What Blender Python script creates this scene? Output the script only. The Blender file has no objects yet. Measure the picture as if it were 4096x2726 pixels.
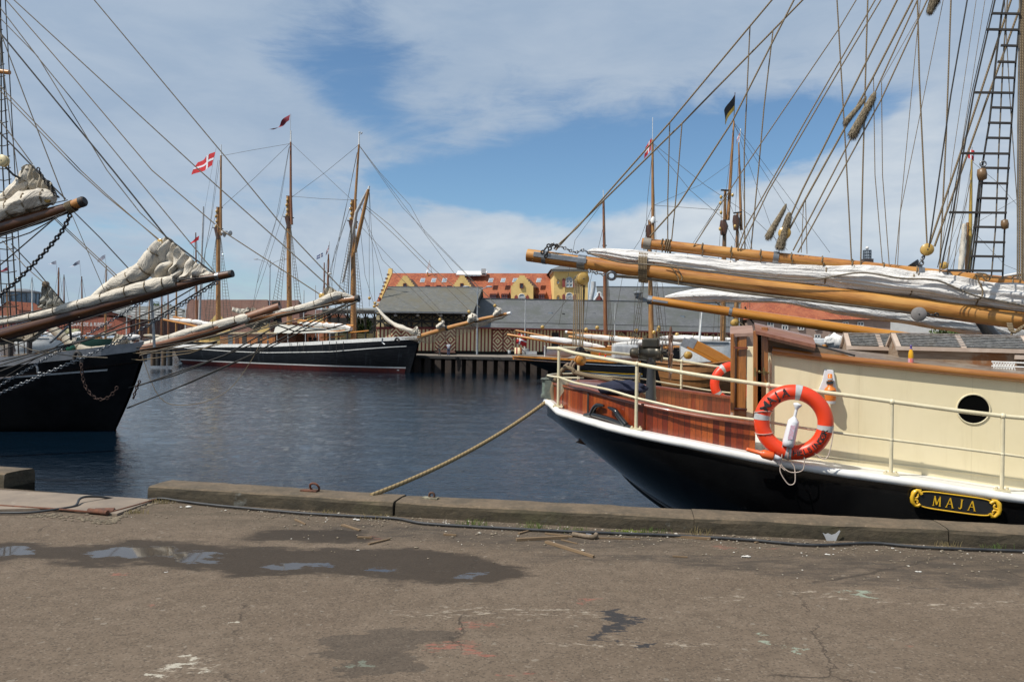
import bpy, math, random
from mathutils import Vector as V, Matrix, noise
from math import sin, cos, pi, radians as RAD
random.seed(7)
# ------------------------------------------------ camera, world, sun, exposure
SC = bpy.context.scene
FPX, CX, HY, EYE, WZ = 3137.0, 2048.0, 1367.0, 1.65, -2.25
ROLL = RAD(0.9)
O = V((0, 0, EYE))
CR = V((cos(ROLL), 0, sin(ROLL))); CU = V((-sin(ROLL), 0, cos(ROLL))); CF = V((0, 1, 0))
cam = bpy.data.cameras.new('camera'); camo = bpy.data.objects.new('camera', cam)
SC.collection.objects.link(camo); SC.camera = camo
camo.matrix_world = Matrix(((CR.x, CU.x, 0, 0), (CR.y, CU.y, -1, 0), (CR.z, CU.z, 0, EYE), (0, 0, 0, 1)))
cam.sensor_width = 36; cam.lens = 36 * FPX / 4096; cam.shift_y = 4 / 4096
cam.clip_start = 0.1; cam.clip_end = 6000

SUN_TO = V((0.170, 0.090, -0.255)).normalized()      # the way the light travels
SUN_EL = math.asin(-SUN_TO.z); SUN_AZ = math.atan2(-SUN_TO.x, -SUN_TO.y)
sl = bpy.data.lights.new('sun', 'SUN'); sl.energy = 5.0; sl.angle = RAD(0.5); sl.color = (1, 0.955, 0.88)
so = bpy.data.objects.new('sun', sl); SC.collection.objects.link(so)
so.rotation_euler = SUN_TO.to_track_quat('-Z', 'Y').to_euler()
SC.view_settings.view_transform = 'Standard'; SC.view_settings.look = 'None'
SC.view_settings.exposure = 0.0; SC.view_settings.gamma = 1.0
SC.cycles.max_bounces = 6; SC.cycles.transparent_max_bounces = 8

class NT:
    """tiny node helper"""
    def __init__(s, nt): s.nt = nt; s.nt.nodes.clear()
    def n(s, t, **k):
        x = s.nt.nodes.new(t)
        for a, b in k.items(): setattr(x, a, b)
        return x
    def put(s, sock, v):
        if isinstance(v, bpy.types.NodeSocket): s.nt.links.new(v, sock)
        elif v is not None:
            if isinstance(v, (tuple, list)) and len(v) == 3 and sock.type == 'RGBA': v = (*v, 1)
            sock.default_value = v
    def m(s, op, a, b=None, c=None, clamp=False):
        x = s.n('ShaderNodeMath', operation=op); x.use_clamp = clamp
        s.put(x.inputs[0], a)
        if b is not None: s.put(x.inputs[1], b)
        if c is not None: s.put(x.inputs[2], c)
        return x.outputs[0]
    def mix(s, f, a, b, mode='MIX'):
        x = s.n('ShaderNodeMix', data_type='RGBA', blend_type=mode)
        s.put(x.inputs[0], f); s.put(x.inputs[6], a); s.put(x.inputs[7], b)
        return x.outputs[2]
    def noise(s, vec, scale, detail=4, rough=0.55, dist=0.0):
        x = s.n('ShaderNodeTexNoise'); s.put(x.inputs['Vector'], vec)
        x.inputs['Scale'].default_value = scale; x.inputs['Detail'].default_value = detail
        x.inputs['Roughness'].default_value = rough; x.inputs['Distortion'].default_value = dist
        return x.outputs[0]
    def ss(s, v, lo, hi):
        x = s.n('ShaderNodeMapRange', interpolation_type='SMOOTHSTEP'); s.put(x.inputs[0], v)
        x.inputs[1].default_value = lo; x.inputs[2].default_value = hi
        return x.outputs[0]
    def mp(s, vec, scale=(1, 1, 1), loc=(0, 0, 0), rot=(0, 0, 0)):
        x = s.n('ShaderNodeMapping'); s.put(x.inputs[0], vec)
        x.inputs[1].default_value = loc; x.inputs[2].default_value = rot; x.inputs[3].default_value = scale
        return x.outputs[0]
    def xyz(s, vec):
        x = s.n('ShaderNodeSeparateXYZ'); s.put(x.inputs[0], vec); return x.outputs
    def comb(s, a, b, c=0.0):
        x = s.n('ShaderNodeCombineXYZ'); s.put(x.inputs[0], a); s.put(x.inputs[1], b); s.put(x.inputs[2], c); return x.outputs[0]
    def gauss(s, u, v, cu, cv, su, sv, rot=0.0):
        """soft ellipse 1 at centre .. 0"""
        du = s.m('SUBTRACT', u, cu); dv = s.m('SUBTRACT', v, cv)
        if rot:
            c, t = cos(rot), sin(rot)
            a = s.m('ADD', s.m('MULTIPLY', du, c), s.m('MULTIPLY', dv, t))
            b = s.m('SUBTRACT', s.m('MULTIPLY', dv, c), s.m('MULTIPLY', du, t))
        else: a, b = du, dv
        a = s.m('POWER', s.m('ABSOLUTE', s.m('DIVIDE', a, su)), 2.0); b = s.m('POWER', s.m('ABSOLUTE', s.m('DIVIDE', b, sv)), 2.0)
        return s.m('EXPONENT', s.m('MULTIPLY', s.m('ADD', a, b), -1.0))

world = bpy.data.worlds.new('World'); SC.world = world; world.use_nodes = True
w = NT(world.node_tree)
sky = w.n('ShaderNodeTexSky'); sky.sky_type = 'NISHITA'; sky.sun_disc = False
sky.sun_elevation = SUN_EL; sky.sun_rotation = SUN_AZ; sky.air_density = 1.0; sky.dust_density = 0.3; sky.ozone_density = 3.0
tc = w.n("ShaderNodeTexCoord").outputs["Generated"]
x, y, z = w.xyz(tc)[:3]
az = w.m('ARCTAN2', x, y); el = w.m('ARCSINE', z)
base = w.comb(az, el, 0.0)
nz = w.n('ShaderNodeTexNoise'); w.put(nz.inputs['Vector'], w.mp(tc, (1, 1, 2.2))); nz.inputs['Scale'].default_value = 3.2; nz.inputs['Detail'].default_value = 5
wa = w.m('ADD', az, w.m('MULTIPLY', w.m('SUBTRACT', w.xyz(nz.outputs[1])[0], 0.5), 0.30))
we = w.m('ADD', el, w.m('MULTIPLY', w.m('SUBTRACT', w.xyz(nz.outputs[1])[1], 0.5), 0.17))
def azel(px, py):
    d = CR * ((px - CX) / FPX) + CU * (-(py - HY) / FPX) + CF; d.normalize()
    return math.atan2(d.x, d.y), math.asin(d.z)
dens = w.m('ADD', 0.92, w.m('MULTIPLY', w.m('SUBTRACT', w.noise(w.mp(tc, (1, 1, 2.6), rot=(0.12, 0.25, 0)), 5.5, 9, 0.62, 0.9), 0.5), 1.45))
dens = w.m('ADD', dens, w.m('MULTIPLY', w.m('SUBTRACT', w.noise(w.mp(tc, (1.0, 1.0, 4.5), rot=(0.05, 0.45, 0)), 16, 7, 0.68, 0.6), 0.5), 0.55))
for px, py, su, sv, rot, a in BLUE if 'BLUE' in globals() else [
        (1480, 330, .12, .045, -.25, 1.0), (1650, 100, .10, .04, .5, .35), (1850, 790, .17, .05, -.1, .95), (2450, 700, .19, .085, .15, 1.1),
        (3050, 620, .22, .05, .22, .95), (3700, 430, .16, .035, .22, .9), (2250, 930, .10, .03, 0, .4), (1150, 800, .13, .03, .1, .28),
        (500, 780, .16, .02, .1, .28), (350, 1000, .2, .04, 0, .3), (1300, 1050, .2, .04, 0, .3), (3700, 930, .12, .02, 0, .25)]:
    a0, e0 = azel(px, py)
    dens = w.m('SUBTRACT', dens, w.m('MULTIPLY', w.gauss(wa, we, a0, e0, su, sv, rot), a))
for px, py, su, sv, rot, a in [(3500, 800, .21, .085, .28, 1.3), (3900, 620, .12, .10, .3, 1.3), (2150, 985, .26, .03, .02, .9), (2550, 200, .3, .08, .1, .25), (800, 600, .22, .12, .1, .25), (300, 200, .2, .12, .1, .2)]:
    a0, e0 = azel(px, py)
    dens = w.m('ADD', dens, w.m('MULTIPLY', w.gauss(wa, we, a0, e0, su, sv, rot), a))
dens = w.ss(dens, 0.10, 0.92)
bright = w.m('ADD', 0.0, 0.0)
for px, py, su, sv, a in [(3600, 760, .28, .12, 1.0), (2200, 990, .35, .05, .85), (900, 900, .5, .10, .25)]:
    a0, e0 = azel(px, py)
    bright = w.m('ADD', bright, w.m('MULTIPLY', w.gauss(wa, we, a0, e0, su, sv), a))
shade = w.noise(w.mp(tc, (1, 1, 3)), 7, 6, 0.6, 0.3)
ccol = w.mix(w.m('MINIMUM', bright, 1.0), (0.455, 0.55, 0.675), (0.74, 0.79, 0.83))
ccol = w.mix(w.ss(shade, 0.25, 0.8), w.mix(0.5, ccol, (0.27, 0.39, 0.56)), ccol)
bg1 = w.n('ShaderNodeBackground'); w.put(bg1.inputs[0], w.mix(1.0, sky.outputs[0], (0.88, 1.03, 1.08), 'MULTIPLY')); bg1.inputs[1].default_value = 0.108
bg2 = w.n('ShaderNodeBackground'); w.put(bg2.inputs[0], ccol); bg2.inputs[1].default_value = 0.95
ms = w.n('ShaderNodeMixShader'); w.put(ms.inputs[0], w.m('MULTIPLY', dens, 0.93)); w.put(ms.inputs[1], bg1.outputs[0]); w.put(ms.inputs[2], bg2.outputs[0])
wo = w.n('ShaderNodeOutputWorld'); w.put(wo.inputs[0], ms.outputs[0])
# ------------------------------------------------ geometry helpers
def ray(px, py): return CR * ((px - CX) / FPX) + CU * (-(py - HY) / FPX) + CF
def at(px, py, Y): return O + ray(px, py) * Y
def onz(px, py, z):
    d = ray(px, py); return O + d * ((z - EYE) / d.z)
def onpl(px, py, P, n):
    d = ray(px, py); return O + d * ((P - O).dot(n) / d.dot(n))
def lerp(a, b, t): return a + (b - a) * t
def interp(tab, x):
    if x <= tab[0][0]: return tab[0][1]
    for (a, va), (b, vb) in zip(tab, tab[1:]):
        if x <= b: return va + (vb - va) * (x - a) / (b - a)
    return tab[-1][1]
def smooth(pts, n=6):
    """catmull-rom through pts"""
    P = [V(p) for p in pts]; out = []
    for i in range(len(P) - 1):
        p0 = P[max(i - 1, 0)]; p1 = P[i]; p2 = P[i + 1]; p3 = P[min(i + 2, len(P) - 1)]
        for k in range(n):
            t = k / n
            out.append(0.5 * ((2 * p1) + (p2 - p0) * t + (2 * p0 - 5 * p1 + 4 * p2 - p3) * t * t + (3 * p1 - p0 - 3 * p2 + p3) * t ** 3))
    out.append(P[-1]); return out
def sag(a, b, d, n=14):
    a, b = V(a), V(b); return [a.lerp(b, i / n) - V((0, 0, d * 4 * (i / n) * (1 - i / n))) for i in range(n + 1)]

WOFF = {}
def wofs(o): return WOFF.get(o.name, V((0, 0, 0))) if o else V((0, 0, 0))
def link(o): SC.collection.objects.link(o)
def props(o, label=None, cat=None, group=None, kind=None):
    if label: o['label'] = label
    if cat: o['category'] = cat
    if group: o['group'] = group
    if kind: o['kind'] = kind
    return o
def thing(name, label, cat, loc, group=None):
    o = bpy.data.objects.new(name, None); o.empty_display_size = 0.3; link(o); o.location = V(loc); WOFF[o.name] = V(loc)
    return props(o, label, cat, group)

class MB:
    def __init__(s): s.v = []; s.f = []; s.uv = []
    def face(s, pts, uv=None):
        i = len(s.v); s.v += [V(p) for p in pts]; s.f.append(tuple(range(i, i + len(pts))))
        if uv is None:
            P = [V(p) for p in pts]; e = (P[1] - P[0]); 
            e = e.normalized() if e.length > 1e-9 else V((1, 0, 0))
            n = (P[1] - P[0]).cross(P[2] - P[0]); n = n.normalized() if n.length > 1e-12 else V((0, 0, 1)); g = n.cross(e)
            uv = [((p - P[0]).dot(e), (p - P[0]).dot(g)) for p in P]
        s.uv.append(uv); return s
    def grid(s, rows, uvs=None, closed=False, flip=False):
        """rows: list of lists of points"""
        i0 = len(s.v); R = len(rows); C = len(rows[0])
        for r in rows: s.v += [V(p) for p in r]
        if uvs is None:
            uvs = []; 
            acc_r = 0.0
            for a in range(R):
                if a: acc_r += (V(rows[a][C // 2]) - V(rows[a - 1][C // 2])).length
                acc = 0.0; row = []
                for c in range(C):
                    if c: acc += (V(rows[0][c]) - V(rows[0][c - 1])).length
                    row.append((acc, acc_r))
                uvs.append(row)
        for a in range(R - 1):
            for c in range(C if closed else C - 1):
                d = (c + 1) % C
                q = [(a, c), (a, d), (a + 1, d), (a + 1, c)]
                if flip: q.reverse()
                s.f.append(tuple(i0 + x * C + y for x, y in q))
                u = [uvs[x][y] for x, y in q]
                if closed and d == 0:
                    w_ = (uvs[0][1][0] - uvs[0][0][0]) if C > 1 else 0
                    u = [(uvs[x][C - 1][0] + w_ if y == 0 else uvs[x][y][0], uvs[x][y][1]) for x, y in q]
                s.uv.append(u)
        return s
    def tube(s, path, r, n=8, caps=True, flat=1.0, wob=0.0, v0=0.0):
        P = [V(p) for p in path]; m = len(P)
        R = r if isinstance(r, (list, tuple)) else [r] * m
        if len(R) != m: R = [interp([(i / (len(R) - 1), q) for i, q in enumerate(R)], k / (m - 1)) for k in range(m)]
        t0 = (P[1] - P[0]).normalized(); up = V((0, 0, 1)) if abs(t0.z) < 0.9 else V((1, 0, 0))
        a = t0.cross(up).normalized(); rows = []; uvs = []; L = v0
        for i in range(m):
            t = (P[min(i + 1, m - 1)] - P[max(i - 1, 0)]).normalized()
            a = (a - t * a.dot(t)).normalized(); b = t.cross(a)
            if i: L += (P[i] - P[i - 1]).length
            row = []; ur = []
            for k in range(n):
                th = 2 * pi * k / n; rr = R[i] * (1 + (wob * (noise.noise(V((cos(th) * 2, sin(th) * 2, L * 3)))) if wob else 0))
                row.append(P[i] + a * cos(th) * rr + b * sin(th) * rr * flat); ur.append((k / n * 2 * pi * max(R), L))
            rows.append(row); uvs.append(ur)
        s.grid(rows, uvs, closed=True)
        if caps:
            s.face(list(reversed(rows[0]))); s.face(rows[-1])
        return s
    def box(s, c, size, R=None, bev=0.0):
        c = V(c); h = V(size) / 2; R = R or Matrix.Identity(3)
        q = [c + R @ V((x * h.x, y * h.y, z * h.z)) for x in (-1, 1) for y in (-1, 1) for z in (-1, 1)]
        for f in ((0, 1, 3, 2), (4, 6, 7, 5), (0, 4, 5, 1), (2, 3, 7, 6), (0, 2, 6, 4), (1, 5, 7, 3)): s.face([q[i] for i in f])
        return s
    def bar(s, a, b, w, h, up=(0, 0, 1)):
        a, b = V(a), V(b); t = (b - a).normalized(); u = V(up); x = t.cross(u)
        if x.length < 1e-4: x = t.cross(V((0, 1, 0)))
        x.normalize(); u = x.cross(t); q = []
        for p in (a, b): q += [p - x * w / 2 - u * h / 2, p + x * w / 2 - u * h / 2, p + x * w / 2 + u * h / 2, p - x * w / 2 + u * h / 2]
        for f in ((0, 3, 2, 1), (4, 5, 6, 7), (0, 1, 5, 4), (1, 2, 6, 5), (2, 3, 7, 6), (3, 0, 4, 7)): s.face([q[i] for i in f])
        return s
    def prism(s, poly, ext):
        e = V(ext); P = [V(p) for p in poly]; Q = [p + e for p in P]; n = len(P)
        s.face(list(reversed(P))); s.face(Q)
        for i in range(n): s.face([P[i], P[(i + 1) % n], Q[(i + 1) % n], Q[i]])
        return s
    def lathe(s, c, axis, prof, n=16):
        c = V(c); t = V(axis).normalized(); a = t.cross(V((0, 0, 1)))
        if a.length < 1e-3: a = V((1, 0, 0))
        a.normalize(); b = t.cross(a)
        rows = [[c + t * h + (a * cos(2 * pi * k / n) + b * sin(2 * pi * k / n)) * r for k in range(n)] for r, h in prof]
        s.grid(rows, None, closed=True, flip=False)
        if prof[0][0] > 1e-5: s.face(list(reversed(rows[0])))
        if prof[-1][0] > 1e-5: s.face(rows[-1])
        return s
    def ball(s, c, r, n=10, sc=(1, 1, 1)):
        c = V(c); rows = []
        for i in range(n // 2 + 1):
            ph = pi * i / (n // 2)
            rows.append([c + V((cos(2 * pi * k / n) * sin(ph) * r * sc[0], sin(2 * pi * k / n) * sin(ph) * r * sc[1], -cos(ph) * r * sc[2])) for k in range(n)])
        return s.grid(rows, None, closed=True)
    def ring(s, c, nrm, R, r, n=24, m=8, a0=0, a1=2 * pi):
        c = V(c); t = V(nrm).normalized(); a = t.cross(V((0, 0, 1)))
        if a.length < 1e-3: a = V((1, 0, 0))
        a.normalize(); b = t.cross(a); rows = []
        for i in range(n + 1):
            th = a0 + (a1 - a0) * i / n; d = a * cos(th) + b * sin(th)
            rows.append([c + d * (R + r * cos(2 * pi * k / m)) + t * r * sin(2 * pi * k / m) for k in range(m)])
        return s.grid(rows, None, closed=True)
    def text(s, txt, size, fn, ext=0.0):
        cu = bpy.data.curves.new('t', 'FONT'); cu.body = txt; cu.size = size; cu.align_x = 'CENTER'; cu.align_y = 'CENTER'; cu.resolution_u = 3
        cu.extrude = ext; cu.offset = size * .018
        ob = bpy.data.objects.new('t', cu); link(ob); dg = bpy.context.evaluated_depsgraph_get()
        me = ob.evaluated_get(dg).to_mesh()
        vs = [v.co.copy() for v in me.vertices]
        for p in me.polygons: s.face([fn(vs[i].x, vs[i].y, vs[i].z) for i in p.vertices])
        bpy.data.objects.remove(ob); bpy.data.curves.remove(cu); return s
    def build(s, name, mat, parent=None, smooth=True, loc=None, bevel=0, **pr):
        off = wofs(parent) if parent else V((0, 0, 0))
        base = V(loc) if loc is not None else (V((0, 0, 0)) if not parent else off)
        me = bpy.data.meshes.new(name); me.from_pydata([tuple(v - base) for v in s.v], [], s.f)
        ul = me.uv_layers.new(name='uv'); li = 0; flat = []
        for f, u in zip(s.f, s.uv):
            for q in u: flat += [q[0], q[1]]
        ul.data.foreach_set('uv', flat)
        me.polygons.foreach_set('use_smooth', [smooth] * len(me.polygons))
        me.update(); me.validate(clean_customdata=False)
        o = bpy.data.objects.new(name, me); link(o)
        for q in (mat if isinstance(mat, (list, tuple)) else [mat]): me.materials.append(q)
        if parent: o.parent = parent; o.location = base - off
        else: o.location = base
        WOFF[o.name] = base
        if bevel:
            wm = o.modifiers.new('weld', 'WELD'); wm.merge_threshold = 0.0005
            b = o.modifiers.new('bevel', 'BEVEL'); b.width = bevel; b.segments = 2; b.limit_method = 'ANGLE'
            if smooth is False: pass
        return props(o, **pr)

def copy_tree(o, parent=None):
    c = o.copy(); link(c); c.parent = parent; WOFF[c.name] = wofs(o)
    for ch in list(o.children): copy_tree(ch, c)
    return c
def Rz(a): return Matrix.Rotation(a, 3, 'Z')
def Rfrom(xaxis, up=(0, 0, 1)):
    x = V(xaxis).normalized(); z = V(up); y = z.cross(x).normalized(); z = x.cross(y)
    return Matrix((x, y, z)).transposed()

# ------------------------------------------------ materials
MC = {}
def newmat(name):
    m = bpy.data.materials.new(name); m.use_nodes = True; return m, NT(m.node_tree)
def finish(t, col, rough=0.6, metal=0.0, normal=None, coat=0.0, spec=0.5, alpha=None, trans=None, ior=None, sheen=None, sub=None):
    b = t.n('ShaderNodeBsdfPrincipled'); o = t.n('ShaderNodeOutputMaterial')
    t.put(b.inputs['Base Color'], col); t.put(b.inputs['Roughness'], rough); t.put(b.inputs['Metallic'], metal)
    b.inputs['Specular IOR Level'].default_value = spec
    if coat: b.inputs['Coat Weight'].default_value = coat; b.inputs['Coat Roughness'].default_value = 0.12
    if ior: b.inputs['IOR'].default_value = ior
    if trans: b.inputs['Transmission Weight'].default_value = trans
    if normal is not None: t.put(b.inputs['Normal'], normal)
    if alpha is not None: t.put(b.inputs['Alpha'], alpha)
    t.nt.links.new(b.outputs[0], o.inputs[0]); return b
def bump(t, h, strength=0.3, dist=0.01):
    b = t.n('ShaderNodeBump'); t.put(b.inputs['Strength'], strength); b.inputs['Distance'].default_value = dist
    t.put(b.inputs['Height'], h); return b.outputs[0]
def M(name, c1, c2=None, scale=3.0, rough=0.6, metal=0.0, bmp=0.0, bscale=None, coords='Object', stretch=(1, 1, 1), coat=0.0, lo=0.35, hi=0.65, spec=0.5, bdist=0.01, detail=6, third=None):
    if name in MC: return MC[name]
    m, t = newmat(name); tc = t.n('ShaderNodeTexCoord').outputs[coords]; v = t.mp(tc, stretch)
    if c2 is None: c2 = tuple(q * 0.75 for q in c1)
    nz = t.noise(v, scale, detail, 0.6); col = t.mix(t.ss(nz, lo, hi), c1, c2)
    if third:
        col = t.mix(t.ss(t.noise(v, scale * third[1], 5, 0.65), third[2], third[2] + 0.12), col, third[0])
    nrm = bump(t, t.noise(v, bscale or scale * 4, 6, 0.6), bmp, bdist) if bmp else None
    r = t.m('ADD', rough - 0.06, t.m('MULTIPLY', nz, 0.12)) if rough > 0.1 else rough
    finish(t, col, r, metal, nrm, coat, spec); MC[name] = m; return m
def wood(name, c1, c2, c3, grain=9.0, rough=0.4, coat=0.3, knots=True, axis=1, weather=None):
    """grain runs along uv v (axis 1) or u (axis 0)"""
    if name in MC: return MC[name]
    m, t = newmat(name); uv = t.n('ShaderNodeTexCoord').outputs['UV']
    st = (1, 0.07, 1) if axis == 1 else (0.07, 1, 1)
    wv = t.noise(uv, 1.3, 3, 0.5)
    v = t.mp(uv, st); xs = t.xyz(v)
    v2 = t.comb(t.m('ADD', xs[0], t.m('MULTIPLY', wv, 0.05)), xs[1])
    g = t.noise(v2, grain * 6, 7, 0.65, 0.8); g2 = t.noise(t.mp(uv, (1, 0.3, 1) if axis == 1 else (0.3, 1, 1)), 2.2, 5, 0.6)
    col = t.mix(t.ss(g, 0.35, 0.7), c1, c2); col = t.mix(t.ss(g2, 0.42, 0.68), col, c3)
    if knots:
        vo = t.n('ShaderNodeTexVoronoi'); t.put(vo.inputs['Vector'], t.mp(uv, (1, 0.55, 1) if axis == 1 else (0.55, 1, 1))); vo.inputs['Scale'].default_value = 3.3
        k = t.m('SUBTRACT', 1.0, t.ss(vo.outputs['Distance'], 0.03, 0.11)); col = t.mix(t.m('MULTIPLY', k, 0.75), col, tuple(q * 0.25 for q in c2))
    if weather: col = t.mix(t.ss(t.noise(uv, 1.7, 8, 0.7), 0.47, 0.56), col, weather)
    finish(t, col, t.m('ADD', rough, t.m('MULTIPLY', g, 0.15)), 0, bump(t, g, 0.25, 0.004), coat); MC[name] = m; return m
def brickmat(name, c1, c2, mortar, bw, bh, ms=0.01, rough=0.8, stain=None, off=0.5, bmp=0.4, third=None, sscale=0.35):
    if name in MC: return MC[name]
    m, t = newmat(name); uv = t.n('ShaderNodeTexCoord').outputs['UV']
    b = t.n('ShaderNodeTexBrick'); t.put(b.inputs['Vector'], uv); b.offset = off
    b.inputs['Scale'].default_value = 1; b.inputs['Brick Width'].default_value = bw; b.inputs['Row Height'].default_value = bh
    b.inputs['Mortar Size'].default_value = ms; b.inputs['Bias'].default_value = 0
    b.inputs['Color1'].default_value = (*c1, 1); b.inputs['Color2'].default_value = (*c2, 1); b.inputs['Mortar'].default_value = (*mortar, 1)
    col = b.outputs[0]
    if third: col = t.mix(t.ss(t.noise(uv, 2.3, 6, 0.7), 0.52, 0.66), col, third)
    if stain: col = t.mix(t.ss(t.noise(uv, sscale, 7, 0.65), 0.42, 0.62), col, stain)
    finish(t, col, rough, 0, bump(t, b.outputs['Fac'], bmp, 0.03)); MC[name] = m; return m
black_hull = M('black_hull_paint', (.004, .004, .005), (.009, .009, .010), 1.5, rough=.42, bmp=.12, bscale=5, spec=.22)
def plank_hull():
    m, t = newmat('planked_black_hull'); uv = t.n('ShaderNodeTexCoord').outputs['UV']
    u, v = t.xyz(uv)[:2]; f = t.m('FRACT', t.m('DIVIDE', v, .19)); seam = t.ss(t.m('ABSOLUTE', t.m('SUBTRACT', f, .5)), .42, .5)
    nz = t.noise(t.mp(uv, (.35, 3, 1)), 2.2, 8, .7)
    st = t.noise(t.mp(uv, (2.2, .22, 1)), 1.2, 6, .6)
    col = t.mix(t.ss(nz, .4, .75), (.005, .006, .008), (.016, .018, .022)); col = t.mix(t.m('MULTIPLY', seam, .8), col, (.002, .002, .002))
    col = t.mix(t.m('MULTIPLY', t.ss(st, .57, .7), .35), col, (.06, .075, .09))
    finish(t, col, .45, 0, bump(t, seam, .5, .02), spec=.25); return m
planked = plank_hull()
white_paint = M('white_paint', (.78, .77, .74), (.66, .65, .61), 4, rough=.4, bmp=.15, bscale=12, third=((.35, .2, .1), 2.5, .72))
white_dull = M('dull_white_paint', (.50, .50, .49), (.36, .37, .38), 3, rough=.5)
red_boot = M('red_bottom_paint', (.16, .022, .016), (.10, .02, .018), 2, rough=.5, stretch=(1, 1, .3))
def creammat():
    m, t = newmat('cream_paint'); tc = t.n('ShaderNodeTexCoord').outputs['Object']; xs = t.xyz(tc); X = t.m('SUBTRACT', t.m('MULTIPLY', xs[0], .963), t.m('MULTIPLY', xs[1], .27))
    f = t.m('ABSOLUTE', t.m('SUBTRACT', t.m('FRACT', t.m('DIVIDE', t.m('ADD', X, .31), 1.05)), .5)); seam = t.ss(f, .4955, .4985)
    a = t.noise(tc, 1.1, 5, .6); st = t.noise(t.mp(tc, (5, 5, .5)), 1.6, 6, .65); sp_ = t.noise(tc, 13, 4, .7)
    col = t.mix(t.ss(a, .35, .7), (.78, .68, .45), (.72, .62, .39)); col = t.mix(t.m('MULTIPLY', t.ss(st, .52, .72), .35), col, (.60, .50, .30)); col = t.mix(t.ss(sp_, .76, .80), col, (.42, .25, .10)); col = t.mix(t.m('MULTIPLY', seam, .3), col, (.5, .42, .25))
    finish(t, col, .36, 0, bump(t, t.m('ADD', t.m('MULTIPLY', t.noise(tc, 2.2, 3, .5), 1.0), t.m('MULTIPLY', seam, -.25)), .25, .02)); return m
cream = creammat()
cream_rail = M('cream_rail_paint', (.68, .61, .42), (.60, .53, .35), 6, rough=.35, bmp=.3, bscale=30, third=((.28, .12, .04), 1.3, .70))
varn = wood('varnished_pine', (.47, .19, .022), (.36, .125, .014), (.53, .24, .035), rough=.28, coat=.5)
varn_old = wood('weathered_pine', (.46, .195, .036), (.22, .070, .014), (.56, .29, .075), rough=.42, coat=.2)
spar_red = wood('reddish_spar', (.22, .085, .035), (.13, .045, .02), (.27, .13, .07), rough=.4, coat=.2)
spar_dark = wood('dark_varnished_spar', (.085, .03, .010), (.035, .013, .006), (.13, .05, .015), rough=.3, coat=.4)
mast_mat = wood('mast_timber', (.34, .165, .05), (.24, .10, .03), (.42, .22, .07), rough=.4, coat=.2, knots=False)
mast_red = wood('red_brown_mast', (.24, .085, .03), (.15, .05, .02), (.28, .12, .04), rough=.4, coat=.2, knots=False)
teak = wood('teak_trim', (.34, .13, .026), (.21, .065, .014), (.42, .19, .045), rough=.3, coat=.5, knots=False)
teak_u = wood('teak_trim_long', (.30, .13, .035), (.18, .065, .02), (.38, .19, .06), rough=.3, coat=.5, knots=False, axis=0)
mahog = wood('mahogany_cap', (.20, .045, .014), (.12, .025, .010), (.24, .07, .03), rough=.25, coat=.4, knots=False)
grey_wood = wood('worn_grey_wood', (.30, .22, .15), (.20, .13, .08), (.40, .33, .26), rough=.7, coat=0, knots=False, weather=(.22, .09, .03), axis=0)
old_wood = wood('old_board', (.23, .155, .085), (.14, .09, .05), (.28, .2, .12), rough=.85, coat=0, knots=False)
def plankmat(name, cols, pw, seamw=.03, rough=.28, coat=.5, seam=(.015, .005, .003), grain=25):
    m, t = newmat(name); uv = t.n('ShaderNodeTexCoord').outputs['UV']; u, v = t.xyz(uv)[:2]
    q = t.m('DIVIDE', u, pw); idx = t.m('FLOOR', q); f = t.m('FRACT', q)
    wn = t.n('ShaderNodeTexWhiteNoise', noise_dimensions='1D'); t.put(wn.inputs['W'], idx)
    r = t.n('ShaderNodeValToRGB'); e = r.color_ramp.elements; n = len(cols)
    while len(e) < n: e.new(.5)
    for i, c in enumerate(cols): e[i].position = i / (n - 1); e[i].color = (*c, 1)
    t.put(r.inputs[0], wn.outputs[0])
    g = t.noise(t.mp(uv, (1, .08, 1)), grain * 3, 6, .65, .5)
    col = t.mix(t.m('MULTIPLY', t.ss(g, .4, .75), .5), r.outputs[0], (.03, .01, .005), 'MIX')
    sm = t.ss(t.m('ABSOLUTE', t.m('SUBTRACT', f, .5)), .5 - seamw * 1.4, .5 - seamw * .5)
    col = t.mix(sm, col, seam)
    finish(t, col, rough, 0, bump(t, t.m('SUBTRACT', 1.0, sm), .5, .006), coat); MC[name] = m; return m
mahog_planks = plankmat('mahogany_planks', [(.095, .012, .006), (.31, .060, .014), (.17, .023, .008), (.39, .094, .020), (.23, .036, .010), (.12, .015, .007)], .062, coat=.35, rough=.3)
door_planks = plankmat('door_planks', [(.30, .11, .022), (.37, .15, .034), (.26, .09, .018)], .055, rough=.3)
clinker = wood('clinker_planks', (.27, .12, .035), (.17, .07, .02), (.34, .17, .06), rough=.45, coat=.1, knots=False, axis=0)
def sailmat(name, c, c2, sc=1.0, k=.5):
    m, t = newmat(name); uv = t.n('ShaderNodeTexCoord').outputs['UV']
    a = t.noise(t.mp(uv, (6 * sc, .9 * sc, 1)), 2.0, 6, .6, .6); b = t.noise(t.mp(uv, (2 * sc, .5 * sc, 1)), 1.2, 4, .5)
    d = t.m('ABSOLUTE', t.m('SUBTRACT', t.noise(t.mp(uv, (3.5 * sc, .8 * sc, 1), rot=(0, 0, .15)), 2.4, 5, .6, 1.0), .5)); col = t.mix(t.ss(t.noise(uv, 2.6, 7, .7), .55, .72), t.mix(t.ss(b, .35, .7), c, c2), tuple(q * .72 for q in c2))
    finish(t, col, .85, 0, bump(t, t.m('ADD', a, t.m('MULTIPLY', d, -1.8)), k * 1.5, .05), spec=.2); return m
sail_white = sailmat('white_sail', (.72, .70, .67), (.62, .60, .57))
sail_cream = sailmat('cream_sail', (.66, .60, .50), (.52, .47, .40))
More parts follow.
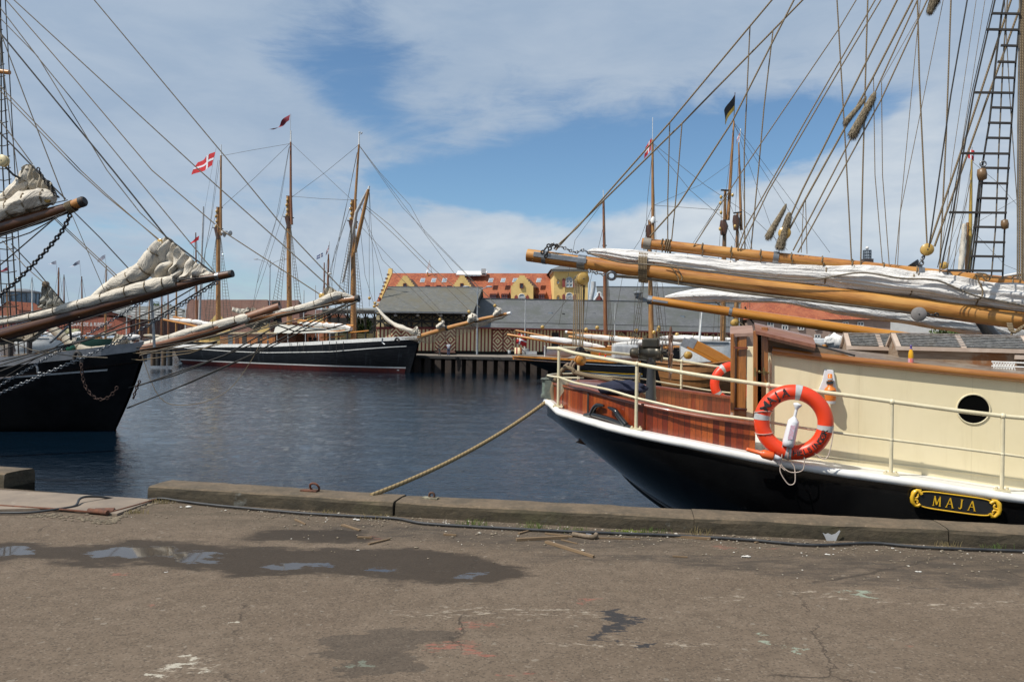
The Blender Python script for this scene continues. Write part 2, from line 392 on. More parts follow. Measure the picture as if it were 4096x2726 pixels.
sail_tan = sailmat('tan_sail', (.40, .35, .27), (.52, .46, .36))
sail_grey = sailmat('grey_sail', (.30, .29, .25), (.40, .38, .33))
awning_m = M('awning_canvas', (.50, .48, .42), (.42, .41, .36), 1, rough=.9)
def ropemat(name, c, c2, sc=90):
    m, t = newmat(name); uv = t.n('ShaderNodeTexCoord').outputs['UV']; u, v = t.xyz(uv)[:2]
    f = t.m('FRACT', t.m('MULTIPLY', t.m('ADD', v, t.m('MULTIPLY', u, 1.0)), sc)); s = t.m('ABSOLUTE', t.m('SUBTRACT', f, .5))
    col = t.mix(t.ss(s, .2, .5), c, c2); finish(t, col, .9, 0, bump(t, s, -.8, .004), spec=.2); return m
rope_tan = ropemat('tan_rope', (.23, .175, .11), (.10, .075, .045), 32)
rope_dark = M('tarred_rope', (.022, .020, .018), (.04, .036, .03), 9, rough=.8)
rope_grey = M('grey_rope', (.19, .16, .12), (.12, .10, .075), 9, rough=.9)
rope_far = M('far_rigging', (.12, .105, .085), (.09, .08, .065), 2, rough=.9)
rope_pale = M('pale_line', (.55, .45, .38), (.42, .33, .27), 30, rough=.8)
fuzz = M('chafe_fibre', (.27, .22, .15), (.13, .105, .07), 40, rough=1)
steel = M('galvanised_steel', (.30, .31, .32), (.20, .21, .22), 12, rough=.42, metal=.75, bmp=.1)
steel_bright = M('bright_steel', (.55, .55, .55), (.42, .42, .42), 12, rough=.3, metal=.9)
iron = M('dark_iron', (.015, .015, .016), (.03, .028, .026), 10, rough=.35, coat=.3)
iron_dull = M('dull_iron', (.02, .018, .017), (.035, .03, .027), 10, rough=.7)
bronze = M('aged_bronze', (.080, .070, .052), (.045, .043, .036), 5, rough=.38, metal=.6, third=((.13, .10, .06), 2, .58))
rust = M('rusty_iron', (.16, .06, .03), (.09, .04, .025), 20, rough=.9, bmp=.4)
copper = M('verdigris_copper', (.13, .15, .125), (.07, .08, .07), 9, rough=.7, metal=.2, third=((.20, .19, .15), 1.5, .55))
glass_l = M('ribbed_lamp_glass', (.20, .24, .20), (.12, .15, .13), 20, rough=.15)
block_y = M('varnished_block', (.52, .33, .085), (.44, .27, .06), 7, rough=.35, coat=.4)
orange = M('orange_plastic', (.78, .055, .012), (.70, .045, .012), 3, rough=.38, bmp=.08, bscale=8, bdist=.02)
orange2 = M('light_orange_plastic', (.75, .13, .03), (.66, .10, .02), 6, rough=.35)
refl = M('reflective_tape', (.48, .48, .47), (.38, .38, .38), 14, rough=.35)
white_pl = M('white_plastic', (.72, .72, .73), (.66, .66, .68), 3, rough=.3)
ink = M('black_marker', (.02, .015, .015), (.03, .02, .02), 5, rough=.6)
navy = M('navy_cloth', (.012, .015, .035), (.02, .024, .05), 5, rough=.9)
gold = M('yellow_gold_paint', (.72, .43, .02), (.62, .35, .02), 8, rough=.35, coat=.3)
nameb = M('name_board_black', (.012, .012, .012), (.02, .02, .02), 5, rough=.35, third=((.3, .3, .3), 2, .68))
flag_red = M('flag_red', (.55, .03, .035), (.44, .025, .03), 3, rough=.9)
flag_dark = M('dark_red_cloth', (.25, .03, .05), (.18, .025, .04), 3, rough=.9)
flag_white = M('flag_white', (.75, .75, .78), (.65, .65, .70), 3, rough=.9)
grn = M('green_paint', (.01, .10, .055), (.008, .07, .04), 3, rough=.4)
yel_wall = M('yellow_wall', (.78, .55, .21), (.70, .48, .175), .8, rough=.85, bmp=.1)
red_trim = M('red_brown_trim', (.17, .030, .025), (.13, .024, .02), 3, rough=.6)
cream_wall = M('cream_boards', (.56, .47, .28), (.50, .41, .235), 2, rough=.7)
dark_wood = M('black_tarred_wood', (.018, .017, .016), (.03, .028, .026), 2, rough=.7)
glass = M('window_glass', (.05, .065, .08), (.09, .11, .13), .7, rough=.08)
glass_pale = M('pale_window_glass', (.20, .25, .30), (.30, .36, .42), .5, rough=.15)
slate = brickmat('slate_roof', (.115, .118, .122), (.155, .157, .16), (.05, .052, .054), .42, .22, .015, stain=(.10, .105, .095), sscale=.3)
slate_moss = brickmat('mossy_slate_roof', (.105, .108, .100), (.15, .148, .135), (.05, .052, .048), .42, .22, .015, stain=(.118, .108, .078), sscale=.22, third=(.13, .12, .08))
tile_red = brickmat('red_tile_roof', (.40, .092, .031), (.31, .070, .026), (.13, .035, .02), .30, .34, .05, off=0, stain=(.33, .10, .04), sscale=.4, third=(.52, .17, .05))
tile_brown = brickmat('brown_tile_roof', (.155, .062, .038), (.12, .05, .032), (.06, .028, .02), .3, .34, .05, off=0, stain=(.12, .06, .042))
brick_red = brickmat('red_brick', (.40, .115, .065), (.34, .095, .055), (.32, .13, .09), .5, .14, .012, stain=(.33, .11, .07))
corr = M('weathered_sheet_roof', (.20, .20, .18), (.15, .15, .14), .6, rough=.8)
pink_w = M('grey_pink_plaster', (.33, .235, .19), (.29, .205, .165), .9, rough=.9)
orange_w = M('orange_plaster', (.62, .29, .13), (.56, .25, .11), .8, rough=.9)
white_w = M('white_plaster', (.66, .65, .62), (.58, .57, .55), .8, rough=.9)
dark_clad = M('dark_cladding', (.045, .05, .055), (.06, .065, .07), .8, rough=.5)
def stripes():
    m, t = newmat('striped_boards'); u, v = t.xyz(t.n('ShaderNodeTexCoord').outputs['UV'])[:2]
    f = t.m('FRACT', t.m('DIVIDE', u, .52)); s = t.ss(t.m('ABSOLUTE', t.m('SUBTRACT', f, .5)), .28, .31)
    nz = t.noise(t.comb(u, v), 1.5, 5, .6)
    c = t.mix(t.ss(nz, .3, .7), (.80, .67, .40), (.70, .58, .34)); col = t.mix(s, c, (.25, .036, .028))
    finish(t, col, .7); return m
def diamonds():
    m, t = newmat('diamond_door_paint'); u, v = t.xyz(t.n('ShaderNodeTexCoord').outputs['UV'])[:2]
    a = t.m('ABSOLUTE', t.m('SUBTRACT', t.m('FRACT', t.m('DIVIDE', u, 1.5)), .5)); b = t.m('ABSOLUTE', t.m('SUBTRACT', v, 1.45))
    d = t.m('ADD', t.m('MULTIPLY', a, 1.5), t.m('MULTIPLY', b, 1.0))
    f = t.m('FRACT', t.m('DIVIDE', d, .55)); s = t.ss(t.m('ABSOLUTE', t.m('SUBTRACT', f, .5)), .24, .27)
    col = t.mix(s, (.80, .67, .40), (.27, .036, .028)); e = t.ss(a, .465, .475); col = t.mix(e, col, (.20, .03, .025))
    finish(t, col, .7); return m
stripe_m = stripes(); diam_m = diamonds()
def leafmat(name, a, b):
    m, t = newmat(name); oc = t.n('ShaderNodeTexCoord').outputs['Object']
    finish(t, t.mix(t.ss(t.noise(oc, .8, 3), .35, .65), a, b), .7); return m
leaf_m = leafmat('tree_leaves', (.035, .065, .018), (.075, .11, .03)); leaf2_m = leafmat('pale_tree_leaves', (.06, .10, .025), (.11, .15, .04))
bark = M('bark', (.10, .075, .05), (.06, .045, .03), 8, rough=.95)
skin_m = M('skin', (.48, .28, .20), (.42, .24, .17), 3, rough=.6); hair_m = M('dark_hair', (.025, .018, .013), (.04, .03, .02), 9, rough=.7)
cl_black = M('black_shirt', (.012, .012, .013), (.02, .02, .02), 5, rough=.9); cl_blue = M('blue_trousers', (.035, .05, .10), (.05, .07, .13), 5, rough=.9)
cl_white = M('white_pattern_shirt', (.62, .62, .64), (.25, .28, .4), 9, rough=.9); cl_grey = M('grey_trousers', (.05, .055, .06), (.08, .08, .085), 5, rough=.9)
cl_pale = M('pale_blue_shirt', (.30, .38, .46), (.24, .31, .38), 5, rough=.9); shoe_w = M('white_shoes', (.7, .7, .7), None, 5); hose_m = M('black_rubber', (.02, .022, .025), (.045, .045, .045), 6, rough=.55)
# ------------------------------------------------ ground, water, quay
def hor(px): 
    return HY + (px - CX) * math.tan(ROLL)
def gnd(px, py): return onz(px, py, 0.0)
def water_mat():
    m, t = newmat('harbour_water'); tc = t.n('ShaderNodeTexCoord').outputs['Object']
    a = t.noise(t.mp(tc, (.8, 1.5, 1), rot=(0, 0, .2)), 3.0, 6, .62, .9); b = t.noise(t.mp(tc, (.8, 1.4, 1), rot=(0, 0, -.3)), 9.0, 6, .66, .7); c = t.noise(t.mp(tc, (1, 1, 1)), .35, 3, .5)
    h = t.m('ADD', t.m('ADD', t.m('MULTIPLY', a, .8), t.m('MULTIPLY', b, .35)), t.m('MULTIPLY', c, .0))
    calm = t.ss(t.noise(tc, .05, 3, .5), .3, .7)
    n = bump(t, h, t.m('ADD', .7, t.m('MULTIPLY', calm, .3)), .026)
    finish(t, (.002, .0075, .015), .04, 0, n, 0, ior=1.33); return m
wm_ = MB(); wm_.grid([[V((x, y, WZ - .06)) for x in range(-1500, 1501, 500)] for y in (-4, 60, 200, 500, 1000, 1800)])
i0 = len(wm_.v); NR, NC = 430, 420
def wave(x, y, k):
    n1_ = noise.noise(V((x * .55, y * .85, 0))); n2_ = noise.noise(V((x * 1.5 + n1_, y * 2.3, 3))); n3_ = noise.noise(V((x * 3.7, y * 5.6 + n2_, 7)))
    return (.022 * n1_ + .015 * (1 - 2 * abs(n2_)) + .0075 * n3_) * k
for r_ in range(NR + 1):
    Y = 7.0 * (150 / 7.0) ** (r_ / NR)
    for c_ in range(NC + 1):
        u_ = c_ / NC * 2 - 1; X = u_ * (.78 * Y + 1.5); wm_.v.append(V((X, Y, WZ + wave(X, Y, min(1, .6 + Y * .006)))))
for r_ in range(NR):
    for c_ in range(NC):
        a = i0 + r_ * (NC + 1) + c_; wm_.f.append((a, a + 1, a + NC + 2, a + NC + 1)); wm_.uv.append([(0, 0)] * 4)
wm_.build('water', water_mat(), smooth=True, kind='structure', label='dark blue rippled harbour water')
# kerb front line on the quay (world XY)
K = [(-40, 17.0), (-5.42, 8.40), (-3.66, 7.93), (-1.083, 7.35), (1.62, 6.88), (4.20, 6.50), (9.0, 5.45), (40, -2.5)]
def kerb_n(i, pts=K):
    a = V((*pts[i], 0)); b = V((*pts[i + 1], 0)); d = (b - a).normalized(); return V((-d.y, d.x, 0))
KW = 0.40
back = []
for i in range(len(K)):
    n = kerb_n(min(i, len(K) - 2)); 
    if i: n = (n + kerb_n(i - 1)).normalized()
    back.append(V((*K[i], 0)) + n * KW)
edge = [back[0], back[1] + V((.0, 0, 0)), V((*K[1], 0)), V((*K[2], 0)), back[2]] + back[3:]
def asphalt():
    m, t = newmat('worn_asphalt'); tc = t.n('ShaderNodeTexCoord').outputs['Object']; xs = t.xyz(tc); X, Y = xs[0], xs[1]
    nv = t.n('ShaderNodeTexNoise'); t.put(nv.inputs['Vector'], t.mp(tc, (1, 2.0, 1))); nv.inputs['Scale'].default_value = 1.6; nv.inputs['Detail'].default_value = 8; nv.inputs['Roughness'].default_value = .68
    dx = t.m('MULTIPLY', t.m('SUBTRACT', t.xyz(nv.outputs[1])[0], .5), 1.0); dy = t.m('MULTIPLY', t.m('SUBTRACT', t.xyz(nv.outputs[1])[1], .5), .75)
    U, W = t.m('ADD', X, dx), t.m('ADD', Y, dy)
    def blob(px, py, hw, hh, rot=0.0):
        p = gnd(px, py); k = p.y / FPX
        return t.gauss(U, W, p.x, p.y, max(hw * k, .01), max(hh * p.y * p.y / (EYE * FPX), .01), rot)
    def S(lst):
        r = None
        for b in lst:
            q = blob(*b); r = q if r is None else t.m('ADD', r, q)
        return r
    wet = t.ss(S([(40, 2205, 200, 42), (430, 2215, 170, 38), (700, 2205, 250, 40), (1050, 2245, 260, 38), (1350, 2240, 330, 46), (1650, 2255, 260, 50), (1930, 2290, 180, 32), (1250, 2140, 260, 22)]), .18, .50)
    pud = t.ss(S([(60, 2203, 95, 24), (450, 2215, 130, 24), (610, 2207, 70, 18), (800, 2222, 130, 22), (1180, 2258, 160, 10), (1520, 2277, 110, 8), (1800, 2297, 100, 4)]), .42, .56)
    frag0 = t.noise(t.mp(tc, (1, 2.8, 1)), 3.2, 8, .72)
    damp = t.m('ADD', t.m('MULTIPLY', t.ss(S([(1470, 2590, 120, 75), (1640, 2560, 150, 36), (1560, 2640, 120, 40)]), .30, .40), .5), t.m('MULTIPLY', t.ss(S([(3300, 2260, 420, 55), (3900, 2270, 330, 80), (3700, 2330, 300, 20), (2500, 2230, 500, 22), (1500, 2120, 480, 34), (2300, 2165, 560, 30), (3300, 2260, 500, 30)]), .25, .9), t.m('ADD', .15, t.m('MULTIPLY', t.ss(frag0, .38, .62), .6))))
    n1 = t.noise(tc, .9, 8, .68); n2 = t.noise(tc, 7, 6, .7); n3 = t.noise(t.mp(tc, (1, 3.0, 1)), 2.2, 8, .7)
    col = t.mix(t.ss(n1, .3, .7), (.140, .104, .074), (.176, .134, .098)); col = t.mix(t.ss(n2, .35, .75), col, (.122, .092, .066))
    col = t.mix(t.m('MULTIPLY', t.ss(n3, .55, .72), .45), col, (.075, .055, .040))
    vo = t.n('ShaderNodeTexVoronoi'); t.put(vo.inputs['Vector'], tc); vo.inputs['Scale'].default_value = 95
    wn = t.xyz(vo.outputs['Color'])[0]
    col = t.mix(t.m('MULTIPLY', t.ss(wn, .88, .99), .45), col, (.25, .205, .155)); col = t.mix(t.m('MULTIPLY', t.ss(wn, .30, .05), .55), col, (.06, .048, .038))
    vo2 = t.n('ShaderNodeTexVoronoi'); t.put(vo2.inputs['Vector'], tc); vo2.inputs['Scale'].default_value = 38
    col = t.mix(t.m('MULTIPLY', t.ss(t.xyz(vo2.outputs['Color'])[1], .992, .996), .2), col, (.42, .38, .31))
    # pale scuffs, red paint spots and tar
    def spots(lst, lo, hi): return t.ss(S(lst), lo, hi)
    frag = t.noise(t.mp(tc, (1, 2.6, 1)), 9, 6, .75)
    pale = t.m('MULTIPLY', spots([(1830, 2440, 330, 26), (2250, 2465, 230, 26), (2330, 2570, 160, 22), (2700, 2560, 200, 24), (3300, 2395, 150, 8), (3600, 2400, 250, 7), (3900, 2410, 200, 8), (3100, 2370, 500, 8), (700, 2680, 190, 40), (860, 2495, 26, 14), (3650, 2510, 10, 6), (2900, 2700, 60, 8)], .25, .8), t.ss(frag, .53, .60))
    col = t.mix(t.m('MULTIPLY', pale, .6), col, (.42, .36, .28))
    dot = spots([(860, 2495, 24, 9), (640, 2660, 40, 12), (560, 2705, 30, 10), (730, 2703, 24, 8)], .42, .5); col = t.mix(t.m('MULTIPLY', dot, .8), col, (.46, .42, .34))
    red = t.m('MULTIPLY', spots([(1885, 2497, 60, 9), (1840, 2515, 60, 8), (1850, 2590, 70, 22), (1945, 2605, 50, 8), (2960, 2187, 60, 6), (3110, 2190, 25, 5), (2120, 2705, 50, 12), (2340, 2405, 25, 8), (1500, 2146, 60, 12), (540, 2298, 40, 6), (630, 2407, 25, 5), (3570, 2580, 20, 6)], .35, .6), t.ss(frag, .46, .56))
    col = t.mix(t.m('MULTIPLY', red, .5), col, (.34, .11, .08))
    grn_ = spots([(3445, 2372, 30, 10), (3150, 2575, 22, 8), (1395, 2655, 25, 14)], .45, .6); col = t.mix(t.m('MULTIPLY', grn_, .6), col, (.30, .36, .28))
    tar = t.m('MULTIPLY', spots([(2480, 2480, 45, 42), (2450, 2530, 25, 22), (2540, 2575, 22, 20)], .35, .5), t.ss(frag, .36, .44)); col = t.mix(tar, col, (.045, .042, .042))
    # cracks
    vc = t.n('ShaderNodeTexVoronoi', feature='DISTANCE_TO_EDGE'); t.put(vc.inputs['Vector'], t.comb(t.m('ADD', X, t.m('MULTIPLY', n2, .25)), t.m('ADD', Y, t.m('MULTIPLY', n1, .35)))); vc.inputs['Scale'].default_value = .42
    crack = t.m('MULTIPLY', t.m('SUBTRACT', 1.0, t.ss(vc.outputs[0], .0015, .0045)), t.ss(t.noise(tc, .8, 3), .52, .58))
    col = t.mix(t.m('MULTIPLY', crack, .7), col, (.04, .032, .026))
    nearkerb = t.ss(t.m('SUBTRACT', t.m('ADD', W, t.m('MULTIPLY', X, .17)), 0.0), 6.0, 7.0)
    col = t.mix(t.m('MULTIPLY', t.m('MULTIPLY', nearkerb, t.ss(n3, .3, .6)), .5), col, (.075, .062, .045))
    col = t.mix(damp, col, (.052, .044, .037)); col = t.mix(t.m('MULTIPLY', wet, .82), col, (.034, .026, .019))
    h = t.m('ADD', t.m('MULTIPLY', wn, .5), t.noise(tc, 60, 5, .7)); flat = t.m('SUBTRACT', 1.0, pud)
    nrm = bump(t, h, t.m('MULTIPLY', flat, t.m('SUBTRACT', .55, t.m('MULTIPLY', wet, .25))), .006)
    r = t.m('SUBTRACT', .92, t.m('MULTIPLY', wet, .22)); r = t.m('MULTIPLY', r, t.m('SUBTRACT', 1.0, t.m('MULTIPLY', pud, .95)))
    bs_ = finish(t, col, r, 0, nrm, 0); t.put(bs_.inputs['Specular IOR Level'], t.m('ADD', .12, t.m('MULTIPLY', pud, .5))); return m
q = MB(); g = [V((40, -30, 0)), V((-40, -30, 0))] + edge
q.face(g, [(p.x, p.y) for p in g])
q.build('quay_ground', asphalt(), smooth=False, kind='structure', label='worn brown grey asphalt quay with a wet puddle strip')
conc = M('mossy_concrete', (.105, .088, .058), (.060, .056, .036), 3.5, rough=.9, bmp=.5, bscale=14, third=((.12, .11, .035), 1.6, .62))
conc_wall = M('wet_concrete_wall', (.05, .046, .035), (.03, .03, .022), 1.5, rough=.8, bmp=.4)
q = MB()
for a, b in zip(edge, edge[1:]): q.face([a - V((0, 0, 5)), b - V((0, 0, 5)), b, a])
q.build('quay_wall', conc_wall, smooth=False, kind='structure')
# kerb beams: weathered top, mossy face with its grazing-sun shade painted darker
def kerbmat():
    m, t = newmat('weathered_kerb_beam'); g_ = t.n('ShaderNodeNewGeometry'); tc = t.n('ShaderNodeTexCoord').outputs['Object']
    n = t.noise(t.mp(tc, (1, 1, 2)), 3.5, 8, .7); f = t.noise(tc, 28, 6, .7); big = t.noise(tc, 1.1, 5, .6)
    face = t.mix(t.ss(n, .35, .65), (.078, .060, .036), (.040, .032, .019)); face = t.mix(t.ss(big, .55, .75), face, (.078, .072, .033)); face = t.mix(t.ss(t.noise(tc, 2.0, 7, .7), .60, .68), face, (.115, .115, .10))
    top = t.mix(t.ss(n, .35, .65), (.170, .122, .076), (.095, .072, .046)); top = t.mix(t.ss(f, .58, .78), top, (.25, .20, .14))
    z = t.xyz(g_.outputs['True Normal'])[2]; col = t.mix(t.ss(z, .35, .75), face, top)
    col = t.mix(t.m('MULTIPLY', t.ss(f, .62, .42), .25), col, (.03, .027, .02))
    finish(t, col, .93, 0, bump(t, t.m('ADD', f, t.m('MULTIPLY', n, 2)), .6, .012)); return m
kerb_m = kerbmat()
def beam(a, b, na, nb, h, label, seed):
    """rough squared beam from a to b with worn arris"""
    L = (b - a).length; n = max(4, int(L / .12)); mb = MB(); rows = []; rnd = random.Random(seed)
    prof = [(0.0, -.02), (0.0, .045), (0.004, h - .035), (.012, h - .012), (.035, h), (KW * .5, h + .004), (KW - .03, h), (KW - .004, h - .02), (KW, h - .06), (KW, -.3)]
    for i in range(n + 1):
        t = i / n; c = a.lerp(b, t); nn = na.lerp(nb, t)
        row = []
        for j, (d, z) in enumerate(prof):
            wv = noise.noise(V((c.x * 3 + seed, j * 1.7, c.y))) ; wv2 = noise.noise(V((c.x * 11, j * 2.1 + 5, seed)))
            k = 1.0 if 1 < j < 8 else .3
            row.append(c + nn * (d + (.010 * wv + .006 * wv2) * k) + V((0, 0, z + (.007 * wv + .004 * wv2) * (1 if j > 1 and j < 8 else 0))))
        rows.append(row)
    mb.grid(rows); mb.face(rows[0]); mb.face(list(reversed(rows[-1])))
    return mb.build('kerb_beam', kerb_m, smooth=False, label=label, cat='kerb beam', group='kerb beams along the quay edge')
def kp(i): return V((*K[i], 0))
def nn_(i): return (back[i] - kp(i)).normalized()
HB = .135
beam(kp(0), kp(1), nn_(0), nn_(1), HB + .02, 'short mossy kerb block left of the gap with a shaded end face', 1)
b1 = beam(kp(2), kp(3) - V((.012, 0, 0)), nn_(2), nn_(3), HB, 'mossy kerb beam starting at the gap, with the rusty ring on top', 2)
beam(kp(3) + V((.012, 0, 0)), kp(4), nn_(3), nn_(4), HB - .004, 'middle mossy kerb beam with the small cleat on top', 3)
MX = kp(4).lerp(kp(5), .8)
beam(kp(4) + V((.004, 0, 0)), MX, nn_(4), nn_(4), HB, 'mossy kerb beam under the black stern with a white paint splash', 4)
beam(MX + V((.01, 0, 0)), kp(6), nn_(4), nn_(6), HB + .004, 'rightmost kerb beam under the yellow name board', 5)
beam(kp(6) + V((.01, 0, 0)), kp(7), nn_(6), nn_(7), HB, 'kerb beam running on past the right end of the quay view', 6)
# white paint splash on the kerb face
p = MB(); c = onpl(3325, 2145, kp(4), nn_(4)); d_ = (kp(5) - kp(4)).normalized()
outl = [(-.075, .035), (-.05, .022), (-.03, .032), (0, .02), (.03, .03), (.062, .062), (.07, .055), (.045, .0), (.035, -.03), (0, -.04), (-.04, -.035), (-.055, 0)]
p.prism([c - nn_(4) * .012 + d_ * x + V((0, 0, y)) for x, y in outl], nn_(4) * -.004)
p.build('paint_splash', white_dull, smooth=False, label='white paint splash on the kerb face below the stern', cat='paint splash')
# concrete cover slab and steel plates in the gap
slab = M('pale_concrete_slab', (.25, .195, .145), (.19, .15, .115), 2.2, rough=.9, bmp=.3, bscale=30, third=((.30, .25, .19), 3, .6))
s = MB(); pts = [gnd(-700, 2060), gnd(-700, 1935), gnd(0, 1966), gnd(330, 1985), gnd(560, 2000), gnd(620, 2006), gnd(468, 2062), gnd(200, 2040)]
s.prism([q_ + V((0, 0, .002)) for q_ in reversed(pts)], V((0, 0, .02)))
ob = s.build('cover_slab', slab, smooth=False, label='pale concrete cover slab beside the gap in the kerb', cat='slab')
s = MB(); e = [gnd(-300, 2030), gnd(0, 2030), gnd(250, 2046), gnd(425, 2062), gnd(540, 2030), gnd(640, 2000)]
s.tube([q_ + V((0, 0, .022)) for q_ in e], .011, 6); s.build('slab_edge_bar', rust, label='rusty steel edge bar bordering the concrete slab', cat='edge bar')
h = thing('hinge', 'rusty cylindrical hinge at the corner of the concrete slab', 'hinge', gnd(400, 2060))
MB().tube([gnd(355, 2052) + V((0, 0, .028)), gnd(430, 2062) + V((0, 0, .028))], .022, 10).build('barrel', rust, h)
MB().prism([gnd(380, 2050) + V((0, 0, .024)), gnd(380, 2046) + V((0, 0, .024)), gnd(460, 2044) + V((0, 0, .024)), gnd(450, 2056) + V((0, 0, .024))], V((0, 0, .012))).build('leaf', rust, h, smooth=False)
rub = M('crumbled_concrete', (.20, .16, .11), (.12, .095, .065), 9, rough=1, bmp=.8)
s = MB(); rnd = random.Random(5)
path = [gnd(120, 2062), gnd(300, 2070), gnd(440, 2090), gnd(470, 2072), gnd(560, 2030), gnd(640, 2002)]
for i in range(260):
    k = rnd.random() * (len(path) - 1.001); a = path[int(k)].lerp(path[int(k) + 1], k % 1) + V((rnd.gauss(0, .03), rnd.gauss(0, .05), .004))
    s.ball(a, rnd.uniform(.006, .020), 5, (1.4, 1.2, .6))
s.build('rubble_strip', rub, smooth=False, kind='stuff', label='strip of crumbled concrete and dry grass along the slab', cat='rubble')
# black hose along the kerb
hp = [(-250, 2058, .02), (0, 2050, .02), (120, 2048, .02), (230, 2035, .025), (300, 2022, .03), (318, 1995, .06), (345, 1985, .07), (400, 1985, .05), (430, 1990, .03), (500, 1998, -.02), (560, 2001, -.01), (600, 1996, .02), (650, 1992, .03), (720, 2002, .02), (850, 2018, .02), (1000, 2032, .02), (1200, 2050, .02), (1400, 2062, .018), (1586, 2072, .018), (1700, 2092, .018), (2000, 2110, .018), (2300, 2125, .018), (2700, 2140, .018), (3000, 2158, .018), (3250, 2178, .018), (3480, 2170, .018), (3650, 2184, .018), (3800, 2192, .018), (4150, 2204, .018)]
MB().tube(smooth([onz(a, b, c) for a, b, c in hp], 5), .012, 8).build('hose', hose_m, label='black rubber hose lying along the foot of the kerb', cat='hose')
# rusty mooring ring and cleat plate on the kerb tops
c = onz(1250, 1962, HB + .004); t_ = thing('mooring_ring', 'rusty mooring ring lying on the left kerb beam', 'mooring ring', c)
MB().box(c + V((-.03, 0, .004)), (.17, .07, .012), Rz(-.2)).build('plate', rust, t_, smooth=False)
MB().ring(c + V((.02, 0, .035)), V((.3, 1, .55)), .05, .011, 20, 8).build('ring', rust, t_)
c = onz(1722, 1992, HB + .004); t_ = thing('mooring_cleat', 'small grey base plate with a brown rusty eye on the kerb top', 'cleat', c)
MB().box(c + V((0, 0, .006)), (.15, .075, .012), Rz(-.2)).build('plate', M('mottled_plate', (.32, .29, .2), (.15, .13, .09), 30, rough=.9), t_, smooth=False)
MB().ring(c + V((.012, 0, .03)), V((.2, 1, .1)), .026, .012, 16, 8).build('eye', M('brown_eye', (.09, .045, .03), None, 20, rough=.8), t_)
# wooden sticks and splinters on the ground
def stick(pa, pb, w_, h_, label, mat=old_wood, z=0.0):
    a, b = gnd(*pa), gnd(*pb); up = V((0, 0, h_ / 2 + .002 + z)); n = 8; d = (b - a).normalized(); sd = V((-d.y, d.x, 0)); rows = []
    for i in range(n + 1):
        c = a.lerp(b, i / n) + up; k = (1 - .4 * (i / n)) * (1 + .1 * noise.noise(c * 9))
        rows.append([c + sd * x * w_ / 2 * k + V((0, 0, y * h_ / 2)) for x, y in ((-1, -1), (1, -1), (1, 1), (-1, 1))])
    mb = MB(); mb.grid(rows, closed=True); mb.face(rows[0]); mb.face(rows[-1])
    return mb.build('wood_stick', mat, smooth=False, label=label, cat='wood piece', group='broken wood pieces near the kerb')
for a in [((2065, 2162), (2270, 2152), .035, .02, 'thick pale board lying beside the long stick near the kerb'), ((2185, 2170), (2375, 2230), .035, .018, 'slanting flat board pointing towards the viewer'), ((2180, 2135), (2290, 2148), .016, .012, 'thin stick left of the pipe elbow'), ((2385, 2153), (2560, 2157), .014, .010, 'thin brown rod right of the pipe elbow'), ((2682, 2145), (2842, 2158), .05, .02, 'short thick board near the foot of the kerb under the stern'), ((1430, 2150), (1488, 2152), .02, .012, 'small reddish stick on the left of a fallen pair', ), ((1474, 2178), (1560, 2158), .02, .012, 'reddish stick leaning right of its neighbour'), ((1370, 2100), (1440, 2122), .035, .01, 'pale flat splinter beside the damp patch'), ((1775, 2139), (1825, 2143), .02, .014, 'tiny brown splinter below the kerb cleat'), ((2075, 2136), (2125, 2122), .02, .012, 'short brown stick near grass tufts'), ((1180, 2078), (1222, 2098), .016, .01, 'short grey splinter below the rusty ring'), ((2690, 2226), (2750, 2230), .012, .01, 'thin red brown splinter at the right'), ((3020, 2172), (3080, 2160), .02, .01, 'curved pale splinter near a small block'), ((2245, 2160), (2310, 2175), .012, .008, 'very thin splinter between two boards')]:
    stick(*a)
t_ = thing('pipe_elbow', 'short worn metal pipe elbow lying beside the kerb', 'pipe', gnd(2355, 2153))
MB().tube(smooth([gnd(2290, 2144) + V((0, 0, .02)), gnd(2340, 2152) + V((0, 0, .02)), gnd(2375, 2156) + V((0, 0, .02)), gnd(2385, 2150) + V((0, 0, .03))], 4), .02, 8).build('bent_pipe', M('worn_pipe', (.2, .15, .1), (.11, .08, .05), 20, rough=.8), t_)
MB().tube([gnd(2345, 2151) + V((0, 0, .021)), gnd(2366, 2154) + V((0, 0, .021))], .0225, 10).build('collar', steel_bright, t_)
# gravel, chips and weeds
gm = M('gravel_chips', (.26, .21, .15), (.10, .08, .055), 60, rough=.95); gw = M('pale_chips', (.55, .52, .45), (.36, .31, .25), 60, rough=.9)
rnd = random.Random(11)
def scatter(n, band, smin, smax, falloff=.25):
    mb = MB()
    for i in range(n):
        x = rnd.uniform(-3.6, 4.4); k = next(j for j in range(len(K) - 1) if K[j][0] <= x < K[j + 1][0]); tt = (x - K[k][0]) / (K[k + 1][0] - K[k][0]); y = K[k][1] + (K[k + 1][1] - K[k][1]) * tt
        d = min(rnd.expovariate(1 / falloff), band); r = rnd.uniform(smin, smax) * (1 if rnd.random() < .9 else 1.8)
        if rnd.random() > interp([(-3.6, .35), (-1.2, .9), (2, 1), (4.4, .6)], x): continue
        mb.ball((x, y - .03 - d, r * .4), r, 5, (rnd.uniform(.8, 1.6), rnd.uniform(.8, 1.4), .6))
    return mb
scatter(2600, 1.3, .003, .009).build('gravel', gm, smooth=False, kind='stuff', label='loose gravel and dirt at the foot of the kerb', cat='gravel')
scatter(260, 1.2, .003, .009, .25).build('chips', gw, smooth=False, kind='stuff', label='pale shell and mortar chips scattered near the kerb', cat='chips')
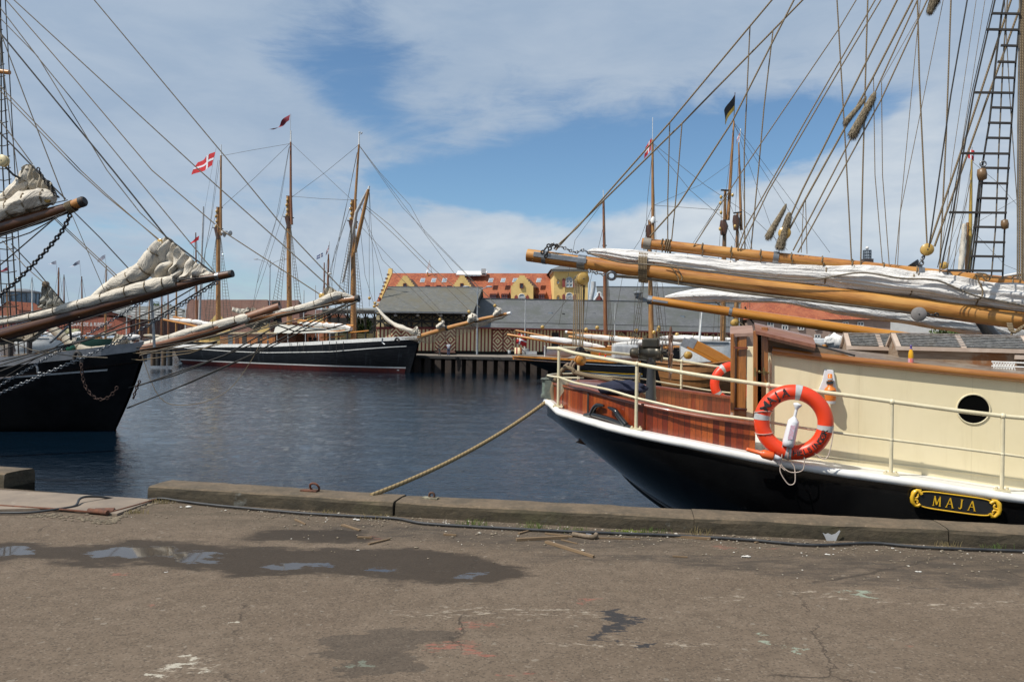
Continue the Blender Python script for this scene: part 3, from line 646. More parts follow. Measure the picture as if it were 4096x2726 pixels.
def tuft(px, py, n, hgt, label, mat):
    c = gnd(px, py); mb = MB()
    for i in range(n):
        a = rnd.uniform(0, 2 * pi); b = c + V((rnd.gauss(0, .07), rnd.gauss(0, .02), 0)); L = rnd.uniform(.5, 1) * hgt; ln = V((cos(a), sin(a) * .5, 0)) * rnd.uniform(.2, .9) * L; s_ = V((.0022, 0, 0))
        m_ = b + ln * .4 + V((0, 0, L * .7)); e_ = b + ln + V((0, 0, L)); mb.face([b - s_, b + s_, m_ + s_ * .7, m_ - s_ * .7]); mb.face([m_ - s_ * .7, m_ + s_ * .7, e_])
    mb.build('grass_tuft', mat, smooth=False, label=label, cat='grass tuft', group='weeds at the foot of the kerb')
gr = M('weed_green', (.07, .12, .02), (.12, .15, .03), 9, rough=.8); dry = M('dry_grass', (.26, .20, .09), (.18, .14, .06), 9, rough=.9); yg = M('yellow_green_weed', (.22, .27, .03), (.15, .2, .03), 9, rough=.8)
for a in [(1300, 2060, 40, .07, 'dry grass below the hose left of the beam joint', dry), (1520, 2075, 46, .06, 'dry grass tuft at the beam joint', dry), (1900, 2103, 50, .08, 'green grass tuft below the kerb cleat', gr), (2130, 2112, 44, .07, 'green grass beside the short brown stick', gr), (2290, 2125, 60, .05, 'low green weeds above the long thin stick', gr), (2505, 2130, 110, .035, 'bright yellow green weed cushion by the hose', yg), (640, 2012, 60, .06, 'dry grass at the left end of the kerb beam', dry), (2800, 2140, 30, .09, 'thin grass in front of the kerb under the stern', dry), (540, 2052, 60, .05, 'dry grass along the slab corner', dry), (3780, 2186, 30, .06, 'sparse grass under the name board', dry), (3970, 2200, 34, .07, 'sparse grass at the right end', gr), (2600, 2130, 40, .06, 'thin weeds right of the yellow green cushion', gr)]:
    tuft(*a)
lit = M('litter_paper', (.62, .60, .55), (.45, .42, .38), 40, rough=.9)
for px, py, r, lab in [(755, 2028, .035, 'crumpled white wrapper by the left kerb beam'), (3575, 2193, .018, 'white angular stone under the name board'), (3300, 2180, .025, 'pale shell fragment under the paint splash'), (3010, 2160, .03, 'small pale block near the kerb'), (1430, 2080, .03, 'white paper scrap beside the hose'), (1560, 2076, .022, 'folded white scrap at the beam joint'), (2990, 2228, .03, 'flat white chip on the asphalt at the right'), (3320, 2218, .02, 'cream chip on the asphalt'), (665, 2288, .012, 'cigarette end on the asphalt'), (1430, 2200, .011, 'small white pebble on the wet asphalt'), (3680, 2288, .018, 'white shell bits on the dark patch'), (1590, 2063, .02, 'white pebble at the kerb joint'), (1780, 2087, .012, 'white pebble against the kerb face')]:
    c = gnd(px, py); mb = MB()
    for i in range(4): mb.ball(c + V((rnd.gauss(0, r * .6), rnd.gauss(0, r * .4), r * .25)), r * rnd.uniform(.3, .7), 5, (1.4, 1, .5))
    mb.build('litter', lit, smooth=False, label=lab, cat='litter', group='bits of litter on the quay')
# ------------------------------------------------ the near ship on the right
MU = V((.963, -.2696, 0)); MVv = V((.2696, .963, 0)); MT = V((.504, 10.898, 0)); ML = 19.0
BT = [(-.001, 0), (.02, .16), (.06, .30), (.12, .44), (.27, .70), (.5, 1.02), (.8, 1.37), (1.1, 1.66), (1.39, 1.86), (1.8, 2.03), (2.3, 2.13), (3, 2.19), (4.5, 2.2), (11, 2.2), (14, 1.9), (17, 1.0), (19, .03)]
def MB_(s): return interp(BT, s)
def mpt(s, wv, z=0.0): 
    p = MT + MU * s + MVv * wv; p.z = z; return p
def mside(px, py, inset=0.0):
    """point on the near-side vertical surface (gunwale line moved in by inset) seen at px,py; returns (s, point)"""
    lo, hi = inset * .5 + .001, 12.0
    def f(s):
        wv = -max(MB_(s) - inset, 0); p = mpt(s, wv); return at(px, py, p.y).x - p.x
    for _ in range(50):
        m = (lo + hi) / 2
        if f(m) > 0: lo = m
        else: hi = m
    s = (lo + hi) / 2; p = mpt(s, -max(MB_(s) - inset, 0)); q = at(px, py, p.y); return s, q
def mpl(px, py, wv): return onpl(px, py, mpt(0, wv), MVv)
def sw(p): 
    d = V((p.x, p.y, 0)) - MT; return d.dot(MU), d.dot(MVv)
def ztab(pts, inset, tip, post):
    t = [(a, b.z) for a, b in (mside(x, y, inset) for x, y in pts)]; t = [(0, tip if tip is not None else t[0][1])] + t
    return t + post
RUBZ = ztab([(2205, 1612), (2238, 1645), (2353, 1680), (2525, 1726), (2773, 1775), (3040, 1830), (3300, 1877), (3621, 1920), (4096, 1992)], 0, None, [(7, .14), (9, .06), (12, .12), (15, .45), (19, 1.15)])
RUBZ[0] = (0, RUBZ[1][1] + .01)
TOPZ = ztab([(2240, 1394), (2291, 1410), (2419, 1434), (2546, 1455), (2674, 1479), (2800, 1501), (3069, 1540), (3400, 1582), (3570, 1607), (4012, 1663), (4096, 1673)], .04, None, [(7, .93), (9, .85)])
MIDZ = ztab([(2240, 1509), (2291, 1528), (2451, 1561), (2530, 1588), (2610, 1606), (2800, 1649), (3018, 1677), (3085, 1691), (3258, 1717), (3400, 1737), (3552, 1756), (4012, 1815), (4096, 1826)], .04, None, [(7, .45), (9, .4)])
BULZ = ztab([(2355, 1555), (2451, 1585), (2578, 1614), (2800, 1656), (3020, 1690)], .16, None, [(5, .7)])
print('MAJA', [(round(a, 2), round(b, 2)) for a, b in RUBZ[:8]], TOPZ[:4], BULZ[:3])
BULZ[0] = (0, BULZ[1][1] + .03)
ship = thing('sailing_ship', 'black hulled sailing ship with mahogany stern, cream deckhouse and pine boom', 'ship', mpt(3, 0, WZ))
KEEL = [(0, .64), (.35, .42), (.8, .12), (1.2, -.16), (1.6, -.42), (2.0, -.64), (2.5, -.90), (3.2, -1.30), (4.2, -2.0), (5.2, -2.7), (19, -3.2)]
def hullpt(s, side, f):
    """f 0 at gunwale .. 1 at keel"""
    b = MB_(s); zr = interp(RUBZ, s); zk = interp(KEEL, s)
    e = interp([(0, .80), (1.5, .62), (4, .40), (14, .5), (19, .9)], s)
    wv = b * (1 - f ** (1 / e * 1.15)) ** (.62 if s < 4 else .5); return mpt(s, side * wv, lerp(zr, zk, f))
SS = [0, .01, .03, .06, .1, .16, .24, .34, .46, .6, .75, .92, 1.1, 1.3, 1.5, 1.75, 2, 2.3, 2.7, 3.1, 3.6, 4.2, 5, 6, 7.5, 9, 11, 13, 15, 17, 18.2, 19]
FF = [0, .04, .1, .18, .27, .37, .47, .57, .67, .76, .84, .9, .95, .985, 1]
mb = MB()
for side in (-1, 1): mb.grid([[hullpt(s, side, f) for s in SS] for f in FF], flip=side > 0)
mb.build('hull', M('glossy_black_hull', (.0035, .0035, .004), (.008, .008, .008), 1.3, rough=.16, bmp=.25, bscale=2.2, coat=.25, bdist=.03, third=((.05, .05, .05), 9, .83)), ship)
# counter knuckle moulding along the lower stern
kn = [hullpt(s, -1, interp([(1.05, .99), (1.6, .93), (2.4, .84), (4.5, .78)], s)) for s in (1.05, 1.15, 1.3, 1.5, 1.75, 2.0, 2.4, 2.8, 3.2, 3.8)]
mb = MB().tube(smooth(kn, 3), [.02, .05, .06, .06, .06, .05], 10); mb.build('moulding', MC['glossy_black_hull'], ship)
def wrap(zt, inset, s1=9.0, dense=True, s0=0.0):
    ss = [s for s in [0, .01, .03, .06, .1, .16, .24, .34, .46, .6, .75, .92, 1.1, 1.3, 1.5, 1.75, 2, 2.3, 2.7, 3.1, 3.6, 4.2, 5, 6, 7.5, 9, 11, 13, 15, 17, 18.2, 19] if s <= s1]
    near = [mpt(max(s, inset) if s < inset else s, -max(MB_(s) - inset, 0), interp(zt, s)) for s in ss]
    far = [mpt(max(s, inset) if s < inset else s, max(MB_(s) - inset, 0), interp(zt, s)) for s in ss]
    out = list(reversed(near)) + far[1:]
    res = [out[0]]
    for p in out[1:]:
        if (p - res[-1]).length > .012: res.append(p)
    return smooth(res, 2)
MB().tube([q_ - V((0, 0, .012)) for q_ in wrap(RUBZ, -.01, 19)], .043, 10, wob=.03).build('rubbing_strake', white_paint, ship)
# side deck inside the strake
mb = MB(); ss = SS
mb.grid([[mpt(s, -max(MB_(s) - .0, 0), interp(RUBZ, s) + .028) for s in ss], [mpt(s, max(MB_(s), 0), interp(RUBZ, s) + .028) for s in ss]])
mb.build('covering_board', white_paint, ship, smooth=False)
# mahogany bulwark round the stern
def band(inset, z0f, z1f, s1, s0=0.0, n=90):
    pts = []
    for i in range(n + 1):
        s = s1 * (i / n) ** 1.8
        pts.append((s, -max(MB_(max(s, .0)) - inset, 0)))
    pts = [(s, wv) for s, wv in pts if MB_(s) > inset]
    full = [(s, wv) for s, wv in reversed(pts)] + [(s, -wv) for s, wv in pts[0:]]
    rows = [[], []]; uv = [[], []]; L = 0; pr = None
    for s, wv in full:
        p = mpt(s, wv, 0)
        if pr is not None: L += (p - pr).length
        pr = p; rows[0].append(mpt(s, wv, z0f(s))); rows[1].append(mpt(s, wv, z1f(s))); uv[0].append((L, 0)); uv[1].append((L, 1))
    return rows, uv
S1 = sw(mside(3022, 1700, .16)[1])[0]
rows, uv = band(.16, lambda s: interp(RUBZ, s) + .02, lambda s: interp(BULZ, s) - .02, S1)
bw = MB(); bw.grid(rows, uv); bw.build('bulwark', mahog_planks, ship)
# inner face of the far bulwark
rows, uv = band(.40, lambda s: interp(RUBZ, s) - .25, lambda s: interp(BULZ, s) - .02, S1 - .05)
MB().grid(rows, uv).build('bulwark_lining', mahog_planks, ship)
rowsA, _ = band(.125, lambda s: interp(BULZ, s), lambda s: interp(BULZ, s) - .03, S1 + .02)
rowsB, _ = band(.43, lambda s: interp(BULZ, s), lambda s: interp(BULZ, s) - .03, S1 + .02)
def resample(r, n=120):
    L = [0]; 
    for a, b in zip(r, r[1:]): L.append(L[-1] + (b - a).length)
    out = []; j = 0
    for i in range(n + 1):
        t = L[-1] * i / n
        while j < len(L) - 2 and L[j + 1] < t: j += 1
        k = (t - L[j]) / max(L[j + 1] - L[j], 1e-6); out.append(r[j].lerp(r[j + 1], min(k, 1)))
    return out
ra, rb = resample(rowsA[0]), resample(rowsB[0]); ra2 = resample(rowsA[1]); rb2 = resample(rowsB[1])
MB().grid([ra2, ra, [a.lerp(b, .5) + V((0, 0, .012)) for a, b in zip(ra, rb)], rb, rb2]).build('bulwark_cap', mahog, ship)
# wide mahogany stern cover and cockpit floor
mb = MB(); zs = lambda s: interp(BULZ, s) + .004
poly = [(s, wv) for s, wv in [(.14, -.3), (.3, -.55), (.55, -.85), (.8, -1.05), (1.1, -1.2), (1.25, -1.0), (1.12, -.6), (1.05, 0), (1.12, .6), (1.25, 1.0), (1.1, 1.2), (.8, 1.05), (.55, .85), (.3, .55), (.14, .3)]]
mb.prism([mpt(s, wv, zs(s) - .03) for s, wv in poly], V((0, 0, .035))); mb.build('stern_cover', mahog, ship, smooth=False)
mb = MB(); mb.face([mpt(.5, -.5, .35), mpt(1.5, -1.4, .28), mpt(5.2, -1.8, .12), mpt(5.2, 1.8, .12), mpt(1.5, 1.4, .28), mpt(.5, .5, .35)]); mb.build('deck', teak, ship, smooth=False)
# scupper gap (dark vertical joint) in the bulwark
a = mside(2352, 1610, .15)[1]; MB().bar(V((a.x, a.y, interp(RUBZ, .9) + .05)), V((a.x, a.y, interp(BULZ, .9) - .03)), .02, .02, MVv).build('bulwark_joint', iron_dull, ship, smooth=False)
# rails
MB().tube(wrap(TOPZ, .04, 9), .022, 10).build('top_rail', cream_rail, ship)
MB().tube(wrap(MIDZ, .04, 9), .014, 8).build('middle_rail', cream_rail, ship)
def stanchion(s, side, r=.019, foot=True):
    wv = side * max(MB_(s) - .04, 0); zb = interp(RUBZ, s) + .03; zt = interp(TOPZ, s); mb = MB()
    mb.tube([mpt(s, wv + side * .05 * 0, zb), mpt(s, wv, zt)], r, 8); mb.ball(mpt(s, wv, zt), .031, 10); mb.ball(mpt(s, wv, interp(MIDZ, s)), .024, 8)
    if foot: mb.box(mpt(s, wv, zb + .01), (.13, .06, .022), Rfrom(MU)); mb.tube([mpt(s - .045, wv, zb + .02), mpt(s - .045, wv, zb + .04)], .012, 6); mb.tube([mpt(s + .045, wv, zb + .02), mpt(s + .045, wv, zb + .04)], .012, 6)
    mb.build('stanchion', cream_rail, ship)
for px, py in ((2236, 1400), (2548, 1460), (3072, 1541), (3568, 1607), (4012, 1663)): stanchion(mside(px, py, .04)[0], -1)
for s in (.30, 1.7, 3.7, 5.6): stanchion(s, 1)
b0 = mside(2236, 1500, .04)[0]; mb = MB(); p = mpt(b0, -MB_(b0) + .04, 0); zt = interp(MIDZ, b0)
mb.prism([V((p.x, p.y, zt)), V((p.x, p.y, zt - .28)), p + V((0, 0, zt)) + MU * .16 + MVv * .1], MVv * .01); mb.box(p + V((0, 0, zt)) + MU * .14 + MVv * .06, (.34, .05, .018), Rfrom(MU)); mb.build('stern_bracket', cream_rail, ship, smooth=False)
# black mooring horns on the covering board
def horn(s0, lab=None):
    mb = MB(); q = lambda s, z, wv=.09: mpt(s, -MB_(s) + wv, interp(RUBZ, s) + .04 + z)
    mb.tube([q(s0, .0), q(s0 + .12, .035), q(s0 + .33, .035), q(s0 + .62, .0)], [.03, .036, .036, .026], 8, flat=.8)
    mb.tube(smooth([q(s0 + .10, .02), q(s0 + .13, .10), q(s0 + .18, .155), q(s0 + .27, .17)], 4), [.04, .034, .03, .014], 8)
    mb.tube(smooth([q(s0 + .56, .01), q(s0 + .47, .09), q(s0 + .42, .145), q(s0 + .33, .165)], 4), [.036, .034, .03, .014], 8)
    mb.build('fairlead', M('glossy_black_iron', (.006, .006, .006), (.01, .01, .01), 5, rough=.12, coat=.8), ship)
horn(mside(2340, 1665, .09)[0])
# deckhouse: cream wall, wooden trim, roof
INS = .40
s_c0 = mside(3085, 1600, INS)[0]; HTOP = ztab([(3090, 1412), (3300, 1441), (3700, 1484), (4096, 1525)], INS, None, [(7, 1.24), (9, 1.15), (11, 1.12)])
HTOP = HTOP[1:]
PC_S, PC = mside(3893, 1635, INS); PR = .145
def wallp(s, z, ins=INS): return mpt(s, -MB_(s) + ins, z)
mb = MB(); n = 40; ss2 = [s_c0 + (11 - s_c0) * i / 30 for i in range(31)]
lo_, hi_ = PC_S - .3, PC_S + .3
for a, b in zip(sorted(ss2 + [lo_, hi_]), sorted(ss2 + [lo_, hi_])[1:]):
    if b - a < 1e-4 or (a >= lo_ - 1e-6 and b <= hi_ + 1e-6): continue
    if a < lo_ < b or a < hi_ < b: continue
    mb.face([wallp(a, interp(RUBZ, a) + .0), wallp(b, interp(RUBZ, b) + .0), wallp(b, interp(HTOP, b)), wallp(a, interp(HTOP, a))])
# wall around the porthole
m_ = 32; zc = PC.z
def sq(th):
    c, s = cos(th), sin(th); k = 1 / max(abs(c), abs(s)); x = c * k; y = s * k; ss_ = PC_S + x * .3
    return wallp(ss_, interp(HTOP, ss_) if y > 0.999 else (interp(RUBZ, ss_) if y < -.999 else zc + (y * (interp(HTOP, ss_) - zc) if y > 0 else -y * (interp(RUBZ, ss_) - zc))))
out_, in_ = [], []
for i in range(m_ + 1):
    th = 2 * pi * i / m_; th += 1e-5; out_.append(sq(th)); in_.append(wallp(PC_S + cos(th) * PR, zc + sin(th) * PR))
mb.grid([in_, out_]); hole = mb
mb.build('deckhouse_wall', cream, ship, smooth=False)
pn = -MVv
ph = MB().ring(wallp(PC_S, zc, INS - .005), pn, PR + .004, .008, 32, 8).build('porthole', cream_rail, ship)
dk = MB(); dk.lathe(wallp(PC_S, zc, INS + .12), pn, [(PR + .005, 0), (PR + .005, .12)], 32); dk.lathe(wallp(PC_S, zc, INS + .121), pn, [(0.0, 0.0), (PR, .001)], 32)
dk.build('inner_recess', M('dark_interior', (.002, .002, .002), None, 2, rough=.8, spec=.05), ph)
MB().tube([wallp(s, interp(HTOP, s) + .03, INS - .035) for s in [s_c0 + (11 - s_c0) * i / 20 for i in range(21)]], .042, 8, flat=1.0).build('roof_moulding', teak, ship)
MB().bar(wallp(s_c0 + .1, interp(RUBZ, s_c0) + .05, INS - .012), wallp(9, interp(RUBZ, 9) + .05, INS - .012), .012, .01).build('wall_foot_strip', cream_rail, ship, smooth=False)
mb = MB(); rr = [s_c0 + (11 - s_c0) * i / 16 for i in range(17)]
mb.grid([[mpt(s, -MB_(s) + INS + k * (2 * MB_(s) - 2 * INS), interp(HTOP, s) + .045 + .11 * (1 - (2 * k - 1) ** 2)) for s in rr] for k in (0, .03, .1, .2, .35, .5, .65, .8, .9, 1)])
mb.build('deckhouse_roof', wood('roof_boards', (.17, .12, .085), (.11, .07, .05), (.24, .19, .15), rough=.4, coat=.2, knots=False, axis=0, weather=(.26, .21, .16)), ship)
mb = MB(); mb.face([wallp(s_c0, -.2, INS), mpt(s_c0, 1.9, -.2), mpt(s_c0, 1.9, interp(HTOP, s_c0) + .06), wallp(s_c0, interp(HTOP, s_c0) + .03, INS)]); mb.build('end_bulkhead', cream, ship, smooth=False)
# raised weathered coaming above the wall at its after end
def qp(px, py, wv): return mpl(px, py, wv)
mb = MB(); W1 = -1.74
mb.prism([qp(3066, 1318, W1), qp(3100, 1327, W1), qp(3265, 1372, W1), qp(3395, 1422, W1), qp(3395, 1436, W1), qp(3250, 1434, W1), qp(3066, 1408, W1)], MVv * .03)
mb.build('coaming', grey_wood, ship, smooth=False)
# companionway: posts, panel front, sliding hatch
comp = [('companion_post', [(3044, 1308), (3072, 1312), (3068, 1520), (3036, 1640), (3020, 1640), (3044, 1500)], -1.85, .06, teak),
        ('companion_post', [(3016, 1325), (3031, 1322), (3029, 1450), (3026, 1646), (3007, 1646), (3014, 1500)], -1.90, .05, teak)]
mb = MB()
def vpost(px0, px1, y0, y1, wv, th, name, mt, bottom=None):
    mb = MB(); a = qp(px0, y0, wv); b = qp(px1, y0, wv); c0 = qp(px1, y1, wv); d0 = qp(px0, y1, wv)
    mb.prism([d0, c0, b, a], MVv * th); return mb.build(name, mt, ship, smooth=False, bevel=.006)
vpost(3046, 3073, 1308, 1700, -1.85, .07, 'door_post', teak)
vpost(3013, 3031, 1322, 1668, -1.92, .05, 'door_post', teak)
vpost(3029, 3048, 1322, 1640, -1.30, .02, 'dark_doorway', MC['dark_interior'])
vpost(2986, 3014, 1385, 1668, -1.90, .04, 'cream_panel', cream)
# curved plank front of the companion
mb = MB(); rows = []; uvr = []
for k, (x, wv) in enumerate([(2926, -1.35), (2928, -1.6), (2934, -1.76), (2944, -1.86), (2956, -1.90), (2988, -1.905)]):
    a = qp(x, 1340, wv); b = qp(x, 1645, wv); rows.append([V((a.x, a.y, b.z - .2)), a]); uvr.append([(k * .055, 0), (k * .055, 1)])
mb.grid(rows, uvr, flip=True); mb.build('companion_front', door_planks, ship)
vpost(2922, 2936, 1334, 1648, -1.93, .06, 'corner_post', teak)
MB().bar(qp(2936, 1390, -1.93), qp(2992, 1391, -1.93), .03, .018).build('panel_moulding', mahog, ship, smooth=False)
MB().tube([qp(2936, 1634, -1.93), qp(2988, 1637, -1.93)], .014, 8).build('panel_moulding', mahog, ship)
a, b = qp(2922, 1334, -1.9), qp(3018, 1332, -1.9)
def hatch(p0, p1, wid, h, name, mt):
    """curved hatch cover running p0->p1 (near edge), spreading away along MVv"""
    mb = MB(); rows = []
    for p in (p0, p1):
        rows.append([p + MVv * (wid * k) + V((0, 0, h * (1 - (2 * k - 1) ** 2))) for k in (0, .1, .25, .5, .75, .9, 1)])
    rows2 = [[q_ - V((0, 0, .035)) for q_ in r] for r in rows]
    mb.grid(rows); mb.grid(rows2, flip=True); mb.grid([rows[0], rows2[0]]); mb.grid([rows[1], rows2[1]], flip=True)
    mb.face([rows[0][0], rows[1][0], rows2[1][0], rows2[0][0]]); mb.build(name, mt, ship, smooth=False)
hatch(qp(2920, 1334, -1.92), qp(3012, 1330, -1.92), .9, .09, 'after_hatch', M('faded_hatch', (.33, .21, .16), (.26, .15, .11), 6, rough=.5, stretch=(1, 8, 1)))
hatch(qp(3022, 1322, -1.95), qp(3262, 1378, -1.95), 1.0, .10, 'sliding_hatch', M('red_hatch_wood', (.27, .115, .065), (.20, .075, .04), 5, rough=.35, coat=.3, stretch=(1, 8, 1)))
MB().bar(qp(3074, 1352, -1.9), qp(3260, 1396, -1.9), .04, .035).build('hatch_runner', teak_u, ship, smooth=False)
MB().bar(qp(3262, 1380, -1.8), qp(3420, 1422, -1.8), .03, .02).build('hatch_track', iron_dull, ship, smooth=False)
mb = MB(); h0 = qp(3038, 1486, -1.95); mb.ball(h0, .016, 8); mb.ball(qp(3074, 1490, -1.9), .012, 8); mb.bar(qp(3055, 1470, -1.88), qp(3057, 1500, -1.88), .02, .02); mb.bar(qp(3020, 1470, -1.95), qp(3020, 1505, -1.95), .02, .02); mb.tube([h0, qp(3074, 1490, -1.9)], .007, 6); mb.build('door_latch', M('brass', (.25, .19, .08), None, 5, rough=.4, metal=.7), ship)
# steering pedestal and gear housing
ped = thing('x', None, None, (0, 0, 0)); bpy.data.objects.remove(ped)
WP = -.55
pb = qp(2603, 1590, WP); sc = (qp(2613, 1400, WP) - qp(2603, 1400, WP)).length / 10 * 1.15
g0 = qp(2603, 1440, WP)
base_z = .35
mb = MB(); mb.lathe(V((pb.x, pb.y, 0)), V((0, 0, 1)), [(24 * sc, base_z), (19 * sc, pb.z + .0), (14 * sc, g0.z - .05), (17 * sc, g0.z + .0), (24 * sc, g0.z + .03), (24 * sc, g0.z + .06)], 18)
mb.build('steering_pedestal', M('lead_grey_pedestal', (.075, .08, .085), (.05, .055, .06), 4, rough=.4, metal=.3), ship)
gc = qp(2596, 1412, WP); L = 10 * sc / 10
mb = MB(); mb.lathe(gc, MU, [(0.0, -68 * sc), (14 * sc, -66 * sc), (19 * sc, -58 * sc), (20 * sc, -38 * sc), (26 * sc, -36 * sc), (26 * sc, -31 * sc), (24 * sc, -31 * sc), (28 * sc, 0), (28 * sc, 20 * sc), (25 * sc, 40 * sc), (31 * sc, 41 * sc), (31 * sc, 47 * sc), (15 * sc, 48 * sc), (5 * sc, 49 * sc), (5 * sc, 64 * sc)], 22)
gh = mb.build('gear_housing', bronze, ship)
MB().box(gc + V((0, 0, 36 * sc)) + MU * (6 * sc), (58 * sc, 50 * sc, 34 * sc), Rfrom(MU)).build('gear_box', bronze, gh, smooth=False, bevel=.02)
mb = MB()
for sx in (-33, 44):
    for k in range(16):
        th = 2 * pi * k / 16; mb.ball(gc + MU * sx * sc + (MVv * cos(th) + V((0, 0, sin(th)))) * 28.5 * sc, 2.6 * sc, 6)
mb.build('bolts', iron, gh)
# ship's wheel seen edge on
wc = gc + MU * 74 * sc; RW = 40 * 2.35 * sc
wn = (MU + MVv * .14).normalized(); wa_ = V((0, 0, 1)); wb_ = wn.cross(wa_)
wheel = MB().ring(wc, wn, RW * .62, 4.6 * sc, 36, 8).build('steering_wheel', M('wheel_wood', (.16, .08, .04), (.10, .05, .03), 8, rough=.4, coat=.3), ship)
mb = MB(); mb.lathe(wc - wn * 6 * sc, wn, [(10 * sc, 0), (10 * sc, 12 * sc)], 14); mb.build('hub', bronze, wheel)
for k in range(8):
    th = 2 * pi * k / 8 + .02; d = wa_ * cos(th) + wb_ * sin(th)
    MB().tube([wc + d * 8 * sc, wc + d * RW * .62, wc + d * RW * .70, wc + d * RW * .80, wc + d * RW * .9, wc + d * RW], [3.5 * sc, 4 * sc, 3 * sc, 5.5 * sc, 5.5 * sc, 3 * sc], 8).build('spoke', MC['wheel_wood'], wheel)
# blue crumpled canvas on the deck
def crumple_ball(c, rx, ry, rz, seed, amp=.35, n=26):
    mb = MB(); rows = []
    for i in range(n // 2 + 1):
        ph = pi * i / (n // 2); row = []
        for k in range(n):
            th = 2 * pi * k / n; d = V((cos(th) * sin(ph), sin(th) * sin(ph), -cos(ph)))
            r = 1 + amp * noise.noise(d * 2.2 + V((seed, 0, 0))) + amp * .5 * (abs(noise.noise(d * 5 + V((seed, 3, 0)))) - .2)
            row.append(c + MU * d.x * rx * r + MVv * d.y * ry * r + V((0, 0, d.z * rz * r)))
        rows.append(row)
    return mb.grid(rows, closed=True)
props(crumple_ball(qp(2486, 1552, -1.35), .28, .16, .09, 4).build('folded_canvas', navy, loc=qp(2486, 1570, -1.35)), 'dark blue crumpled canvas lying on the mahogany stern rail', 'canvas')
# stern lantern
c = qp(2186, 1512, -.25); lan = thing('stern_lantern', 'weathered verdigris copper lantern with ribbed glass hanging behind the stern', 'lantern', qp(2186, 1585, -.25)); e = 1 / FPX * c.y
mb = MB(); mb.lathe(c, V((0, 0, -1)), [(0, -4 * e), (18 * e, -2 * e), (24 * e, 2 * e), (24 * e, 6 * e), (20 * e, 8 * e), (20 * e, 13 * e)], 16); mb.tube([c + V((0, 0, 2 * e)), c + V((0, 0, 12 * e))], 3 * e, 6); mb.build('lantern_cap', copper, lan)
mb = MB(); mb.lathe(c, V((0, 0, -1)), [(18 * e, 13 * e)] + [((19 if k % 2 else 16) * e, (15 + k * 4) * e) for k in range(12)] + [(18 * e, 62 * e)], 16); mb.build('lens', glass_l, lan)
mb = MB(); mb.lathe(c, V((0, 0, -1)), [(20 * e, 62 * e), (22 * e, 66 * e), (22 * e, 76 * e), (12 * e, 80 * e), (0, 80 * e)], 16); mb.box(c + MU * 14 * e + V((0, 0, -44 * e)) - MVv * 8 * e, (30 * e, 32 * e, 74 * e), Rfrom(MU)); mb.build('lantern_body', copper, lan, smooth=False)
mb = MB(); mb.bar(c + MU * 30 * e - V((0, 0, 10 * e)), c + MU * 44 * e - V((0, 0, 70 * e)), .05, .03, MVv); mb.bar(c + MU * 36 * e - V((0, 0, 20 * e)), qp(2225, 1528, -.25), .04, .03, MVv); mb.build('mounting_bracket', M('rusty_bracket', (.12, .07, .045), (.16, .12, .09), 9, rough=.9), lan, smooth=False)
# carved name board
s0, A = mside(3644, 1990, -.02); s1_, B = mside(3995, 2040, -.02)
A = mpl(3644, 1992, -2.235); B = mpl(3995, 2040, -2.235); ux = (B - A).normalized(); uz = ux.cross(MVv) * 1.0
if uz.z < 0: uz = -uz
Lb = (B - A).length; Cn = (A + B) / 2; Cn = mpl(3819, 2011, -2.235); hb_ = Lb * .108
nm = thing('name_board', 'black carved name board with yellow scrolls reading MAJA on the hull', 'name board', Cn - uz * .1)
def nb(x, y, o=0.0): return Cn + ux * x + uz * y - MVv * o
mb = MB(); out = []
for k in range(40):
    th = 2 * pi * k / 40; c_, s_ = cos(th), sin(th); x = (abs(c_) ** .35) * (1 if c_ > 0 else -1) * Lb * .47; y = (abs(s_) ** .6) * (1 if s_ > 0 else -1) * hb_ * .98; out.append(nb(x, y))
mb.prism(out, -MVv * .012); mb.build('board', nameb, nm, smooth=False)
mb = MB()
fr = [nb((abs(cos(a)) ** .35) * (1 if cos(a) > 0 else -1) * Lb * .44, (abs(sin(a)) ** .6) * (1 if sin(a) > 0 else -1) * hb_, .016) for a in [2 * pi * k / 48 for k in range(49)]]
mb.tube(fr, .0075, 6, caps=False); mb.build('frame', gold, nm)
for sd in (-1, 1):
    mb = MB()
    def sp(cx, cy, r0, turns, a0, rr, dirn=1):
        return [nb(sd * (cx + cos(a0 + dirn * turns * 2 * pi * i / 22) * r0 * (1 - .75 * i / 22)), cy + sin(a0 + dirn * turns * 2 * pi * i / 22) * r0 * (1 - .75 * i / 22), .018) for i in range(23)]
    h_ = hb_
    mb.tube(sp(Lb * .455, h_ * .35, h_ * .62, 1.1, pi * .9, 1, -1), [.016, .012, .008], 6); mb.tube(sp(Lb * .445, -h_ * .45, h_ * .5, 1.1, pi * 1.1, 1, 1), [.015, .011, .007], 6)
    mb.tube([nb(sd * (Lb * .40), h_ * 1.0, .016), nb(sd * Lb * .45, h_ * .95, .02), nb(sd * Lb * .487, h_ * .5, .02), nb(sd * Lb * .498, 0, .02), nb(sd * Lb * .49, -h_ * .45, .02), nb(sd * Lb * .455, -h_ * .9, .018), nb(sd * Lb * .41, -h_ * 1.0, .016)], [.008, .016, .02, .021, .02, .016, .008], 8)
    mb.build('scroll', gold, nm)
mb = MB()
def stroke(x0, y0, x1, y1, wd):
    a, b = nb(x0, y0, .0155), nb(x1, y1, .0155); t = (b - a).normalized(); nrm = t.cross(MVv).normalized() * wd / 2; mb.prism([a - nrm, b - nrm, b + nrm, a + nrm], -MVv * .004)
H = hb_ * .56; T, Tn = H * .24, H * .13
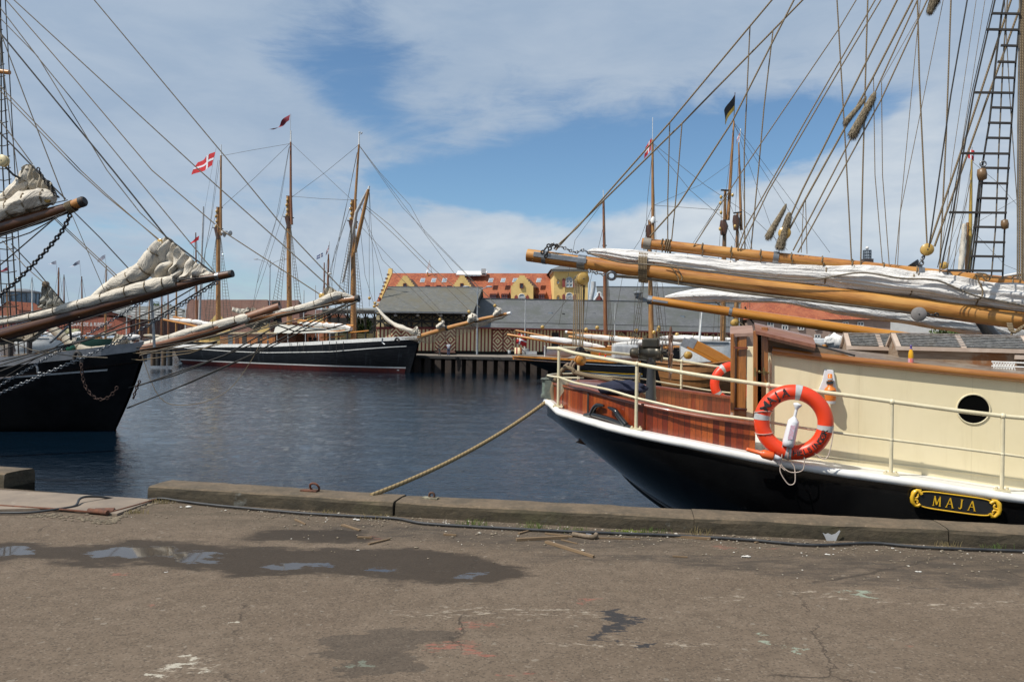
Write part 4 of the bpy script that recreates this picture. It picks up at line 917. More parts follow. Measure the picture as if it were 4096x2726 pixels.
def letter(ch, x):
    if ch == 'M':
        stroke(x - H * .62, -H, x - H * .5, H, Tn); stroke(x - H * .5, H, x, -H * .8, T); stroke(x, -H * .8, x + H * .5, H, Tn); stroke(x + H * .5, H, x + H * .62, -H, T)
        for q_ in (-.62, .62): stroke(x + H * (q_ - .2), -H, x + H * (q_ + .2), -H, Tn * .7)
    if ch == 'A':
        stroke(x - H * .6, -H, x, H, Tn); stroke(x, H, x + H * .6, -H, T); stroke(x - H * .33, -H * .25, x + H * .33, -H * .25, Tn)
        for q_ in (-.6, .6): stroke(x + H * (q_ - .2), -H, x + H * (q_ + .2), -H, Tn * .7)
    if ch == 'J':
        stroke(x + H * .15, H, x + H * .15, -H * .7, T); stroke(x + H * .15, -H * .7, x - H * .1, -H * .98, T); stroke(x - H * .1, -H * .98, x - H * .35, -H * .75, Tn); stroke(x - H * .1, H, x + H * .4, H, Tn * .7)
for ch, x in zip('MAJA', (-.255, -.075, .075, .23)): letter(ch, x * Lb * .82)
mb.build('lettering', gold, nm, smooth=False)
# lifebuoys
def lifebuoy(c, nrm, R, r, label, writing=False, rot=0.0):
    t_ = thing('lifebuoy', label, 'lifebuoy', c - V((0, 0, R + r)), 'orange lifebuoys on the ship'); nrm = nrm.normalized(); a = V((0, 0, 1)); a = (a - nrm * a.dot(nrm)).normalized(); b = a.cross(nrm)
    if b.x < 0: b = -b
    MB().ring(c, nrm, R, r, 56, 18).build('ring', orange, t_)
    for k in range(4):
        th = rot + k * pi / 2; mb = MB(); rows = []
        for i in range(5):
            t2 = th + (i - 2) * .045; d = b * cos(t2) + a * sin(t2)
            rows.append([c + d * (R + (r + .002) * cos(2 * pi * j / 18)) + nrm * (r + .002) * sin(2 * pi * j / 18) for j in range(18)])
        mb.grid(rows, closed=True); mb.build('reflective_band', refl, t_)
    if writing:
        for txt, c0, size, span, flip in (('MAJA', RAD(128), R * .42, RAD(60), 1), ('HELSINGØR', RAD(-50), R * .28, RAD(80), -1)):
            mb = MB(); n = len(txt)
            for i, ch in enumerate(txt):
                th = c0 + (-(i - (n - 1) / 2) * flip) * span / n
                def fn(x, y, z, th=th):
                    rr = R + y * flip * .95; t3 = th - x * flip / R * 1.0 ; d = b * cos(t3) + a * sin(t3); off = rr - R; off = max(-r * .93, min(r * .93, off)); hgt = math.sqrt((r + .010) ** 2 - off * off); return c + d * (R + off) + nrm * hgt
                mb.text(ch, size, fn)
            mb.build('lettering', ink, t_, smooth=False)
        mb = MB()
        for th, sl_ in ((RAD(160), .25), (RAD(205), -.2), (RAD(262), .05)):
            pts = []
            for i in range(13):
                ph = pi * 2 * i / 12; t3 = th + sl_ * (cos(ph)) * .5; d = b * cos(t3) + a * sin(t3); pts.append(c + d * (R + (r + .006) * cos(ph)) + nrm * (r + .006) * sin(ph))
            mb.tube(pts, .006, 6, caps=False)
        mb.build('grab_line', M('pink_cord', (.50, .30, .24), (.40, .22, .18), 40, rough=.8), t_)
    return t_
cb = mpl(3173, 1688, -2.27); pxr = cb.y / FPX
nb_ = (-MVv * 1.0 + V((0, 0, .0)) - MU * .05).normalized()
lb = lifebuoy(cb, nb_, 120.5 * pxr, 30.5 * pxr, 'large orange lifebuoy hanging on the cream rail with black hand lettering', True, RAD(-8) + pi / 2 - pi / 2)
lifebuoy(mpl(2928, 1534, 1.9), -MVv + MU * .3, .27, .07, 'orange lifebuoy half hidden behind the companion doorway on the far rail', False, .6)
# white float light and orange handle hanging with the buoy
ft = thing('rescue_light', 'white bottle shaped light hanging inside the orange lifebuoy', 'light', mpl(3165, 1785, -2.33))
mb = MB(); ax = (mpl(3150, 1785, -2.34) - mpl(3192, 1608, -2.34)).normalized(); p0 = mpl(3192, 1610, -2.34); q_ = pxr
mb.lathe(p0, ax, [(0, 0), (16 * q_, 4 * q_), (17 * q_, 9 * q_), (8 * q_, 22 * q_), (6 * q_, 28 * q_)] + [((7 if k % 2 else 5) * q_, (30 + 3 * k) * q_) for k in range(9)] + [(9 * q_, 60 * q_), (21 * q_, 74 * q_), (22 * q_, 80 * q_), (24 * q_, 160 * q_), (22 * q_, 178 * q_), (0, 180 * q_)], 14); mb.build('float', white_pl, ft)
mb = MB(); pc = p0 + ax * 118 * q_ - MVv * 24.4 * q_; mb.prism([pc + MU * x * q_ + V((0, 0, y * q_)) - MU * y * .2 * q_ * -1 for x, y in ((-9, -28), (9, -28), (9, 28), (-9, 28))], -MVv * .002); mb.build('sticker', M('faded_sticker', (.55, .5, .6), (.6, .3, .35), 60, rough=.6), ft, smooth=False)
od = thing('throw_handle', 'orange tapered float with a white neck resting on the white strake', 'float', mpl(3040, 1815, -2.33))
mb = MB(); a_ = mpl(2984, 1795, -2.34); b_ = mpl(3096, 1826, -2.34); ax = (b_ - a_).normalized()
mb.lathe(a_, ax, [(0, 0), (7 * q_, 2 * q_), (8 * q_, 8 * q_), (9 * q_, 56 * q_), (15 * q_, 64 * q_), (18 * q_, 70 * q_), (18 * q_, 104 * q_), (14 * q_, 110 * q_), (0, 112 * q_)], 14); mb.build('orange_body', orange2, od)
MB().lathe(a_ + ax * 110 * q_, ax, [(13 * q_, 0), (11 * q_, 4 * q_), (10 * q_, 14 * q_), (6 * q_, 26 * q_), (0, 28 * q_)], 12).build('white_neck', white_pl, od)
mb = MB()
for pts in ([(3130, 1780), (3128, 1820), (3124, 1850), (3135, 1870), (3165, 1888), (3210, 1880), (3218, 1840), (3215, 1825)], [(3130, 1840), (3120, 1880), (3140, 1920), (3160, 1938), (3180, 1925), (3178, 1870), (3165, 1850)], [(3096, 1832), (3120, 1862), (3140, 1880)], [(3324, 1680), (3332, 1730), (3320, 1800), (3305, 1832), (3280, 1828), (3255, 1808)]):
    mb.tube(smooth([mpl(x, y, -2.33) for x, y in pts], 5), .0055, 6)
mb.build('cord', rope_pale, label='thin pale cord looping below the orange lifebuoy', cat='cord')
# emergency beacon on the cream wall
bc = thing('rescue_beacon', 'white and orange emergency beacon fixed on the cream deckhouse wall', 'beacon', mside(3310, 1615, INS)[1])
W2 = sw(mside(3310, 1500, INS)[1])[1]
def bp(px, py, o): return mpl(px, py, W2 - o)
mb = MB(); mb.prism([bp(3298, 1476, .035), bp(3334, 1480, .035), bp(3342, 1530, .035), bp(3350, 1572, .035), bp(3300, 1580, .035), bp(3270, 1570, .035), bp(3290, 1520, .035)], MVv * .035); mb.build('back_plate', white_pl, bc, smooth=False, bevel=.006)
mb = MB(); mb.lathe(bp(3320, 1494, .09), V((0.03, 0, -1)), [(0, 0), (.022, .004), (.024, .07), (.03, .10), (.028, .13), (.055, .155), (.062, .19), (.058, .21), (.055, .26), (.048, .30), (0, .31)], 16); mb.build('beacon_body', M('beacon_orange', (.72, .20, .03), (.65, .16, .02), 5, rough=.4), bc)
for y, h_, r_, m2 in ((1512, .016, .030, refl), (1523, .03, .036, iron), (1548, .025, .036, refl), (1560, .018, .060, iron), (1602, .028, .058, refl)):
    MB().lathe(bp(3320, y, .09), V((0.03, 0, -1)), [(r_, 0), (r_ + .001, h_)], 14).build('band', m2, bc)
# skylights
def skylight(px0, px1, ytop, wv, label, L, wd=.62, h1=.16, h2=.19, yb=None):
    A = mpl(px0, yb, wv); s0_, w0_ = sw(A); z0 = A.z
    t_ = thing('skylight', label, 'skylight', mpt(s0_, w0_, z0))
    def P(s, x, z): return mpt(s0_ + s, w0_ + x, z0 + z - .012 * s)
    mb = MB()
    for x in (0, wd): mb.face([P(0, x, -.1), P(L, x, -.1), P(L, x, h1), P(0, x, h1)])
    for s in (0, L): mb.face([P(s, 0, -.1), P(s, wd, -.1), P(s, wd, h1), P(s, wd / 2, h1 + h2), P(s, 0, h1)])
    mb.build('case', grey_wood, t_, smooth=False)
    for sd, nm_ in ((0, 'lid'), (1, 'lid')):
        mb = MB(); e0 = (lambda s: P(s, -.03, h1 - .01)) if sd == 0 else (lambda s: P(s, wd + .03, h1 - .01)); r0 = lambda s: P(s, wd / 2, h1 + h2 + .015)
        for s in (0, L / 2, L): mb.bar(e0(s), r0(s), .05, .035, (0, 0, 1))
        mb.bar(e0(-.03), e0(L + .03), .035, .045); mb.bar(r0(-.03), r0(L + .03), .05, .03)
        li = mb.build('lid', M('faded_lid_wood', (.52, .42, .34), (.42, .32, .25), 5, rough=.6), t_, smooth=False)
        mb = MB(); mb.face([e0(0.02), e0(L - .02), r0(L - .02), r0(.02)]); mb.build('pane', M('sky_grey_pane', (.03, .035, .035), (.08, .08, .07), 12, rough=.15), li, smooth=False)  # pane grey paints in the sky's reflection on the glass
        mb = MB()
        for k in range(1, 9):
            f = k / 9; mb.tube([e0(.03).lerp(r0(.03), f) + V((0, 0, .022)), e0(L - .03).lerp(r0(L - .03), f) + V((0, 0, .022))], .006, 5)
        mb.build('guard_bars', M('sky_pale_worn_steel', (.30, .29, .28), (.14, .13, .12), 20, rough=.45), li)  # worn steel; its pale grey carries the silvery sky reflection
skylight(3395, 3560, 1335, -.35, 'left skylight with guard bars and brown case on the deckhouse roof', .72, h1=.09, h2=.15, yb=1416)
skylight(3592, 3975, 1342, -.95, 'right skylight with pale weathered case, behind the orange drink bottle', 1.32, h1=.125, h2=.14, yb=1432)
skylight(4066, 4200, 1342, -.95, 'skylight cut off by the right edge of the picture', 1.2, h1=.125, h2=.14, yb=1470)
# juice bottle
c = mpl(3643, 1462, -1.55); e = c.y / FPX; bt = thing('drink_bottle', 'small plastic bottle of orange drink standing on the deckhouse edge', 'bottle', c)
MB().lathe(c, V((0, 0, 1)), [(0, 0), (10 * e, 1 * e), (10.5 * e, 8 * e), (10 * e, 30 * e)], 14).build('label_sleeve', M('bottle_label', (.75, .12, .03), (.55, .35, .45), 60, rough=.4), bt)
MB().lathe(c, V((0, 0, 1)), [(9.7 * e, 30 * e), (10.3 * e, 40 * e), (8.5 * e, 55 * e), (4.6 * e, 66 * e)], 14).build('drink', M('orange_drink', (.70, .36, .01), None, 5, rough=.15), bt)
MB().lathe(c, V((0, 0, 1)), [(4.6 * e, 66 * e), (3.4 * e, 74 * e), (3.4 * e, 76 * e), (4.4 * e, 76 * e), (4.4 * e, 82 * e), (0, 82.5 * e)], 12).build('cap', M('blue_violet_cap', (.12, .08, .3), None, 5, rough=.4), bt)
# white net bench at right
mb = MB()
for k in range(8):
    x = 3970 + k * 11; mb.tube([mpl(x, 1446, -1.2), mpl(x + 14, 1480, -1.2)], .006, 5); mb.tube([mpl(x + 14, 1446, -1.2), mpl(x, 1480, -1.2)], .006, 5)
for y in (1446, 1463, 1480): mb.tube([mpl(3966, y, -1.2), mpl(4120, y + 6, -1.2)], .008, 5)
mb.build('deck_grating', white_paint, ship, smooth=False)
# ---------------------------------------------- spars, sail and rigging of the near ship
def spar(pa, pb, ra, rb, wv, name, mt, parent=ship, n=12, bow_=0.0, pl=None):
    pl = pl or (lambda x, y: mpl(x, y, wv)); a, b = pl(*pa), pl(*pb); b = a + (b - a) * 1.35
    m = 16; P = [a.lerp(b, i / m) + V((0, 0, bow_ * 4 * (i / m) * (1 - i / m))) for i in range(m + 1)]
    return MB().tube(P, [lerp(ra, rb, i / m) for i in range(m + 1)], 20).build(name, mt, parent), P
boom, BP = spar((2110, 1020), (4096, 1282), .088, .118, 0, 'boom', varn_old)
gaff, GP = spar((2568, 972), (4096, 1140), .070, .085, .02, 'gaff', varn_old)
bd = (BP[1] - BP[0]).normalized()
def onb(px, top=True, r=.1, P=BP):
    """point above/below the spar at px"""
    lo, hi = 0., 1.
    a, b = P[0], P[-1]
    for _ in range(40):
        m = (lo + hi) / 2; q = a.lerp(b, m); x = CX + FPX * (q - O).dot(CR) / q.y
        if x < px: lo = m
        else: hi = m
    q = a.lerp(b, lo); return q + V((0, 0, r if top else -r))
def spband(px, P, r, wd, name='spar_band', mt=steel, parent=boom):
    c = onb(px, r=0, P=P); d = (P[-1] - P[0]).normalized(); MB().tube([c - d * wd / 2, c + d * wd / 2], r, 18).build(name, mt, parent)
spband(2180, BP, .094, .06); spband(2328, BP, .100, .11)
mb = MB(); a, b = onb(2140, r=0), onb(2350, r=0); sdn = -MVv; mb.bar(a + sdn * .088 + V((0, 0, .02)), b + sdn * .094 + V((0, 0, .02)), .012, .07, (0, 0, 1)); mb.build('side_strap', steel, boom, smooth=False, bevel=.004)
spband(2590, GP, .078, .10, mt=M('worn_grey_fitting', (.25, .22, .18), (.18, .16, .13), 8, rough=.7), parent=gaff)
for px in (3103, 3680): spband(px, GP, .083, .07, parent=gaff)
# lashings: boom and gaff
def lashing(px, P, r, n, name, parent, spread=.014, mt=rope_tan, rr=.011):
    c = onb(px, r=0, P=P); d = (P[-1] - P[0]).normalized(); s_ = d.cross(V((0, 0, 1))).normalized(); u_ = s_.cross(d); mb = MB()
    pts = [c + d * ((i / 18 - n / 2) * spread * 2) + (s_ * cos(2 * pi * i / 18) + u_ * sin(2 * pi * i / 18)) * r for i in range(18 * n + 1)]
    mb.tube(pts, rr, 6); mb.build(name, mt, parent)
for px, n in ((2650, 1), (2672, 3), (2810, 1), (2925, 1), (3042, 1), (3165, 1), (3288, 1), (3408, 1), (3533, 1), (3665, 1), (3787, 1), (4045, 1)): lashing(px, GP, .086, n, 'lashing', gaff, rr=.008)
# furled mainsail
def furled(cen, rad, flat, seed, mt, parent, name='furled_sail', ties=(), nseg=150, m=40, fold=.16, twist=1.2):
    C = smooth(cen, max(2, nseg // (len(cen) - 1))); N = len(C); rows = []; uvs = []; L = 0
    for i, c in enumerate(C):
        t = i / (N - 1); r = interp(rad, t); f = interp(flat, t) if isinstance(flat, (list, tuple)) else flat
        d = (C[min(i + 1, N - 1)] - C[max(i - 1, 0)]).normalized(); s_ = d.cross(V((0, 0, 1))).normalized(); u_ = s_.cross(d)
        if i: L += (c - C[i - 1]).length
        pin = 1.0; near = 9
        for tt in ties:
            k = abs(t - tt) / .03; pin *= 1 - .12 * math.exp(-k * k); near = min(near, k)
        row = []; ur = []
        for k in range(m):
            th = 2 * pi * k / m + twist * t
            fr = 2.6 if near > 1 else 6
            q = noise.noise(V((cos(th) * 2.1 + seed, sin(th) * 2.1, L * .55))) * 1.0 + noise.noise(V((cos(th) * 5.5, sin(th) * 5.5 + seed, L * 1.1))) * .55 + .35 * math.exp(-(near / 1.6) ** 2) * sin(9 * th + 5 * sin(L * 2))
            q += .8 * (.35 - 2 * abs(noise.noise(V((cos(th) * 3.3 + .6 * sin(L * .9), sin(th) * 3.3 + seed, L * .33)))))
            rr = r * pin * (1 + fold * q); row.append(c + s_ * cos(th) * rr * .9 + u_ * sin(th) * rr * f); ur.append((k / m * 2 * pi * r, L))
        rows.append(row); uvs.append(ur)
    mb = MB(); mb.grid(rows, uvs, closed=True); mb.face(list(reversed(rows[0]))); mb.face(rows[-1]); return mb.build(name, mt, parent), C
cen = [mpl(x, y, .02) for x, y in [(2352, 1006), (2420, 1012), (2520, 1028), (2640, 1040), (2800, 1060), (2980, 1082), (3150, 1092), (3300, 1100), (3440, 1108), (3600, 1128), (3750, 1142), (3900, 1168), (4096, 1190), (4300, 1215), (4700, 1260)]]
fs, FC = furled(cen, [(0, .02), (.03, .06), (.08, .08), (.14, .115), (.25, .125), (.4, .13), (.5, .14), (.6, .158), (.7, .165), (.8, .17), (1, .175)], [(0, .8), (.5, 1.0), (1, 1.25)], 3.3, sail_white, boom, ties=(.205, .335, .50, .665, .79), nseg=280, m=84, fold=.21)
def sailrope(t, r):
    i = int(t * (len(FC) - 1)); c = FC[i]; d = (FC[min(i + 1, len(FC) - 1)] - FC[i - 1]).normalized(); s_ = d.cross(V((0, 0, 1))).normalized(); u_ = s_.cross(d)
    MB().tube([c + (s_ * cos(2 * pi * k / 20) * .9 + u_ * sin(2 * pi * k / 20) * 1.1) * r for k in range(21)], .009, 6).build('sail_tie', rope_tan, boom)
for t, r in ((.205, .09), (.335, .095), (.50, .115), (.665, .13), (.79, .14)): sailrope(t, r)
mb = MB(); P = [onpl(x, y, mpt(0, -.17), MVv) for x, y in [(2352, 1012), (2480, 1048), (2650, 1062), (2900, 1090), (3080, 1110), (3250, 1118), (3440, 1090), (3600, 1112), (3750, 1122), (3900, 1182), (4096, 1222), (4300, 1270)]]
mb.tube(smooth(P, 6), .012, 6); mb.build('bolt_rope', rope_grey, boom)
for px, dx, n in ((2577, 0, 6),):
    mb = MB(); c = onb(px, r=-.02); d = bd
    for k in range(n):
        cc = c + d * (k - n / 2) * .02; mb.tube([cc + (MVv * cos(a) * .12 + V((0, 0, .06 + sin(a) * (.20)))) for a in [2 * pi * i / 20 for i in range(21)]], .010, 6)
    mb.build('heavy_lashing', rope_tan, boom)
MB().tube(smooth([mpl(x, y, -.12) for x, y in [(2655, 1060), (2690, 1075), (2712, 1110), (2714, 1140)]], 5), .008, 6).build('rope_end', rope_tan, boom)
MB().tube(smooth([mpl(x, y, -.12) for x, y in [(2680, 1058), (2710, 1075), (2728, 1110), (2724, 1122)]], 5), .009, 6).build('rope_end', rope_tan, boom)
# chain and shackles at the boom end
def chain(pts, link_, r, name, mt, parent=None, **pr):
    P = smooth(pts, 8) if len(pts) > 2 else [V(p) for p in pts]; L = [0]
    for a, b in zip(P, P[1:]): L.append(L[-1] + (b - a).length)
    n = max(1, int(L[-1] / (link_ * .74))); mb = MB(); j = 0
    for i in range(n):
        t = (i + .5) / n * L[-1]
        while j < len(L) - 2 and L[j + 1] < t: j += 1
        c = P[j].lerp(P[j + 1], (t - L[j]) / max(L[j + 1] - L[j], 1e-6)); d = (P[j + 1] - P[j]).normalized(); s_ = d.cross(V((0, 1, .2))).normalized(); u_ = d.cross(s_)
        if i % 2: s_ = u_
        h = link_ / 2 - r; w_ = link_ * .30
        q = [c + d * (h * cos(a) * 1.0) + s_ * (w_ * sin(a)) for a in [2 * pi * k / 10 for k in range(11)]]
        mb.tube(q, r, 5, caps=False)
    return mb.build(name, mt, parent, **pr)
chain([mpl(x, y, -.1) for x, y in [(2165, 1015), (2185, 990), (2205, 978), (2235, 985)]], .07, .011, 'chain', iron_dull, boom)
chain([mpl(x, y, -.1) for x, y in [(2180, 1030), (2195, 1000), (2215, 975)]], .07, .011, 'chain', iron_dull, boom)
chain([mpl(x, y, -.05) for x, y in [(2205, 975), (2250, 988), (2300, 1008), (2330, 1000), (2360, 1012)]], .06, .010, 'chain', steel, boom)
chain([mpl(x, y, -.05) for x, y in [(2350, 1082), (2390, 1092), (2420, 1098)]], .06, .010, 'chain', steel, boom)
MB().ring(mpl(2446, 1102, -.05), MVv + V((0, 0, .5)), .055, .02, 18, 8).build('shackle', steel, boom)
for w_, r_, m2 in ((-.05, .022, rope_grey), (.03, .016, iron_dull)):
    mb = MB(); mb.tube([mpl(x, y, w_) for x, y in [(2466, 1104), (2560, 1110), (2700, 1130), (2960, 1168), (3300, 1208), (3560, 1238), (4096, 1302), (4400, 1340)]], r_, 7); mb.build('foot_rope', m2, boom)
def disc_block(c, R, th, nrm, name='block', mt=block_y, parent=ship, strop=True):
    nrm = V(nrm).normalized(); mb = MB(); mb.lathe(c - nrm * th / 2, nrm, [(0, 0), (R * .96, 0), (R, th * .08), (R, th * .38)], 24); b = mb.build(name, mt, parent)
    mb = MB(); mb.lathe(c - nrm * th / 2, nrm, [(R, th * .62), (R, th * .92), (R * .96, th), (0, th)], 24); mb.build('cheek', mt, b)
    mb = MB(); mb.lathe(c - nrm * th / 2, nrm, [(R * .8, th * .3), (R * .8, th * .7)], 14); mb.lathe(c - nrm * (th / 2 + .003), nrm, [(0, 0), (R * .12, 0), (R * .12, th + .006), (0, th + .006)], 8); mb.build('sheave', iron, b); return b
nf = -MVv
disc_block(mpl(3560 + 115, 1256, -.25), .085, .05, nf, mt=M('grey_block', (.22, .20, .19), (.16, .15, .14), 9, rough=.6), parent=boom)
chain([mpl(x, y, -.2) for x, y in [(3700, 1256), (3730, 1258), (3755, 1257)]], .06, .010, 'chain', iron, boom)
disc_block(mpl(3138, 932, -.05), .078, .07, nf, parent=gaff); disc_block(mpl(3708, 998, -.05), .074, .07, nf, parent=gaff)
disc_block(mpl(3776, 1062, -.1), .045, .05, nf, parent=gaff)
chain([mpl(x, y, 0) for x, y in [(3112, 995), (3118, 970), (3126, 955)]], .07, .012, 'chain', iron, gaff); chain([mpl(x, y, 0) for x, y in [(3683, 1062), (3688, 1040), (3696, 1022)]], .08, .013, 'chain', steel, gaff)
disc_block(mpl(2331, 1115, -.1), .085, .07, (nf + MU * .7), parent=ship); disc_block(mpl(2318, 1122, .1), .08, .07, (nf + MU * .7), parent=ship)
mb = MB()
for x0, x1, w0_, w1_ in ((2300, 2292, -.12, -.3), (2306, 2300, -.05, -.25), (2313, 2306, 0, -.2), (2320, 2316, .05, -.15), (2327, 2322, .1, -.1), (2334, 2331, .12, 0), (2340, 2328, .1, .05)):
    a, b = mpl(x0, 1120, w0_), mpl(x1, 1385, w1_); MB().tube([a, b], .0082, 7).build('mainsheet', rope_tan, ship)
disc_block(mpl(2321, 1440, -.1), .072, .09, (nf + MU * .8), parent=ship, mt=M('orange_block', (.50, .22, .03), (.42, .17, .025), 8, rough=.4, coat=.3)); disc_block(mpl(2320, 1402, -.1), .055, .08, (nf + MU * .8), parent=ship, mt=iron_dull)
wl = M('worn_leather', (.30, .20, .12), (.16, .13, .10), 12, rough=.8)
for x, y, x2, y2, r_ in ((2275, 1452, 2255, 1480, .03), (2292, 1440, 2283, 1476, .025), (2302, 1448, 2290, 1475, .022)): MB().tube([mpl(x, y, -.2), mpl((x + x2) / 2 - 4, (y + y2) / 2, -.2), mpl(x2, y2, -.2)], [r_ * .6, r_, r_ * .6], 8).build('thimble', wl, ship)
rnd2 = random.Random(3)
for pts, r_ in (([(2245, 1486), (2262, 1470), (2290, 1478), (2300, 1490), (2340, 1500), (2400, 1512), (2450, 1522)], .03), ([(2278, 1476), (2330, 1492), (2400, 1505), (2470, 1518), (2545, 1530)], .016), ([(2560, 1490), (2556, 1530), (2575, 1570), (2610, 1582), (2625, 1594)], .016), ([(2216, 1600), (2210, 1560), (2222, 1520), (2245, 1490)], .035), ([(2225, 1560), (2240, 1545), (2250, 1570), (2238, 1600)], .03)):
    MB().tube(smooth([mpl(x, y, -.35) for x, y in pts], 5), r_, 7, wob=.2).build('coiled_rope', rope_tan, ship)
# mooring rope from stern to the kerb
a = mpl(2195, 1598, -.3); b = onz(1485, 1980, HB)
P = sag(a, b, .10, 24); 
MB().tube(P, .024, 8).build('mooring_rope', ropemat('thick_mooring_rope', (.34, .25, .13), (.16, .115, .06), 16), label='thick tan mooring rope running from the stern down to the kerb', cat='rope')
# running and standing rigging
mastP = mpt(9.2, 0, 0)
def R_(pts, r=.012, wv=0.0, mt=rope_tan, name='halyard', ext=1.0, w2=None, parent=ship):
    """pixel path on the plane wv (w2 = offset at the other end); the top end is carried on upwards out of view"""
    n = len(pts); P = [mpl(x, y, wv if w2 is None else lerp(w2, wv, i / (n - 1))) for i, (x, y) in enumerate(pts)]
    if ext: d = (P[0] - P[1]).normalized(); P = [P[0] + d * ext] + P
    MB().tube(P, r * .82, 6).build(name, mt, parent)
TL = [(3088, 0), (3004, 100), (2679, 490), (2308, 911), (2215, 995)]; TL2 = [(3211, 0), (3092, 122), (2728, 494), (2300, 914), (2222, 1000)]
R_(TL, .014, -.03, name='topping_lift', ext=5); R_(TL2, .014, .05, name='topping_lift', ext=5)
for pts, r_ in (([(3000, 103), (2977, 606), (2978, 900), (2980, 1000)], .010), ([(3092, 122), (3056, 430), (3036, 657), (3005, 984), (2994, 1110)], .010), ([(2679, 490), (2671, 800), (2671, 960)], .010), ([(2728, 494), (2703, 800), (2686, 965), (2678, 1060)], .010)): R_(pts, r_, 0, name='lazy_jack', ext=0)
for pts, r_, e in (([(3176, 0), (2927, 490), (2713, 819), (2600, 945)], .014, 4), ([(3425, 0), (3356, 115), (2981, 666), (2774, 985)], .009, 4), ([(3501, 0), (3218, 490), (2981, 911), (2950, 1000)], .011, 4), ([(3524, 0), (3364, 268), (3073, 765), (2960, 1000)], .011, 4),
        ([(3589, 0), (3371, 436), (3207, 765), (3140, 915)], .014, 4), ([(3651, 0), (3494, 306), (3214, 811), (3150, 930)], .015, 4), ([(3670, 0), (3501, 367), (3172, 1002)], .011, 4), ([(3700, 20), (3524, 400), (3191, 1010)], .011, 3),
        ([(3348, 0), (3385, 640), (3406, 1045)], .010, 5), ([(3471, 0), (3452, 650), (3442, 1090)], .011, 5), ([(3670, 0), (3677, 306), (3708, 975)], .011, 5), ([(3804, 0), (3785, 536), (3758, 1090)], .011, 5),
        ([(3494, 306), (3500, 700), (3530, 1055)], .006, 0), ([(3526, 329), (3530, 700), (3557, 1060)], .006, 0), ([(3677, 46), (3601, 850), (3580, 1062)], .005, 3), ([(3773, 0), (3601, 850), (3590, 1064)], .005, 3), ([(3700, 20), (3524, 329)], .005, 2), ([(3940, 0), (3850, 560), (3790, 1080)], .004, 3), ([(3905, 0), (3810, 640), (3760, 1060)], .004, 3),
        ([(4029, 46), (3880, 500), (3716, 985)], .015, 5), ([(4091, 0), (3911, 500), (3738, 985)], .015, 5), ([(3214, 811), (3205, 1010)], .006, 0), ([(3222, 790), (3228, 1015)], .006, 0)): R_(pts, r_, -.05, ext=e)
# near shrouds with ratlines, off the near side
SH = -1.9
for pts, r_, m2, nm_ in (([(3869, 0), (3804, 375), (3716, 990)], .010, rope_dark, 'backstay'), ([(3980, 0), (3896, 367), (3810, 860), (3765, 1070)], .011, rope_dark, 'shroud'), ([(3972, 0), (3888, 367), (3800, 860), (3750, 1070)], .006, rope_dark, 'shroud'),
        ([(4017, 0), (4006, 57), (3983, 247), (3971, 367), (3957, 494), (3937, 614), (3927, 680)], .013, rope_dark, 'shroud'), ([(4030, 0), (4012, 247), (3997, 557), (3983, 900), (3965, 1110)], .010, rope_grey, 'shroud'), ([(4086, 0), (4063, 247), (4046, 494), (4029, 735), (4019, 900), (4010, 1115)], .012, rope_dark, 'shroud'),
        ([(4079, 0), (4072, 500), (4070, 1115)], .011, rope_grey, 'halyard'), ([(4086, 0), (4080, 500), (4078, 1120)], .010, rope_tan, 'halyard'), ([(4093, 0), (4088, 500), (4087, 1120)], .012, rope_tan, 'halyard'), ([(4100, 0), (4094, 500), (4094, 1125)], .010, rope_grey, 'halyard'), ([(4020, 40), (4040, 400), (4068, 800), (4072, 1110)], .006, rope_grey, 'halyard'),
        ([(3922, 710), (3905, 900), (3880, 1090)], .012, rope_dark, 'lanyard'), ([(3930, 712), (3914, 900), (3890, 1090)], .012, rope_dark, 'lanyard'), ([(3918, 712), (3898, 900), (3868, 1090)], .010, rope_dark, 'lanyard'), ([(3860, 560), (3830, 800), (3785, 1070)], .006, rope_grey, 'halyard'), ([(3883, 720), (3830, 960), (3812, 1080)], .005, rope_grey, 'halyard')):
    R_(pts, r_, -.4, m2, nm_, ext=(6 if pts[0][1] < 60 else 0))
for y, xl, xr in ((54, 3965, 4081), (118, 3945, 4076), (182, 4003, 4070), (247, 3990, 4066), (310, 3980, 4062), (370, 3897, 4058), (430, 3966, 4053), (491, 3952, 4049), (551, 3944, 4045), (613, 3845, 4040), (671, 3926, 4039), (732, 3918, 4033), (792, 3907, 4032), (849, 3796, 4027), (907, 3893, 4026), (967, 3896, 4021), (1024, 3880, 4018), (1081, 3790, 4013)):
    MB().bar(mpl(xl, y, -.42), mpl(xr, y + 2, -.42), .022, .026).build('ratline', iron_dull, ship, smooth=False, bevel=.003)
def small_block(c, r=.045, h=.15, parent=ship):
    mb = MB(); mb.lathe(c, V((.1, 0, -1)), [(0, -h * .5), (r, -h * .4), (r * 1.2, 0), (r, h * .4), (0, h * .5)], 12); return mb.build('deadeye_block', M('oiled_block', (.19, .11, .05), (.12, .07, .03), 9, rough=.4), parent)
small_block(mpl(3928, 697, -.42)); small_block(mpl(4019, 897, -.42), .035, .12)
MB().ring(mpl(3932, 655, -.42), MVv, .03, .01, 14, 6).build('shackle', steel, ship)
